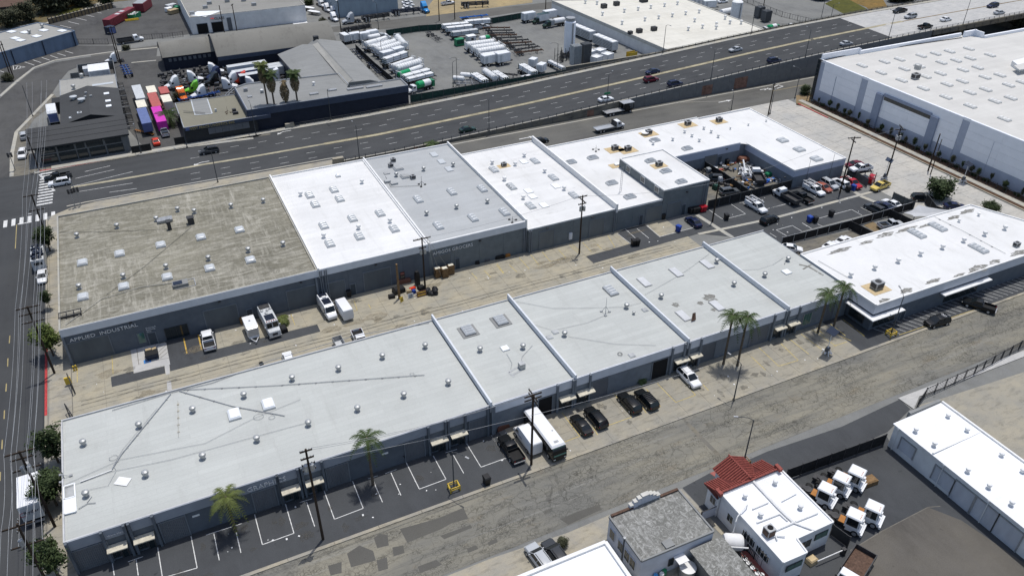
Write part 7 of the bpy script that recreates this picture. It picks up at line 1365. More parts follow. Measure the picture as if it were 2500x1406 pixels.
v = thing('stair_platform', 'yellow access platform at the plant wall', 'platform', (151.06,220.66)); pieces('step', MB().box(-.6,.6,-.2,.2,0,.08), 'p_yellow', [(.35*i,0,.4+.25*i) for i in range(5)], v); obj('frame', MB().box(-1,2.4,-.8,-.7,.2,1.9).box(-1,2.4,.7,.8,.2,1.9), 'p_yellow', v)
veh('boxtruck', (142.84,269.72), 190, 'white truck with green cab at the back fence', 'car_darkgreen', None, (.8,.9,.9)); veh('propane', (145.21,263.21), 186, 'green-cabbed tank truck beside the tall tower', 'car_darkgreen', g8)
veh('unit', (139.12,272.69), 5, 'white box trailer at the back fence, left of the truck', 'p_white', g8); veh('unit', (147.77,271.86), 5, 'white box trailer at the back fence beside the plant corner', 'p_white', g8)
veh('tanktruck', (213.97,223.97), 185, 'green and white tank truck behind the cream-roofed plant', 'car_white', None, (.85,.9,.9)); veh('sedan', (225.73,225.59), 10, 'white car beside the far yard fence', 'car_white')
for q, lb in (((223.37,241.07),'left dark tower unit behind the cream-roofed plant'),((221.97,235.49),'right dark tower unit behind the cream-roofed plant')): v = thing('vaporiser_tower', lb, 'cooling tower', q); pieces('fin', MB().box(-.12,.12,-1.35,1.35,.3,4.2), 'p_darkgrey', [(-1.3+.52*i,0,0) for i in range(6)], v); obj('core', MB().box(-1.1,1.1,-1.2,1.2,.3,4.1), 'p_darkgrey', v)
v = thing('storage_tower', 'squat white tower behind the cream-roofed plant', 'tank tower', (214.47,244.08)); obj('shell', MB().lathe((0,0,0),[(2.1,0),(2.1,6.2),(1.6,6.6),(.4,6.8)],20), 'p_white', v, True); obj('ladder', MB().box(-.25,.25,-2.2,-2.1,.3,6), 'steel', v)
v = thing('small_tank', 'white horizontal tank beside the squat white tower', 'tank', (213.51,248.96), R(8)); obj('tank', MB().hlathe((0,0,1.5),(1,0),[(-3,.3),(-2.7,1.1),(2.7,1.1),(3,.3)],14), 'p_white', v, True); obj('saddle', MB().box(-2,-1.6,-.8,.8,0,1).box(1.6,2,-.8,.8,0,1), 'steel', v)
for i, q in enumerate(((209.84,265.47),(211.32,262.01),(212.65,258.43))): veh('unit', q, -15, ('white trailer top furthest left behind the cream roof','middle white trailer top behind the cream roof','white trailer top nearest the far yard')[i], 'p_white', g8)
veh('sedan', (224.46,264.51), 0, 'white and dark car parked beyond the cream roof', 'car_white')
# ---- top street
veh('semi', (77.65,299), 186, 'grey tractor parked on the back street under a lamp', 'car_silver'); veh('semi', (108.19,302.57), -86, 'bright sky-blue tractor at the back street', 'car_skyblue')
for a, b, lb in (((81.53,298.25),(92.98,298.93),'dark stacked chassis trailer behind the grey tractor'),((94.42,302.05),(106.23,301.3),'dark blue chassis trailer nearer the sky-blue tractor'),((123.72,301.31),(134.27,298.96),'dark chassis trailer parked on the sandy strip'),((72.75,286.22),(79.64,287.13),'dark chassis behind the left-hand row')):
    for z in (0,.55,1.1): 
        o = veh('chassis', ((a[0]+b[0])/2,(a[1]+b[1])/2,z), b, lb+(' on the ground' if z == 0 else ', stacked second' if z < 1 else ', stacked on top'), 'steel_dark' if 'blue' not in lb else 'p_navy', 'stacked chassis trailers on the back street')
for p_, lb in (((73.61,326.86),'furthest white tractor between the two white sheds'),((73.84,318.68),'middle white tractor between the two white sheds'),((74.97,313.46),'third white tractor between the two white sheds'),((72.68,305.15),'nearest white tractor, bonnet open, between the sheds')): veh('semi', p_, -80, lb, 'car_white', 'white tractors between the sheds', (.85,.85,.8))
veh('pickup', (120.69,308.45), 5, 'white pickup on the sandy lot at the top edge', 'car_white'); 
for p_, lb in (((106.22,316.7),'white wreck furthest up beside the steel shed'),((105.24,312.17),'white wreck in the middle beside the steel shed'),((103.39,308.14),'white wreck nearest the chassis trailers')): veh('sedan', p_, 5, lb, 'car_white', 'white wrecks beside the steel shed')
for p_, lb in (((67.61,322.83),'white boat hull on a trailer beside the pale warehouse'),((68.13,316.34),'grey boat hull on a trailer beside the pale warehouse')): v = thing('boat', lb, 'boat', p_, R(-55)); obj('hull', MB().loft([[(x,-w_,1.3),(x,0,.6),(x,w_,1.3),(x,0,1.25)] for x, w_ in ((-2.8,.9),(0,1.1),(2,.8),(3,.1))]), 'p_white', v); obj('trailer', MB().box(-3,3.4,-.1,.1,.4,.6).box(-1,-.8,-.9,.9,.3,.5), 'steel_dark', v)
# ---- far left lots
v = thing('shipping_container', 'long dusty red freight container on the far lot', 'container', (-0.25,337.46), (-42.56,391.17)[0]*0+R(57)); obj('body', MB().box(-9,9,-1.4,1.4,.3,3.0), 'p_maroon', v); pieces('roof_patch', MB().box(-.9,.9,-.8,.8,3.0,3.06), 'p_lightgrey', [(-1,0,0),(2.6,.3,0)], v); obj('end_door', MB().box(-9.05,-9,-1.3,1.3,.4,2.9), 'p_maroon', v); pieces('rib', MB().box(-.08,.08,-1.46,1.46,.4,2.95), 'p_maroon', [(-8.5+1.0*i,0,0) for i in range(18)], v)
v = thing('shipping_container', 'dark red container further up the far lot', 'container', (8.95,351.01), R(66)); obj('body', MB().box(-4.5,4.5,-2,2,.3,3.4), 'p_maroon', v); obj('top', MB().box(-4.3,4.3,-1.8,1.8,3.4,3.5), 'p_grey', v)
v = thing('skip_bin', 'dark green open skip full of white rubbish', 'skip', (4.89,340.23), R(57)); obj('wall', MB().box(-2.6,2.6,-1.3,-1.2,0,1.8).box(-2.6,2.6,1.2,1.3,0,1.8).box(-2.6,-2.5,-1.2,1.2,0,1.8).box(2.5,2.6,-1.2,1.2,0,1.8).box(-2.5,2.5,-1.2,1.2,.1,1.3), 'p_green', v); mb = MB()
for i in range(24): mb.cbox((rnd.uniform(-2,2),rnd.uniform(-1,1),1.5),(.7,.6,.4),rnd.random()*3)
obj('rubbish', mb, 'trim_white', v)['kind'] = 'stuff'
v = thing('timber_stack', 'yellow beams stacked beside the green skip', 'beam stack', (3.7,336.36), R(5)); pieces('beam', MB().box(-2.4,2.4,-.2,.2,0,.35), 'p_yellow', [(0,0,0),(.1,.5,0),(0,.25,.36)], v)
veh('stake', (0.76,307.83), 6, 'white-cabbed open truck on the back street kerb', 'car_white', None, (1.15,1,1)); veh('sedan', (-40.14,372.87), 0, 'silver car under the rusty shed at the top left', 'car_silver'); veh('sedan', (-34.89,373.26), 10, 'white car beside the rusty shed at the top left', 'car_white')
v = thing('gate_post_block', 'blue metal cabinet at the far lot gate', 'cabinet', (-4.46,322.02), R(40)); obj('body', MB().box(-1.4,1.4,-1.2,1.2,0,2.6), 'p_navy', v); obj('door', MB().box(-1.2,1.2,-1.24,-1.2,.2,2.4), 'p_blue', v)
for q, lb, c_ in (((20.71,344.4),'green skip beside the pale warehouse','p_green'),((19.11,348.46),'grey junk trailer beside the pale warehouse','p_lightgrey'),((18.9,340.36),'pale yellow crate beside the pale warehouse','p_tan'),((18.28,343.89),'white boxes beside the pale warehouse','p_white')): v = thing('skip_bin', lb, 'skip', q, R(30)); obj('wall', MB().box(-1.8,1.8,-1.1,1.1,.2,1.5), c_, v); obj('rim', MB().box(-1.9,1.9,-1.2,1.2,1.5,1.6), c_, v)
# ---- south yard
g9 = 'yard tractors parked in two rows'
for p_, lb in (((70.96,47.48),'yard tractor at the left of the back row'),((74.21,48.02),'yard tractor in the middle of the back row'),((76.95,47.96),'yard tractor at the right of the back row, before a timber trailer'),((71.04,42.48),'yard tractor at the left of the front row'),((74.26,42.39),'yard tractor at the right of the front row')): veh('goat', (p_[0]-.5,p_[1]+1.0), -64 if 'back' in lb else -62, lb, 'car_white', g9, (1,1.05,1.05))
v = veh('stake', (65.7,37.14), 202, 'white-cabbed truck with rusty open bed at the bottom edge', 'car_white', None, (1.05,1.15,1)); [repaint(c, 'rust') for c in v.children if c.name.startswith('bed_floor')]
veh('suv', (31.36,55.84), 95, 'silver off-roader behind the white roof parapet at the bottom', 'car_silver'); veh('suv', (33.52,55.49), 95, 'dark grey off-roader behind the white roof parapet at the bottom', 'car_darkgrey')

# ================================================================ POLES, WIRES AND LAMPS
TOPS = {}
def upole(key, b, h, label, arms=((.4,1.4,0),(1.2,1.4,0)), cans=0, lean=(0,0), r=.19, m='wood_pole', z=0):
    t = thing('utility_pole', label, 'utility pole', (b[0],b[1],z)); top = (lean[0],lean[1],h)
    obj('shaft', MB().tube((0,0,0), top, r, r*.68, 9), m, t); TOPS[key] = []
    for dz, hw, a in arms:
        c, s_ = math.cos(R(a)), math.sin(R(a)); f = 1-dz/h; cx, cy = lean[0]*f, lean[1]*f
        o = obj('crossarm', MB().cbox((cx,cy,h-dz),(2*hw,.14,.17),R(a)), m, t)
        for u in (-.95,-.5,.5,.95):
            obj('insulator', MB().lathe((cx+c*hw*u,cy+s_*hw*u,h-dz+.08),[(.05,0),(.08,.08),(.04,.2)],6), 'galv', o); TOPS[key].append((b[0]+cx+c*hw*u, b[1]+cy+s_*hw*u, z+h-dz+.25))
    for i in range(cans): obj('transformer', MB().lathe((.42*math.cos(i*2.1+3.5),.42*math.sin(i*2.1+3.5),h-3.4),[(.2,0),(.28,.05),(.28,1.0),(.12,1.12)],10), 'galv', t)
    return t
def wire(a, b, label, group, sag=.6, r=.023):
    pts = [(a[0]+(b[0]-a[0])*f, a[1]+(b[1]-a[1])*f, a[2]+(b[2]-a[2])*f-4*sag*f*(1-f)) for f in [i/8 for i in range(9)]]
    tag(obj('overhead_wire', MB().path(pts, r, 4), 'steel'), label, 'wire', group)
def run(k0, k1, n, label, sag=.6):
    for i in range(n): wire(TOPS[k0][i], TOPS[k1][i], label, label, sag)
upole('A', (7.53,70.98), 16.4, 'dark wooden pole with red band standing by the white-lined forecourt bays', ((.3,.75,0),(1.5,.8,0),(2.5,.8,0),(3.4,.8,0)), 2)
upole('B', (37.9,70.97), 13.5, 'dark pole with crossed arms in front of the white van and bus', ((.2,1.3,0),(.9,1.3,0),(.2,1.3,90),(.9,1.3,90)))
for q in ('A','B'): pass
upole('C', (72.98,118.4), 13.4, 'pole with transformers between the two rows, beside the yellow alley bays', ((.3,1.0,0),(1.1,1.0,90),(1.9,.9,0)), 2)
upole('D', (40.04,119.92), 11.3, 'pole with wide crossarm and transformers in the alley junk heap', ((.3,1.7,0),(2.2,.7,0)), 3)
upole('E', (34.53,118.9), 7.6, 'short thick pole stump with pale conduit in the alley', (), 0, r=.26, m='wood')
upole('F', (106.1,117.65), 9.8, 'pole standing on the concrete strip by the block corner', ((.4,.8,0),))
upole('G', (141.44,115.77), 14.2, 'leaning-looking tall pole at the car park corner by white off-roader', ((.3,1.5,-20),(1.0,1.0,70)))
upole('H', (157.58,116.99), 13.4, 'pole crowded with transformers on the pale east street', ((.2,1.2,60),(.9,1.2,-30),(1.8,1.0,60)), 3)
upole('I', (170.28,115.58), 9.8, 'slim dark pole before the warehouse, the left of a pair', ())
upole('J', (169.21,113.97), 9.2, 'slim dark pole with a grey box before the warehouse, right of a pair', ((3.4,.4,0),), r=.13)
upole('K', (158.97,160.86), 9.2, 'dark pole at the frontage road corner beside a curved lamp', ((.2,.5,0),))
upole('L', (-24.4,168), 11.5, 'street pole nearest the crosswalk on the left street', ((.2,1.6,0),(3.4,1.5,0)), lean=(0,.4))
upole('M', (-23.7,122.5), 13.5, 'street pole with four crossarms beside the brown-roofed unit', ((.2,1.7,0),(1.4,1.6,0),(2.9,1.6,0)))
upole('N', (-23.8,88.1), 14.0, 'street pole with white transformers above the rental truck', ((.2,1.7,0),(1.2,1.3,0),(3.0,1.6,0)), 3)
upole('O', (-24.3,77.8), 12.2, 'street pole nearest the bottom left corner', ((.4,1.7,0),(3.6,1.7,0),(.4,1.0,90)), 1)
for a, b in (('L','M'),('M','N'),('N','O')): run(a, b, 8, 'thin overhead wire running along the left street between its poles', .7)
for i in range(4): p = TOPS['O'][i]; wire(p, (p[0],p[1]-45,p[2]+.2), 'overhead wire leaving the bottom left corner of the view', 'wires leaving the bottom left corner', .5)
for i in range(6): p = TOPS['L'][i]; wire(p, (p[0]-1+.6*i,p[1]+75,p[2]-1), 'overhead wire crossing the junction towards the black building', 'wires crossing the junction', 1.2)
for i in (0,3): wire(TOPS['A'][i], TOPS['B'][i], 'long pale wire strung before the front row between two dark poles', 'wires before the front row', 1.0)
wire(TOPS['A'][9], (66,69.8,9), 'lower wire running on from the forecourt pole to a street lamp', 'low wires before the front row', 1.2); wire(TOPS['D'][0], TOPS['C'][0], 'wire strung over the alley between its two poles', 'alley wires', .8); wire(TOPS['C'][1], TOPS['F'][0], 'wire from the transformer pole to the block corner pole', 'alley wires to the block', .8); wire(TOPS['F'][1], TOPS['G'][0], 'wire crossing the car park between two poles', 'car park wires', .8); wire(TOPS['G'][1], TOPS['H'][1], 'wire over the pale east street', 'east street wires', .6)
for q, dx in (((43.33,122.93),0),((44.3,122.15),0),((46.65,122.65),0)): wire(TOPS['D'][2], (q[0],q[1],.1), 'slanting guy wire from the alley pole towards the pallets', 'guy wires of the alley pole', 0, .03)
run('G','H',1,'second wire over the pale east street') if 0 else None
for i, (b, h, lb) in enumerate((((-3.54,283.08),12.5,'tall pole behind the walled yard of the black building'),((-34.45,284.16),11.5,'pole beside a bush at the left edge lot'),((-35.35,286.23),10,'shorter pole beside the bush at the left edge lot'),((32.02,300.88),11,'left pole before the GLASS warehouse'),((36.38,300.7),11,'right pole before the GLASS warehouse'),((70.77,287.98),11.5,'dark pole at the hangar end by the back street'),((108.87,288),12.5,'tall dark pole by the white boxes at the back fence'),((115.1,287.66),10.5,'thinner pole right of the tall one at the back fence'),((-26.69,208.03),9.0,'dark pole with a yellow band at the corner building'),((153.48,285.94),10,'pole on the back street behind the plant corner'),((-4.18,289.45),9,'pole beside the tall one behind the walled yard'),((230.8,247.4),9,'pole at the far yard fence'))):
    upole('Z%d' % i, b, h, lb, ((.3,1.0,15*i),) if i % 2 == 0 else ())
for i, j in ((5,6),(6,7),(3,4),(0,10),(3,5)): 
    a, b = TOPS['Z%d' % i], TOPS['Z%d' % j]
def lamp(b, h, arm, label, z=0, m='pole_grey', ln=2.2, guard=None):
    t = thing('street_lamp', label, 'street lamp', (b[0],b[1],z)); c, s_ = math.cos(R(arm)), math.sin(R(arm))
    obj('pole', MB().tube((0,0,0),(0,0,h-.4),.11,.07,8), m, t); obj('base', MB().lathe((0,0,0),[(.22,0),(.2,.4),(.1,.45)],8), 'concrete_dark', t)
    a = obj('arm', MB().path([(0,0,h-.5),(c*ln*.3,s_*ln*.3,h-.12),(c*ln*.65,s_*ln*.65,h),(c*ln,s_*ln,h)],.05,6), m, t)
    obj('lamp_head', MB().cbox((c*(ln+.3),s_*(ln+.3),h),(.6,.24,.12),R(arm)), 'steel', a); return t
for b, h, arm, lb in (((26.14,71.54),7.6,-60,'street lamp inside a yellow guard by the white-lined bays'),((65.43,57.75),9.3,150,'street lamp in a wooden guard beside the tiled house'),((73.11,69.39),7.8,100,'lamp pole on the forecourt kerb beside the two palms'),((109.28,71.13),8.6,60,'lamp pole in a yellow guard at the shop building corner'),((-28.62,247.14),9.2,120,'street lamp on the corner pavement beside the box trailer'),
        ((175.12,167.82),9.0,100,'curved lamp at the planted warehouse corner'),((159.92,161.21),6.5,40,'curved lamp beside the frontage corner pole'),((-3.5,208.07),7,90,'thin lamp at the truck yard gate'),((7.48,206.85),9.5,120,'lamp post in front of the office lettering'),((25.03,207.22),9,90,'lamp post before the palms and navy building'),((84.65,287.31),9.5,100,'lamp on the back street above the grey tractor'),
        ((86.51,219.38),8,20,'left lamp of a close pair by the front green fence'),((88.1,220.1),9,-160,'right lamp of a close pair by the front green fence'),((122.64,219.47),9,170,'lamp by the two lying gas tubes'),((74.8,252.94),7,10,'lamp over the white boxes in the left tank row'),((73.17,271.74),9,10,'tall thin lamp by the white tank truck'),((240.13,225.56),12,0,'very tall dark pole lamp at the far yard corner'),((245,225.38),6.5,0,'short lamp at the far yard corner'),((11.45,182.91),8.5,180,'lamp on the near highway pavement by the dashed lanes'),((151.88,168.39),5,60,'small lamp on the frontage pavement')):
    lamp(b, h, arm, lb)
for b, lb, arm in (((45.64,183.49,0),'highway lamp just right of the near railing start',100),((81.45,182.48,0.85),'highway lamp beside the dark green sedan',30),((45.72,208.21,0),'highway lamp before the navy building wall',-80),((118.01,182.86,2.36),'highway lamp carrying a green street sign',30),((154.05,182.35,4.12),'highway lamp right of the dark navy SUV',90),((155.8,209.44,4.21),'highway lamp at the cream-roofed plant corner',-80),((191.54,207.85,6.01),'highway lamp before the green and white truck',-80),((190.28,181.96,5.95),'highway lamp near the warehouse corner',90),((225.49,182.51,7.19),'highway lamp at the bridge joint',90),((260.57,182.95,7.87),'highway lamp furthest along the bridge',90)):
    y = 181.65 if b[1] < 190 else 208.9
    lamp((b[0],y), 9.2, arm, lb, b[2]+.1, ln=1.6)
p = (118.01,182.86,2.36); v = thing('street_name_sign', 'small green street sign on a highway lamp', 'sign', (p[0]-.2,181.5,p[2]+3.2)); obj('plate', MB().box(-1.0,1.0,-.04,.04,0,.6), 'p_green', v); obj('bracket', MB().box(.9,1.3,-.03,.03,.2,.3), 'pole_grey', v)
for b, lb, arm in (((-18.09,183.98),'traffic signal with two dark heads at the brown roof corner',0),((-19.27,183.68),'lower traffic signal beside the two-headed one',180),((-31.92,210.57),'traffic signal on the corner by the white off-roader',90),((-19.22,192.59),'traffic signal mast on the near side of the highway',90)):
    t = thing('traffic_signal', lb, 'traffic light', b); obj('pole', MB().tube((0,0,0),(0,0,4.6),.09,.07,8), 'steel', t)
    for s_ in (-.35,.35): h_ = obj('signal_head', MB().box(s_-.2,s_+.2,-.25,.15,3.5,4.6), 'steel_dark', t); obj('visor', MB().box(s_-.15,s_+.15,-.45,-.25,4.2,4.3), 'steel_dark', h_)
def guard(b, label, m='paint_yellow'):
    t = thing('pole_guard', label, 'guard', b); pieces('post', MB().box(-.07,.07,-.07,.07,0,.95), m, [(x,y,0) for x in (-.7,.7) for y in (-.55,.55)], t)
    for z in (.45,.85): obj('rail', MB().box(-.75,.75,-.6,-.5,z,z+.1).box(-.75,.75,.5,.6,z,z+.1).box(-.75,-.65,-.5,.5,z,z+.1).box(.65,.75,-.5,.5,z,z+.1), m, t)
guard((26.12,71.5), 'yellow pipe guard round the lamp on the forecourt', 'p_yellow'); guard((65.54,57.82), 'weathered wooden guard round the lamp by the tiled house', 'wood'); guard((109.19,71.07), 'yellow guard at the foot of the shop building lamp', 'p_yellow')

# ================================================================ FENCES
def fence(pts, h, m, label, post='pole_grey', step=3.0, cat='fence', z=0, rail=True, bars=0):
    t = thing('screen_fence', label, cat, (pts[0][0],pts[0][1],z)); ox, oy = pts[0]
    for a, b in zip(pts, pts[1:]):
        L = math.hypot(b[0]-a[0],b[1]-a[1]); n = max(1,int(round(L/step))); rz = math.atan2(b[1]-a[1],b[0]-a[0]); d = L/n
        pm = MB().box(.06,d-.06,-.02,.02,.08,h-.08)
        if bars:
            pm = None; nb = int(d/bars); bm = MB().box(-.025,.025,-.025,.025,.1,h).mesh('picket'); bm.materials.append(M[m])
        for i in range(n):
            x, y = a[0]+(b[0]-a[0])*i/n-ox, a[1]+(b[1]-a[1])*i/n-oy
            if pm: o = obj('screen_panel', pm if isinstance(pm, bpy.types.Mesh) else pm, m, t); pm = o.data; o.location = (x,y,0); o.rotation_euler = (0,0,rz)
            else:
                for j in range(1,nb+1): f = j/(nb+1)*d; o = bpy.data.objects.new('picket', bm); col.objects.link(o); o.parent = t; o.location = (x+math.cos(rz)*f,y+math.sin(rz)*f,0)
            q = obj('post', MB().box(-.07,.07,-.07,.07,0,h+.12), post, t); q.location = (x,y,0); q.rotation_euler = (0,0,rz)
        q = obj('post', MB().box(-.07,.07,-.07,.07,0,h+.12), post, t); q.location = (b[0]-ox,b[1]-oy,0)
        if rail: o = obj('rail', MB().box(0,L,-.04,.04,h-.06,h+.02).box(0,L,-.04,.04,.15,.22), post, t); o.location = (a[0]-ox,a[1]-oy,0); o.rotation_euler = (0,0,rz)
    return t
fence([(108.5,122.6),(132.7,122.6)], 2.3, 'screen_black', 'black screened gate fence across the block courtyard')
fence([(120.23,122.8),(120.83,132.49),(120.54,140.35)], 2.2, 'screen_black', 'black fence dividing the block courtyard lengthwise')
fence([(112.69,103.3),(131.49,102.67),(150.35,102.96)], 2.0, 'screen_black', 'long black screened fence between car park and dirt yards', 'steel')
fence([(130.89,102.49),(131.64,96.57)], 2.0, 'screen_black', 'black fence dividing the two dirt yards', 'steel_dark'); fence([(142.77,102.62),(143.41,96.87)], 2.0, 'screen_black', 'black fence on the right of the sandy yard', 'steel_dark')
fence([(149.59,107.98),(150.2,102.55)], 2.2, 'screen_grey', 'grey mesh fence panel above the shade sail'); fence([(155.47,103.75),(152.56,98.75),(154.25,95.52)], 2.4, 'screen_black', 'black screen beneath the bushy tree')
fence([(150.25,122.43),(149.6,115.57)], 2.2, 'screen_grey', 'grey screen fence in front of the red forklift')
fence([(69.6,210.3),(121,210.6)], 3.2, 'screen_green', 'dark green screened fence along the front of the gas yard', 'pole_grey', 3.4)
fence([(84.45,277.51),(97.11,277.95),(113.04,274.84),(125.47,275.89),(139.53,277.67)], 2.3, 'screen_green', 'dark green screened fence along the back of the gas yard')
fence([(69.81,266.1),(69.94,245.4),(70.65,229.01)], 2.2, 'screen_black', 'black fence between the gas yard and grey gabled warehouse'); veh('chassis', (68.33,259.51), (67.9,247.34), 'dark blue chassis trailer in the gap, the upper one', 'p_navy', 'chassis trailers beside the gabled warehouse'); veh('chassis', (69.3,243.74), (69.25,232.41), 'dark blue chassis trailer in the gap, the lower one', 'p_navy', 'chassis trailers beside the gabled warehouse')
fence([(-15.16,313.51),(-5.94,309.27)], 1.7, 'screen_grey', 'thin mesh gate across the far lot entrance', 'steel_dark', 5, bars=1.2); fence([(5.05,309.53),(15.12,307.27),(18.55,307.57)], 1.8, 'steel_dark', 'open wire fence beside the white-cabbed truck', 'steel_dark', 3.4, bars=1.1)
fence([(-5.49,208.9),(-0.95,208.93)], 1.9, 'screen_black', 'black gate left of the red sports car', 'steel_dark'); fence([(4.95,209.99),(7.47,209.98)], 1.9, 'screen_black', 'black gate between the palm and the office', 'steel_dark')
fence([(69.0,52.9),(86.9,52.0)], 2.2, 'screen_black', 'long black board fence along the yard tractor lot', 'steel_dark', 2.6)
fence([(98.04,55.62),(101.14,56.88),(113.16,57.33),(172,63)], 1.9, 'steel_dark', 'black picket fence round the cracked concrete lot', 'steel_dark', 2.6, bars=.42)
fence([(176.6,164.5),(176.6,60)], 1.5, 'steel_dark', 'thin black picket fence along the warehouse pavement', 'steel_dark', 2.6, bars=.9)
fence([(53.63,52.16),(56.62,52.13)], 1.9, 'wall_lilac', 'pale boarded gate between the weathered and tiled buildings', 'steel_dark', 2.2); fence([(67.82,43.03),(68.32,40.62)], 2.0, 'wall_black', 'dark board gate leaf behind the front yard tractors', 'steel_dark')
fence([(233.82,267.14),(232.2,237.96),(235.87,224.81)], 1.9, 'steel_dark', 'open wire fence of the far yard beside the bridge', 'steel_dark', 3.5, bars=1.2)
v = thing('block_wall', 'brown block wall with posts below the grassy field', 'wall', (-24.4,344.36)); a = (-24.4,344.36); b = (-1.85,358.81); L = math.hypot(b[0]-a[0],b[1]-a[1]); v.rotation_euler = (0,0,math.atan2(b[1]-a[1],b[0]-a[0]))
n = 18; pieces('wall_panel', MB().box(.1,L/n-.1,-.12,.12,0,1.9), 'dirt', [(L/n*i,0,0) for i in range(n)], v); pieces('post', MB().box(-.16,.16,-.18,.18,0,2.4), 'steel_dark', [(L/n*i,0,0) for i in range(n+1)], v); obj('cap', MB().box(0,L,-.3,.3,1.92,2.0), 'concrete', v)
v = thing('block_wall', 'grey concrete wall along the highway below the vaporiser towers', 'wall', (121,211)); n = 12; pieces('wall_panel', MB().box(.02,3.06,-.15,.15,0,3.9), 'concrete_dark', [(3.1*i,.03*i,0) for i in range(n)], v); obj('cap', MB().box(0,37.2,-.22,.22,3.92,4.05), 'concrete', v)
v = thing('barrier_pole', 'white swing barrier pole at the tractor yard', 'barrier', (67,40.07)); q = (62.68,40.21); obj('bar', MB().tube((0,0,.9),(q[0]-v.location.x,q[1]-v.location.y,.9),.07), 'trim_white', v); obj('post', MB().box(-.25,.25,-.25,.25,0,1.1), 'steel_dark', v)
for q0, q1, lb in (((-21.85,111.19),(-20.94,108.17),'folded dark gate leaf beside the corner unit'),((-21.44,118.86),(-20.74,115.46),'folded dark gate leaf with yellow board at the alley mouth')):
    v = thing('gate_leaf', lb, 'gate', q0); dx, dy = q1[0]-q0[0], q1[1]-q0[1]; obj('frame', MB().tube((0,0,.2),(0,0,2.0),.08).tube((dx,dy,.2),(dx,dy,2.0),.08).tube((0,0,2.0),(dx,dy,2.0),.08).tube((0,0,.25),(dx,dy,.25),.08).tube((0,0,.25),(dx,dy,2.0),.06), 'steel_dark', v)
    if 'yellow' in lb: obj('board', MB().cbox((-.1,-.6,1.0),(.9,.3,1.3)), 'p_yellow', v)
for b, lb in (((-20.76,121.89),'yellow bollard nearer the corner pilaster'),((-20.4,121.95),'yellow bollard nearer the roller door')): v = thing('bollard', lb, 'bollard', b); obj('post', MB().lathe((0,0,0),[(.14,0),(.14,1.0),(.06,1.08)],8), 'p_yellow', v); obj('band', MB().lathe((0,0,.6),[(.145,0),(.145,.15)],8), 'p_black', v)

# ================================================================ TREES AND PALMS
def leaf_cloud(n, rx, ry, rz, size, seed, clumps=22):
    q = random.Random(seed); mb = MB(); cs = []
    for _ in range(clumps):
        while True:
            p = Vector((q.uniform(-1,1),q.uniform(-1,1),q.uniform(-1,1)))
            if .25 < p.length < 1: break
        cs.append(p)
    for i in range(n):
        c = cs[q.randrange(clumps)]; d = Vector((q.gauss(0,1),q.gauss(0,1),q.gauss(0,1)))*.2; p = c+d; P = Vector((p.x*rx,p.y*ry,p.z*rz)); s_ = size*q.uniform(.6,1.3)
        u = Vector((q.gauss(0,1),q.gauss(0,1),q.gauss(0,.6))).normalized(); v_ = u.cross(Vector((q.gauss(0,.5),q.gauss(0,.5),1))).normalized()
        mb.add([P-u*s_, P-v_*s_*.45, P+u*s_, P+v_*s_*.45], [(0,1,2,3)])
    return mb
LC = [leaf_cloud(1500,1,1,1,.13,s_) .mesh('crown') for s_ in (1,2,3)]
LM = {}
def tree(b, ht, r, label, m='leaf_tree', ry=None, rz=None, var=0, trunk=.14, group=None, lean=(0,0)):
    t = thing('tree', label, 'tree', b, rnd.random()*6, group); rz = rz or r*.85; ry = ry or r
    t.rotation_euler = (0,0,0); c = (lean[0],lean[1],ht)
    mb = MB().tube((0,0,0),(lean[0]*.4,lean[1]*.4,ht*.55),trunk,trunk*.75,7)
    for i in range(6): a = i*1.05+var; mb.tube((lean[0]*.4,lean[1]*.4,ht*.5),(lean[0]+.6*r*math.cos(a),lean[1]+.6*ry*math.sin(a),ht+.3*rz*math.sin(2.3*i)),trunk*.5,trunk*.15,5)
    obj('trunk', mb, 'bark', t)
    kx = (m, var%3)
    if kx not in LM: me = LC[var%3].copy(); me.materials.append(M[m]); LM[kx] = me
    for j in range(2):
        o = bpy.data.objects.new('crown', LM[kx]); col.objects.link(o); o.parent = t; o.location = c; o.scale = (r,ry,rz) if j == 0 else (r*.86,ry*.9,rz*1.05); o.rotation_euler = (0,0,2.1*j+var)
        if j: break
    return t
for p_, ht, r, ry, lb, m, v in (((-24.6,165.26),4.2,1.3,2.0,'street tree under the pole nearest the crosswalk','leaf_tree',0),((-24.12,127.57),4.3,1.6,2.3,'light green street tree beside the APPLIED INDUSTRIAL corner','leaf_light',1),((-23.58,100.44),4.2,1.3,2.3,'dark street tree at the alley mouth','leaf_tree',2),((-23.84,91.89),4.3,1.6,2.3,'street tree overhanging the rental box truck','leaf_tree',0),((-23.78,79.55),4.3,1.35,2.1,'street tree at the bottom left corner','leaf_tree',1)): tree((p_[0]+.3,p_[1]), ht, r, lb, m, ry, 1.9, v, .17)
p_ = (-24.6,142.9); tree((p_[0]+.3,p_[1]), 2.8, .9, 'thin staked sapling on the left pavement', 'leaf_tree', .9, .9, 2, .05)
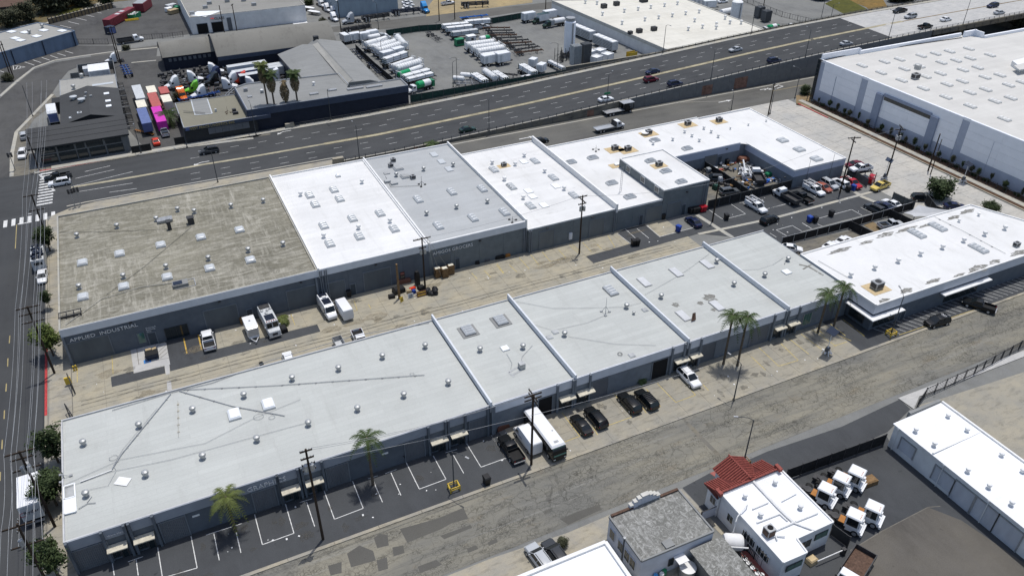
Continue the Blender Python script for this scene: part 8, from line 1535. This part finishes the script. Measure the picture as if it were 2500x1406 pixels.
for b, ht, r, lb, m, v in (((160.65,104.33),3.0,2.9,'bushy dark tree on the pale street beside two cars','leaf_tree',0),((165.05,94.62),1.4,1.6,'low dark shrub behind the white roof corner','leaf_tree',1),((-37.37,345.89),4,3.6,'tree furthest left on the scrub slope','leaf_olive',0),((-34.57,350.49),3.5,3.0,'tree second from the left on the scrub slope','leaf_olive',1),((-30.79,350.77),4,3.2,'rounded tree just behind the blue warehouse','leaf_olive',2),((-23.43,362.03),5.5,6.0,'largest dark tree on the scrub slope','leaf_olive',0),((-19.99,367.06),4,4.5,'olive tree right of the largest one on the slope','leaf_olive',1),((-11.77,367.84),4.5,4.5,'tree standing on the dry yellow grass','leaf_olive',2),((-3.64,363.01),4,3.6,'dark tree where the field path meets the lot','leaf_tree',1),((-15.39,374.11),4,4.5,'olive tree behind the one on the dry grass','leaf_olive',0),((-34.21,386.19),4,4,'tree by the rusty shed at the top edge','leaf_olive',2),
        ((-0.75,299.86),.8,1.3,'low bush on the back street kerb','leaf_olive',0),((-35.71,282.28),1.0,1.6,'bush at the foot of the left edge poles','leaf_olive',1),((300.35,184.82),2.2,4.0,'olive bush on the river rocks beside the bridge','leaf_olive',2),((295.69,233.96),2.2,3.4,'bush at the top edge beyond the bridge','leaf_olive',0),((290.97,236.1),1.8,2.6,'smaller bush at the top edge beyond the bridge','leaf_olive',1),((264.65,251.67),2,3,'bush at the far grass beside the tall pole','leaf_olive',1),((180.36,169.16),1.2,1.6,'dark shrub at the planted warehouse corner','leaf_tree',2),((69.85,331.71),1.2,1.8,'dark shrub beside the pale warehouse wall','leaf_tree',0),((68.25,303.95),.7,1.4,'weeds at the gate between the two sheds','leaf_olive',1),((9.69,242.67),1.0,1.6,'bush behind the tan-roofed office','leaf_olive',2),((40.23,49.65),.8,.9,'bare shrub beside the dark off-roader','leaf_olive',0) if 0 else ((35.19,56.64),.8,.7,'thin shrub beside the dark off-roader','leaf_olive',0)): tree(b, ht, r, lb, m, None, None, v, .2 if r > 2 else .08)
for i in range(24): y = 161-3.2*i+1.1*math.sin(5.3*i); tree((177.7+.3*math.sin(2.9*i),y), 1.6+.6*abs(math.sin(4.1*i)), .32+.28*abs(math.sin(1.9*i)), 'staked sapling in the planting bed along the warehouse', 'leaf_tree' if i % 2 else 'leaf_olive', None, .75, i%3, .035, 'saplings along the warehouse bed')
for i in range(18): y = 160-4.2*i+.9*math.sin(3.1*i); tree((178.6,y), .32, .5+.2*math.sin(1.7*i), 'low shrub against the warehouse foot', 'leaf_tree', .8, .32, i%3, .04, 'shrubs at the warehouse foot')
def frond_mesh(L, droop, wd, m, seg=8, seed=0, up=.5, leaf=.5):
    mb = MB(); q = random.Random(seed); pts = []
    for i in range(seg+1):
        f = i/seg; pts.append(Vector((L*(f*.92), 0, up*L*f-droop*L*f*f)))
    for i in range(seg):
        mb.tube(pts[i], pts[i+1], .035*(1-i/seg)+.01, .035*(1-(i+1)/seg)+.008, 4); d = (pts[i+1]-pts[i])
        for k_ in range(2):
            o = pts[i]+d*(.25+.5*k_); wl = wd*math.sin(math.pi*(.15+.8*(i+.25+.5*k_)/seg))
            for s_ in (1,-1):
                tip = o+Vector((wl*.55,s_*wl,-wl*leaf*q.uniform(.6,1.3))); b_ = d.normalized()*.09
                mb.add([o-b_,o+b_,tip+b_*.25,tip-b_*.25],[(0,1,2,3)])
    return shared('frond', mb, m)
FR = {}
def palm(b, h, label, L=2.4, n=20, m='leaf_palm', name='palm_tree', trunk=.2, dead=0, tm='bark', droop=.75, crown_skip=0, z=0, wd=.62):
    t = thing(name, label, 'palm', (b[0],b[1],z)); obj('trunk', MB().lathe((0,0,0),[(trunk*1.3,0),(trunk,.5),(trunk*.85,h*.8),(trunk*1.15,h-.2),(trunk*.5,h+.1)],9), tm, t, True)
    for v_ in range(3):
        kx = (m,L,droop,v_,wd)
        if kx not in FR: FR[kx] = frond_mesh(L, droop*(1+.35*v_), wd, m, 8, v_, (.75,.45,.12)[v_])
    for i in range(n):
        o = bpy.data.objects.new('frond', FR[(m,L,droop,i%3,wd)]); col.objects.link(o); o.parent = t; o.location = (0,0,h); o.rotation_euler = (0,0,2.399*i+rnd.uniform(-.2,.2)); o.scale = (rnd.uniform(.8,1.1),)*3
    if dead:
        kx = ('dead',dead)
        if kx not in FR:
            mb = MB(); q = random.Random(3)
            for i in range(260):
                a = q.random()*6.28; z0 = -q.random()*dead; r0 = .45+.95*math.sin(math.pi*min(1,(-z0/dead)*.85+.1))*.9; mb.add([(r0*.6*math.cos(a),r0*.6*math.sin(a),z0),(r0*math.cos(a-.15),r0*math.sin(a-.15),z0-.5),(r0*.85*math.cos(a),r0*.85*math.sin(a),z0-1.1),(r0*math.cos(a+.15),r0*math.sin(a+.15),z0-.5)],[(0,1,2,3)])
            FR[kx] = shared('dead_skirt', mb, 'frond_dry')
        o = bpy.data.objects.new('dead_skirt', FR[kx]); col.objects.link(o); o.parent = t; o.location = (0,0,h-.2); o['kind'] = 'stuff'
    return t
palm((-2.5,77.2), 6.6, 'bright green palm covering part of the GRAPHICS lettering', 2.8, 14, 'leaf_yellowpalm', droop=.95); palm((16.2,77.1), 9.1, 'palm leaning over the long front roof, middle of the white bays', 2.8, 14, droop=.95)
for q, h, lb in (((77.3,77.3),10.2,'left palm of the close pair before the front row'),((79.2,76.0),10.1,'right palm of the close pair before the front row'),((98.1,77.2),8.4,'wind-blown palm left of the shop building corner'),((101.5,77.0),9.1,'taller palm at the shop building corner')): palm(q, h, lb, 2.7, 14, droop=1.0)
for q, h, lb, n in (((31.8,212.6),14.2,'left tall skirted palm before the navy building',26),((38.0,212.4),13.6,'right tall skirted palm before the navy building',26),((30.2,213.4),16.6,'tallest palm rising behind the skirted pair',22)): palm(q, h, lb, 2.3, n+6, 'leaf_palm' if 'tallest' not in lb else 'leaf_yellowpalm', 'palm_tree', .26, 4.2, 'bark', .55, wd=.75)
palm((35.0,212.6), 11.6, 'dead palm with only a brown skirt between the green ones', 1.0, 4, 'frond_dry', 'palm_tree', .24, 4.6)
palm((5.5,224.24), 3.2, 'bushy dark palm beside the pink container', 4.2, 34, 'leaf_palm', 'palm_tree', .5, 0, 'bark', .7, wd=.7)
palm((13.25,120.09), 1.3, 'small potted palm beside the food truck', 1.3, 12, 'leaf_yellowpalm', 'potted_palm', .1); palm((62.38,79.85), .9, 'small palm by the open dark loading door', 1.5, 14, 'leaf_palm', 'palm_shrub', .12); palm((59.58,80.43), .8, 'dark small palm beside the loading door palm', 1.2, 12, 'leaf_palm', 'palm_shrub', .1)
palm((64.5,180.2), 1.2, 'low palm tuft at the near highway railing', 2.2, 16, 'leaf_palm', 'palm_shrub', .15)

# ================================================================ SMALL THINGS
def bin_(b, label, c='p_black', s=1., group=None, name='wheelie_bin'):
    t = thing(name, label, 'bin', b, rnd.uniform(-.3,.3), group); obj('body', MB().frus(-.26,.26,-.3,.3,.08,-.33,.33,-.38,.38,1.0), c, t); obj('lid', MB().frus(-.36,.36,-.42,.42,1.0,-.3,.3,-.3,.36,1.12), c, t)
    for x in (-.22,.22): obj('wheel', MB().tube((x-.04,.32,.12),(x+.04,.32,.12),.12,.12,8), 'rubber', t)
    t.scale = (s,s,s)
for b, lb, c in (((30.65,70.48),'black bin alone on the front street kerb','p_black'),((21.51,79.72),'black bin against the dark front wall','p_black'),((20.57,80.01),'small dark bin left of the one at the front wall','p_black'),((84.81,116.44),'left of two dark bins on the alley asphalt','p_black'),((85.6,116.25),'right of two dark bins on the alley asphalt','p_black'),((96.74,117.31),'blue bin on the alley concrete corner','p_blueplastic'),((109.34,117.04),'black bin on a marked bay near the block','p_black'),((96.89,123.23),'dark bin against the grey unit wall','p_black'),((125.26,108.49),'round blue bin by the dirt yard fence','p_blueplastic'),((126.2,107.76),'black bin with red and white stripes','p_black'),((131.43,108.35),'black bin on the white bay line','p_black'),((143.87,115.74),'black bin beside the white off-roader','p_black'),((145.44,115.66),'blue bin beside the dark red pickup','p_blueplastic'),((41.17,79.52),'blue drum bin at the wall behind the white van','p_blueplastic'),
        ((103.87,122.71),'left black bin at the block corner','p_black'),((104.68,122.54),'middle black bin at the block corner','p_black'),((105.52,122.42),'right black bin at the block corner','p_black'),((106.59,122.34),'red bin at the block corner fence','car_red'),((107.31,122.29),'second red bin at the block corner fence','car_red'),((26.18,123.51),'dark bin beside the door behind the white van','p_black'),((120.08,137.51),'tall grey bin in the block courtyard','p_grey'),((127.38,139.56),'small dark bin by the courtyard door','p_black')): bin_(b, lb, c, 1.35)
v = thing('dumpster', 'dark blue dumpster full of cardboard on the pale bay', 'dumpster', (-8.77,120.2)); obj('body', MB().frus(-.95,.95,-.75,.75,.1,-1.05,1.05,-.95,.95,1.2), 'p_navy', v); obj('cardboard', MB().cbox((-.4,.5,1.3),(.9,.5,.3)).cbox((.5,.45,1.28),(.7,.5,.25),.3), 'p_tan', v); obj('lid', MB().box(-1.05,1.05,-1.05,.1,1.22,1.27), 'p_black', v)
for q, lb in (((43.72,122.74),'left pallet stack before the AMIGOS door'),((44.98,122.15),'middle pallet stack before the AMIGOS door'),((46.47,122.74),'right pallet stack before the AMIGOS door')):
    v = thing('pallet_stack', lb, 'pallet stack', q); pieces('pallet', MB().box(-.6,.6,-.5,.5,0,.03).box(-.6,.6,-.5,-.4,.03,.12).box(-.6,.6,.4,.5,.03,.12).box(-.6,.6,-.05,.05,.03,.12).box(-.6,.6,-.5,.5,.12,.15), 'wood', [(rnd.uniform(-.05,.05),rnd.uniform(-.05,.05),.17*i) for i in range(12)], v); obj('cardboard', MB().box(-.5,.5,-.4,.4,2.05,2.12), 'p_cream', v)
def sign(b, label, w_, h, c, rz=0, z=0.1, lean=.25):
    t = thing('board_sign', label, 'sign', b, R(rz)); obj('board', MB().hexa([(-w_/2,-.02,z),(w_/2,-.02,z),(w_/2,.02,z),(-w_/2,.02,z)],[(-w_/2,lean-.02,z+h),(w_/2,lean-.02,z+h),(w_/2,lean+.02,z+h),(-w_/2,lean+.02,z+h)]), c, t); obj('stand', MB().tube((0,lean+.3,0),(0,lean,z+h*.8),.03,.03,4), 'steel_dark', t); return t
v = sign((34.64,117.6), 'yellow board sign with dark letters leaning at the pole stump', .8, .9, 'p_yellow', 30)
pieces('lettering', MB().box(-.3,.3,-.04,-.02,0,.14), 'p_black', [(0,.05,.35),(0,.13,.68)], v)
v = sign((36.5,117.97), 'grey cabinet board with two rows of letters in the junk', 1.1, .9, 'p_lightgrey'); pieces('lettering', MB().box(-.35,.35,-.04,-.02,0,.16), 'p_darkgrey', [(0,.05,.3),(0,.14,.62)], v)
v = sign((38.52,117.61), 'wide brown board lettered in two yellow rows under the alley pole', 1.9, 1.1, 'p_brown'); pieces('lettering', MB().box(-.8,.8,-.05,-.02,0,.2), 'p_yellow', [(0,.08,.3),(0,.2,.8)], v)
v = thing('bag_heap', 'heap of black rubbish bags beside the alley pole', 'rubbish bags', (40.65,117.95)); me = shared('bag', MB().lathe((0,0,0),[(.2,0),(.48,.12),(.52,.35),(.3,.6),(.08,.7)],9), 'p_black', True)
for i in range(12): o = bpy.data.objects.new('bag', me); col.objects.link(o); o.parent = v; o.location = (rnd.uniform(-.9,.9),rnd.uniform(-.8,.8),.25*(i%3)); o.rotation_euler = (0,0,i)
for q, lb, d, c in (((33.3,119.78),'black crate lying apart in the alley',(1.2,.9,.7),'p_black'),((35.14,121.01),'big black crate pile by the pole stump',(2.2,1.6,1.1),'p_black'),((37.81,120.82),'red plastic crate in the alley junk',(1.2,.7,.4),'car_brightred'),((37.58,119.4),'blue plastic tub in the alley junk',(.7,.6,.8),'p_blueplastic'),((36.79,119.93),'tan cardboard box in the alley junk',(.9,.7,.7),'p_tan'),((37.11,123.63),'dark sofa-like bench against the alley wall',(2.6,1.0,.9),'p_brown'),((39.28,120.12),'pile of black tyres between the two poles',(1.2,1.2,.8),'rubber'),((39.22,121.86),'black upright cabinet beside the alley pole',(.8,.8,3.0),'p_black'),((37.84,79.63),'dark sofa against the wall behind the black pickup',(3.2,1.0,.9),'p_brown'),((52.59,123.84),'black tub at the AMIGOS wall',(.9,.7,.8),'p_black'),((54.75,123.96),'grey crate at the AMIGOS wall',(1.1,.7,.7),'p_darkgrey'),((57.56,123.79),'black rubbish heap at the AMIGOS wall',(2.0,.8,.8),'p_black'),((59.29,123.86),'orange crate at the end of the AMIGOS wall',(1.1,.8,.7),'p_orange'),((12.76,118.08),'black grill on wheels beside the food truck',(1.1,1.6,1.0),'p_black'),((13.05,119.73),'white tray table beside the food truck',(1.2,.9,.95),'p_white'),((7.37,110.38),'black speaker box left on the alley slabs',(.6,.6,.5),'p_black'),((6.67,123.43),'stack of orange-brown crates by the white trailer',(.9,.9,1.3),'wood'),
        ((132.04,138.88),'rust-brown steel crate in the block courtyard',(3.0,2.2,1.6),'p_brown'),((136.19,134.7),'rack covered by a blue tarpaulin in the courtyard',(2.8,2.2,2.2),'p_tarp'),((131.25,127.72),'bright blue kayak-like cover by the gate fence',(2.6,1.0,.7),'p_tarp'),((129.01,127.4),'low blue tarpaulin bundle by the gate fence',(1.8,1.0,.5),'p_blueplastic'),((132.33,130.01),'green bin cluster in the courtyard',(1.8,1.3,1.1),'p_green'),((124.55,141.25),'white table top behind the dividing fence',(2.2,1.0,1.0),'p_white'),((134.04,128.85),'brown pipe bundle along the wing wall',(.7,3.4,.7),'wood'),((119.47,132.21),'pale concrete mixer in the lower courtyard',(1.0,1.0,1.6),'p_lightgrey'),((116.48,129.91),'olive machine in the lower courtyard',(1.3,1.3,1.3),'p_darkgreen'),((127.22,138.89),'orange bucket by the courtyard door',(.7,.6,.4),'p_orange'),((122.46,131.15),'pile of timber beside the dividing fence',(2.4,.8,.6),'wood'),((133.2,126.47),'white awning roll lying on the gate fence side',(3.0,.5,.5),'p_white'),
        ((62.44,40.84),'tan wooden crate at the tiled house steps',(1.3,1.0,.9),'pad_tan'),((79.03,47.5),'timber load on a low trailer behind the yard tractors',(2.6,1.4,.9),'wood'),((68.54,42.73),'tan box strapped to the dark gate leaf',(.8,.5,.8),'pad_tan')):
    v = thing('stored_item', lb, 'clutter', q, rnd.uniform(-.25,.25)); a, b, h = d
    obj('body', MB().frus(-a/2,a/2,-b/2,b/2,0,-a*.48,a*.48,-b*.47,b*.47,h*.82), c, v); obj('top', MB().frus(-a*.46,a*.46,-b*.45,b*.45,h*.82,-a*.4,a*.36,-b*.35,b*.3,h), c, v)
    v.name = next((n for w_, n in (('crate','crate'),('bin','bin'),('sofa','sofa'),('tarpaulin','tarpaulin'),('tyres','tyre_pile'),('table','table'),('box','box'),('tub','tub'),('bucket','bucket'),('cabinet','cabinet'),('timber','timber_pile'),('grill','barbecue'),('pipe','pipe_bundle'),('mixer','mixer'),('machine','machine'),('awning','awning_roll'),('cover','boat_cover'),('heap','rubbish_heap')) if w_ in lb), 'box')
    v['category'] = v.name.split('.')[0].replace('_',' ')
v = thing('scrap_heap', 'mixed pile of scrap and materials along the courtyard wing wall', 'scrap heap', (133.16,132.46)); mb = MB()
for i in range(90): mb.cbox((rnd.uniform(-4.5,2.5),rnd.uniform(-5,6),rnd.random()*.7),(rnd.uniform(.2,1.3),rnd.uniform(.2,.9),rnd.uniform(.2,.8)),rnd.random()*3)
obj('scrap', mb, 'steel', v)['kind'] = 'stuff'
for m_, n_ in (('p_white',26),('wood',30),('p_darkgrey',60),('p_tarp',8),('p_red',8)):
    mb = MB()
    for i in range(n_): mb.cbox((rnd.uniform(-13,3),rnd.uniform(-6,8),.1+rnd.random()*.6),(rnd.uniform(.3,1.6),rnd.uniform(.2,.8),rnd.uniform(.2,.8)),rnd.random()*3)
    obj('loose_goods', mb, m_, v)['kind'] = 'stuff'
v = thing('scrap_heap', 'pile of dark parts and timber in the lower courtyard by the block', 'scrap heap', (118.67,134.3)); mb = MB()
for i in range(80): mb.cbox((rnd.uniform(-3,4),rnd.uniform(-5,6),rnd.random()*.6),(rnd.uniform(.2,1.2),rnd.uniform(.2,.8),rnd.uniform(.2,.8)),rnd.random()*3)
obj('scrap', mb, 'steel_dark', v)['kind'] = 'stuff'
v = thing('steel_shelf', 'tall steel shelf of junk against the courtyard wing wall', 'shelf', (136.33,137.25), R(-60)); pieces('upright', MB().box(-.06,.06,-.06,.06,0,3.2), 'rust', [(x,y,0) for x in (-2.4,0,2.4) for y in (-.5,.5)], v); pieces('shelf', MB().box(-2.5,2.5,-.6,.6,0,.08), 'steel', [(0,0,z) for z in (.8,1.8,2.9)], v); mb = MB()
for i in range(24): mb.cbox((rnd.uniform(-2.3,2.3),rnd.uniform(-.4,.4),rnd.choice((1.1,2.1,3.2))),(rnd.uniform(.3,.9),.5,.5))
obj('junk', mb, 'p_grey', v)['kind'] = 'stuff'
v = thing('cage_trailer', 'small open cage trailer behind the long front roof', 'trailer', (20.39,109.36), R(92)); obj('frame', MB().box(-1.3,1.3,-.8,-.74,.5,1.5).box(-1.3,1.3,.74,.8,.5,1.5).box(-1.3,-1.24,-.74,.74,.5,1.5).box(1.24,1.3,-.74,.74,.5,1.5), 'steel', v); obj('floor', MB().box(-1.2,1.2,-.72,.72,.5,.56), 'p_lightgrey', v); wheels(v, (0,), .85, .3)
for i, q in enumerate(((148.21,120.29),(148.12,119.37),(148.07,118.46))): v = thing('drum', ('white-topped drum furthest from the pole','middle white-topped drum of three','white-topped drum nearest the blue bin')[i], 'drum', q); obj('body', MB().lathe((0,0,0),[(.4,0),(.42,.5),(.4,.95)],12), 'p_darkgrey', v); obj('lid', MB().lathe((0,0,.95),[(.44,0),(.44,.06)],12), 'p_white', v)
def soltower(b, label, rz=0, h=3.9):
    t = thing('solar_light_tower', label, 'light tower', b, R(rz)); obj('base', MB().box(-.9,.9,-.12,.12,.35,.5).box(-.12,.12,-.9,.9,.35,.5), 'trim_white', t); pieces('leg', MB().tube((0,0,.9),(.8,.8,0),.07,.07,5), 'trim_white', [(0,0,0)], t)
    for a in (1,2,3): o = obj('leg', MB().tube((0,0,1.4),(.9*math.cos(a*1.57+.78),.9*math.sin(a*1.57+.78),0),.08,.08,5), 'trim_white', t)
    obj('mast', MB().tube((0,0,.4),(0,0,h),.07,.06,6), 'trim_white', t); obj('battery_box', MB().box(-.4,.4,-.3,.3,.55,1.3), 'p_darkgrey', t); obj('solar_panel', MB().hexa([(-1.1,-.8,h-.1),(1.1,-.8,h-.1),(1.1,.8,h+.3),(-1.1,.8,h+.3)],[(-1.1,-.8,h-.04),(1.1,-.8,h-.04),(1.1,.8,h+.36),(-1.1,.8,h+.36)]), 'solar', t)
soltower((95.16,72.06), 'white mobile solar light tower on the forecourt before the palms', 20, 4.6); soltower((156.98,117.05), 'solar light tower beside the yellow pickup', 30, 4.8); soltower((172.85,107.74), 'white solar light tower on the warehouse pavement', 10, 4.6)
v = thing('shade_sail', 'pale grey shade sail stretched behind the white-roofed shop building', 'shade sail', (143.37,99.73)); ox, oy = v.location.x, v.location.y
cs = [(143.37,99.73),(147.47,99.77),(152.92,94.72),(147.55,95.94),(144.05,97.58)]; zs = (2.4,3.4,3.2,2.4,2.4); cen = (sum(c[0] for c in cs)/5-ox, sum(c[1] for c in cs)/5-oy, 2.5)
rim = []
for i in range(5):
    a, b = cs[i], cs[(i+1)%5]
    for f in (0,.33,.66): x = a[0]+(b[0]-a[0])*f-ox; y = a[1]+(b[1]-a[1])*f-oy; s_ = .18*math.sin(math.pi*f); rim.append((x+(cen[0]-x)*s_, y+(cen[1]-y)*s_, zs[i]+(zs[(i+1)%5]-zs[i])*f-.2*s_))
obj('cloth', MB().add([cen]+rim,[(0,i+1,(i+1)%15+1) for i in range(15)]), 'sail', v); pieces('post', MB().box(-.07,.07,-.07,.07,0,3.3), 'steel', [(cs[1][0]-ox,cs[1][1]-oy,0),(cs[2][0]-ox,cs[2][1]-oy,0)], v)
# things behind the weathered building
v = thing('steel_vat', 'open round steel vat behind the weathered building', 'vat', (47.08,46.2)); obj('wall', MB().lathe((0,0,0),[(1.0,.1),(1.0,1.5),(.93,1.5),(.9,.3),(.1,.28)],20), 'steel', v, True); obj('rim', MB().lathe((0,0,1.45),[(1.06,0),(1.06,.08),(.95,.08)],20), 'trim_white', v)
for q, lb, c in (((43.13,47.29),'bright blue drum behind the weathered building','car_cyan'),((43.95,47.17),'white drum between the blue and teal ones','p_white'),((44.53,47.43),'teal drum behind the weathered building','p_green')): v = thing('drum', lb, 'drum', (q[0],q[1],0)); obj('body', MB().lathe((0,0,0),[(.3,0),(.32,.45),(.3,.9)],12), c, v); obj('lid', MB().lathe((0,0,.9),[(.3,0),(.26,.04)],12), c, v)
v = thing('water_tank', 'white rounded tank between the lean-to shed and tiled house', 'tank', (54.49,46.74), R(-30)); obj('shell', MB().hlathe((0,0,1.6),(1,0),[(-1.3,.3),(-1.2,.9),(-.9,1.1),(.9,1.1),(1.2,.9),(1.3,.3)],14), 'trim_white', v, True); obj('pipe', MB().tube((-.6,-1.3,2.2),(1.6,-1.3,2.2),.1,.1,8), 'trim_white', v); obj('saddle', MB().box(-.9,.9,-.6,.6,0,.8), 'steel', v)
for i, q in enumerate(((54.73,44.44),(54.72,43.8),(54.72,43.05),(54.69,42.12),(55.09,41.72))): v = thing('stool', 'round white stool on the red patio', 'stool', (q[0],q[1],.03), 0, 'stools on the red patio'); obj('seat', MB().lathe((0,0,.72),[(.3,0),(.32,.06),(.25,.1)],12), 'trim_white', v); obj('pedestal', MB().tube((0,0,0),(0,0,.72),.05,.05,6), 'steel', v)
fence([(54.61,45.67),(54.87,41.24)], 1.2, 'steel_dark', 'black rail fence on the left of the red patio', 'steel_dark', 1.2, bars=.3); fence([(56.17,45.77),(56.47,40.47)], 1.2, 'steel_dark', 'black rail fence between the patio and tiled house', 'steel_dark', 1.2, bars=.3)
v = thing('roof_pole', 'slim grey pole leaning before the weathered building side', 'pole', (39.66,49.95)); obj('shaft', MB().tube((0,0,0),(.1,.1,6.6),.14,.1,8), 'pole_grey', v); obj('cap', MB().box(-.05,.25,-.05,.25,6.6,6.66), 'steel', v)
v = thing('conduit_riser', 'bent white pipe rising past the tiled house roof', 'pipe', (55.09,47.62)); obj('riser', MB().path([(0,0,0),(0,0,4.2),(.4,.3,4.6),(2.6,1.1,5.0),(2.6,1.1,4.3)],.07,6), 'trim_white', v); obj('bracket', MB().box(-.1,.1,-.1,.1,2,2.2), 'steel', v)
# rocks under the bridge
mb = MB(); q = random.Random(9)
for i in range(420): x, y = q.uniform(250,330), q.uniform(120,178); s_ = q.uniform(.5,1.5); mb.cbox((x,y,s_*.2),(s_*1.3,s_,s_*.8),q.random()*3)
struct('riprap', mb, 'rock', 'stuff')
mb = MB(); q = random.Random(11); a = (-40.67,344.73)
for i in range(700):
    x, y = q.uniform(-95,-8), q.uniform(335,430)
    if (x+95)*.45 < (y-325): s_ = q.uniform(.2,.8); mb.cbox((x,y,s_*.3),(s_*1.6,s_*1.3,s_),q.random()*3)
struct('scrub_clumps', mb, 'leaf_olive', 'stuff')
mb = MB(); q = random.Random(5)                      # scraps of litter
for (x0,x1,y0,y1,n,z) in ((-18,95,103.5,123,60,.05),(-20,36,70.5,78.5,26,.03),(40,100,70.5,78.5,16,.05),(110,145,105,122,24,.06)):
    for i in range(n): x, y = q.uniform(x0,x1), q.uniform(y0,y1); s_ = q.uniform(.06,.22); mb.cbox((x,y,z),(s_*1.4,s_,.03),q.random()*3)
struct('litter', mb, 'trim_white', 'stuff')
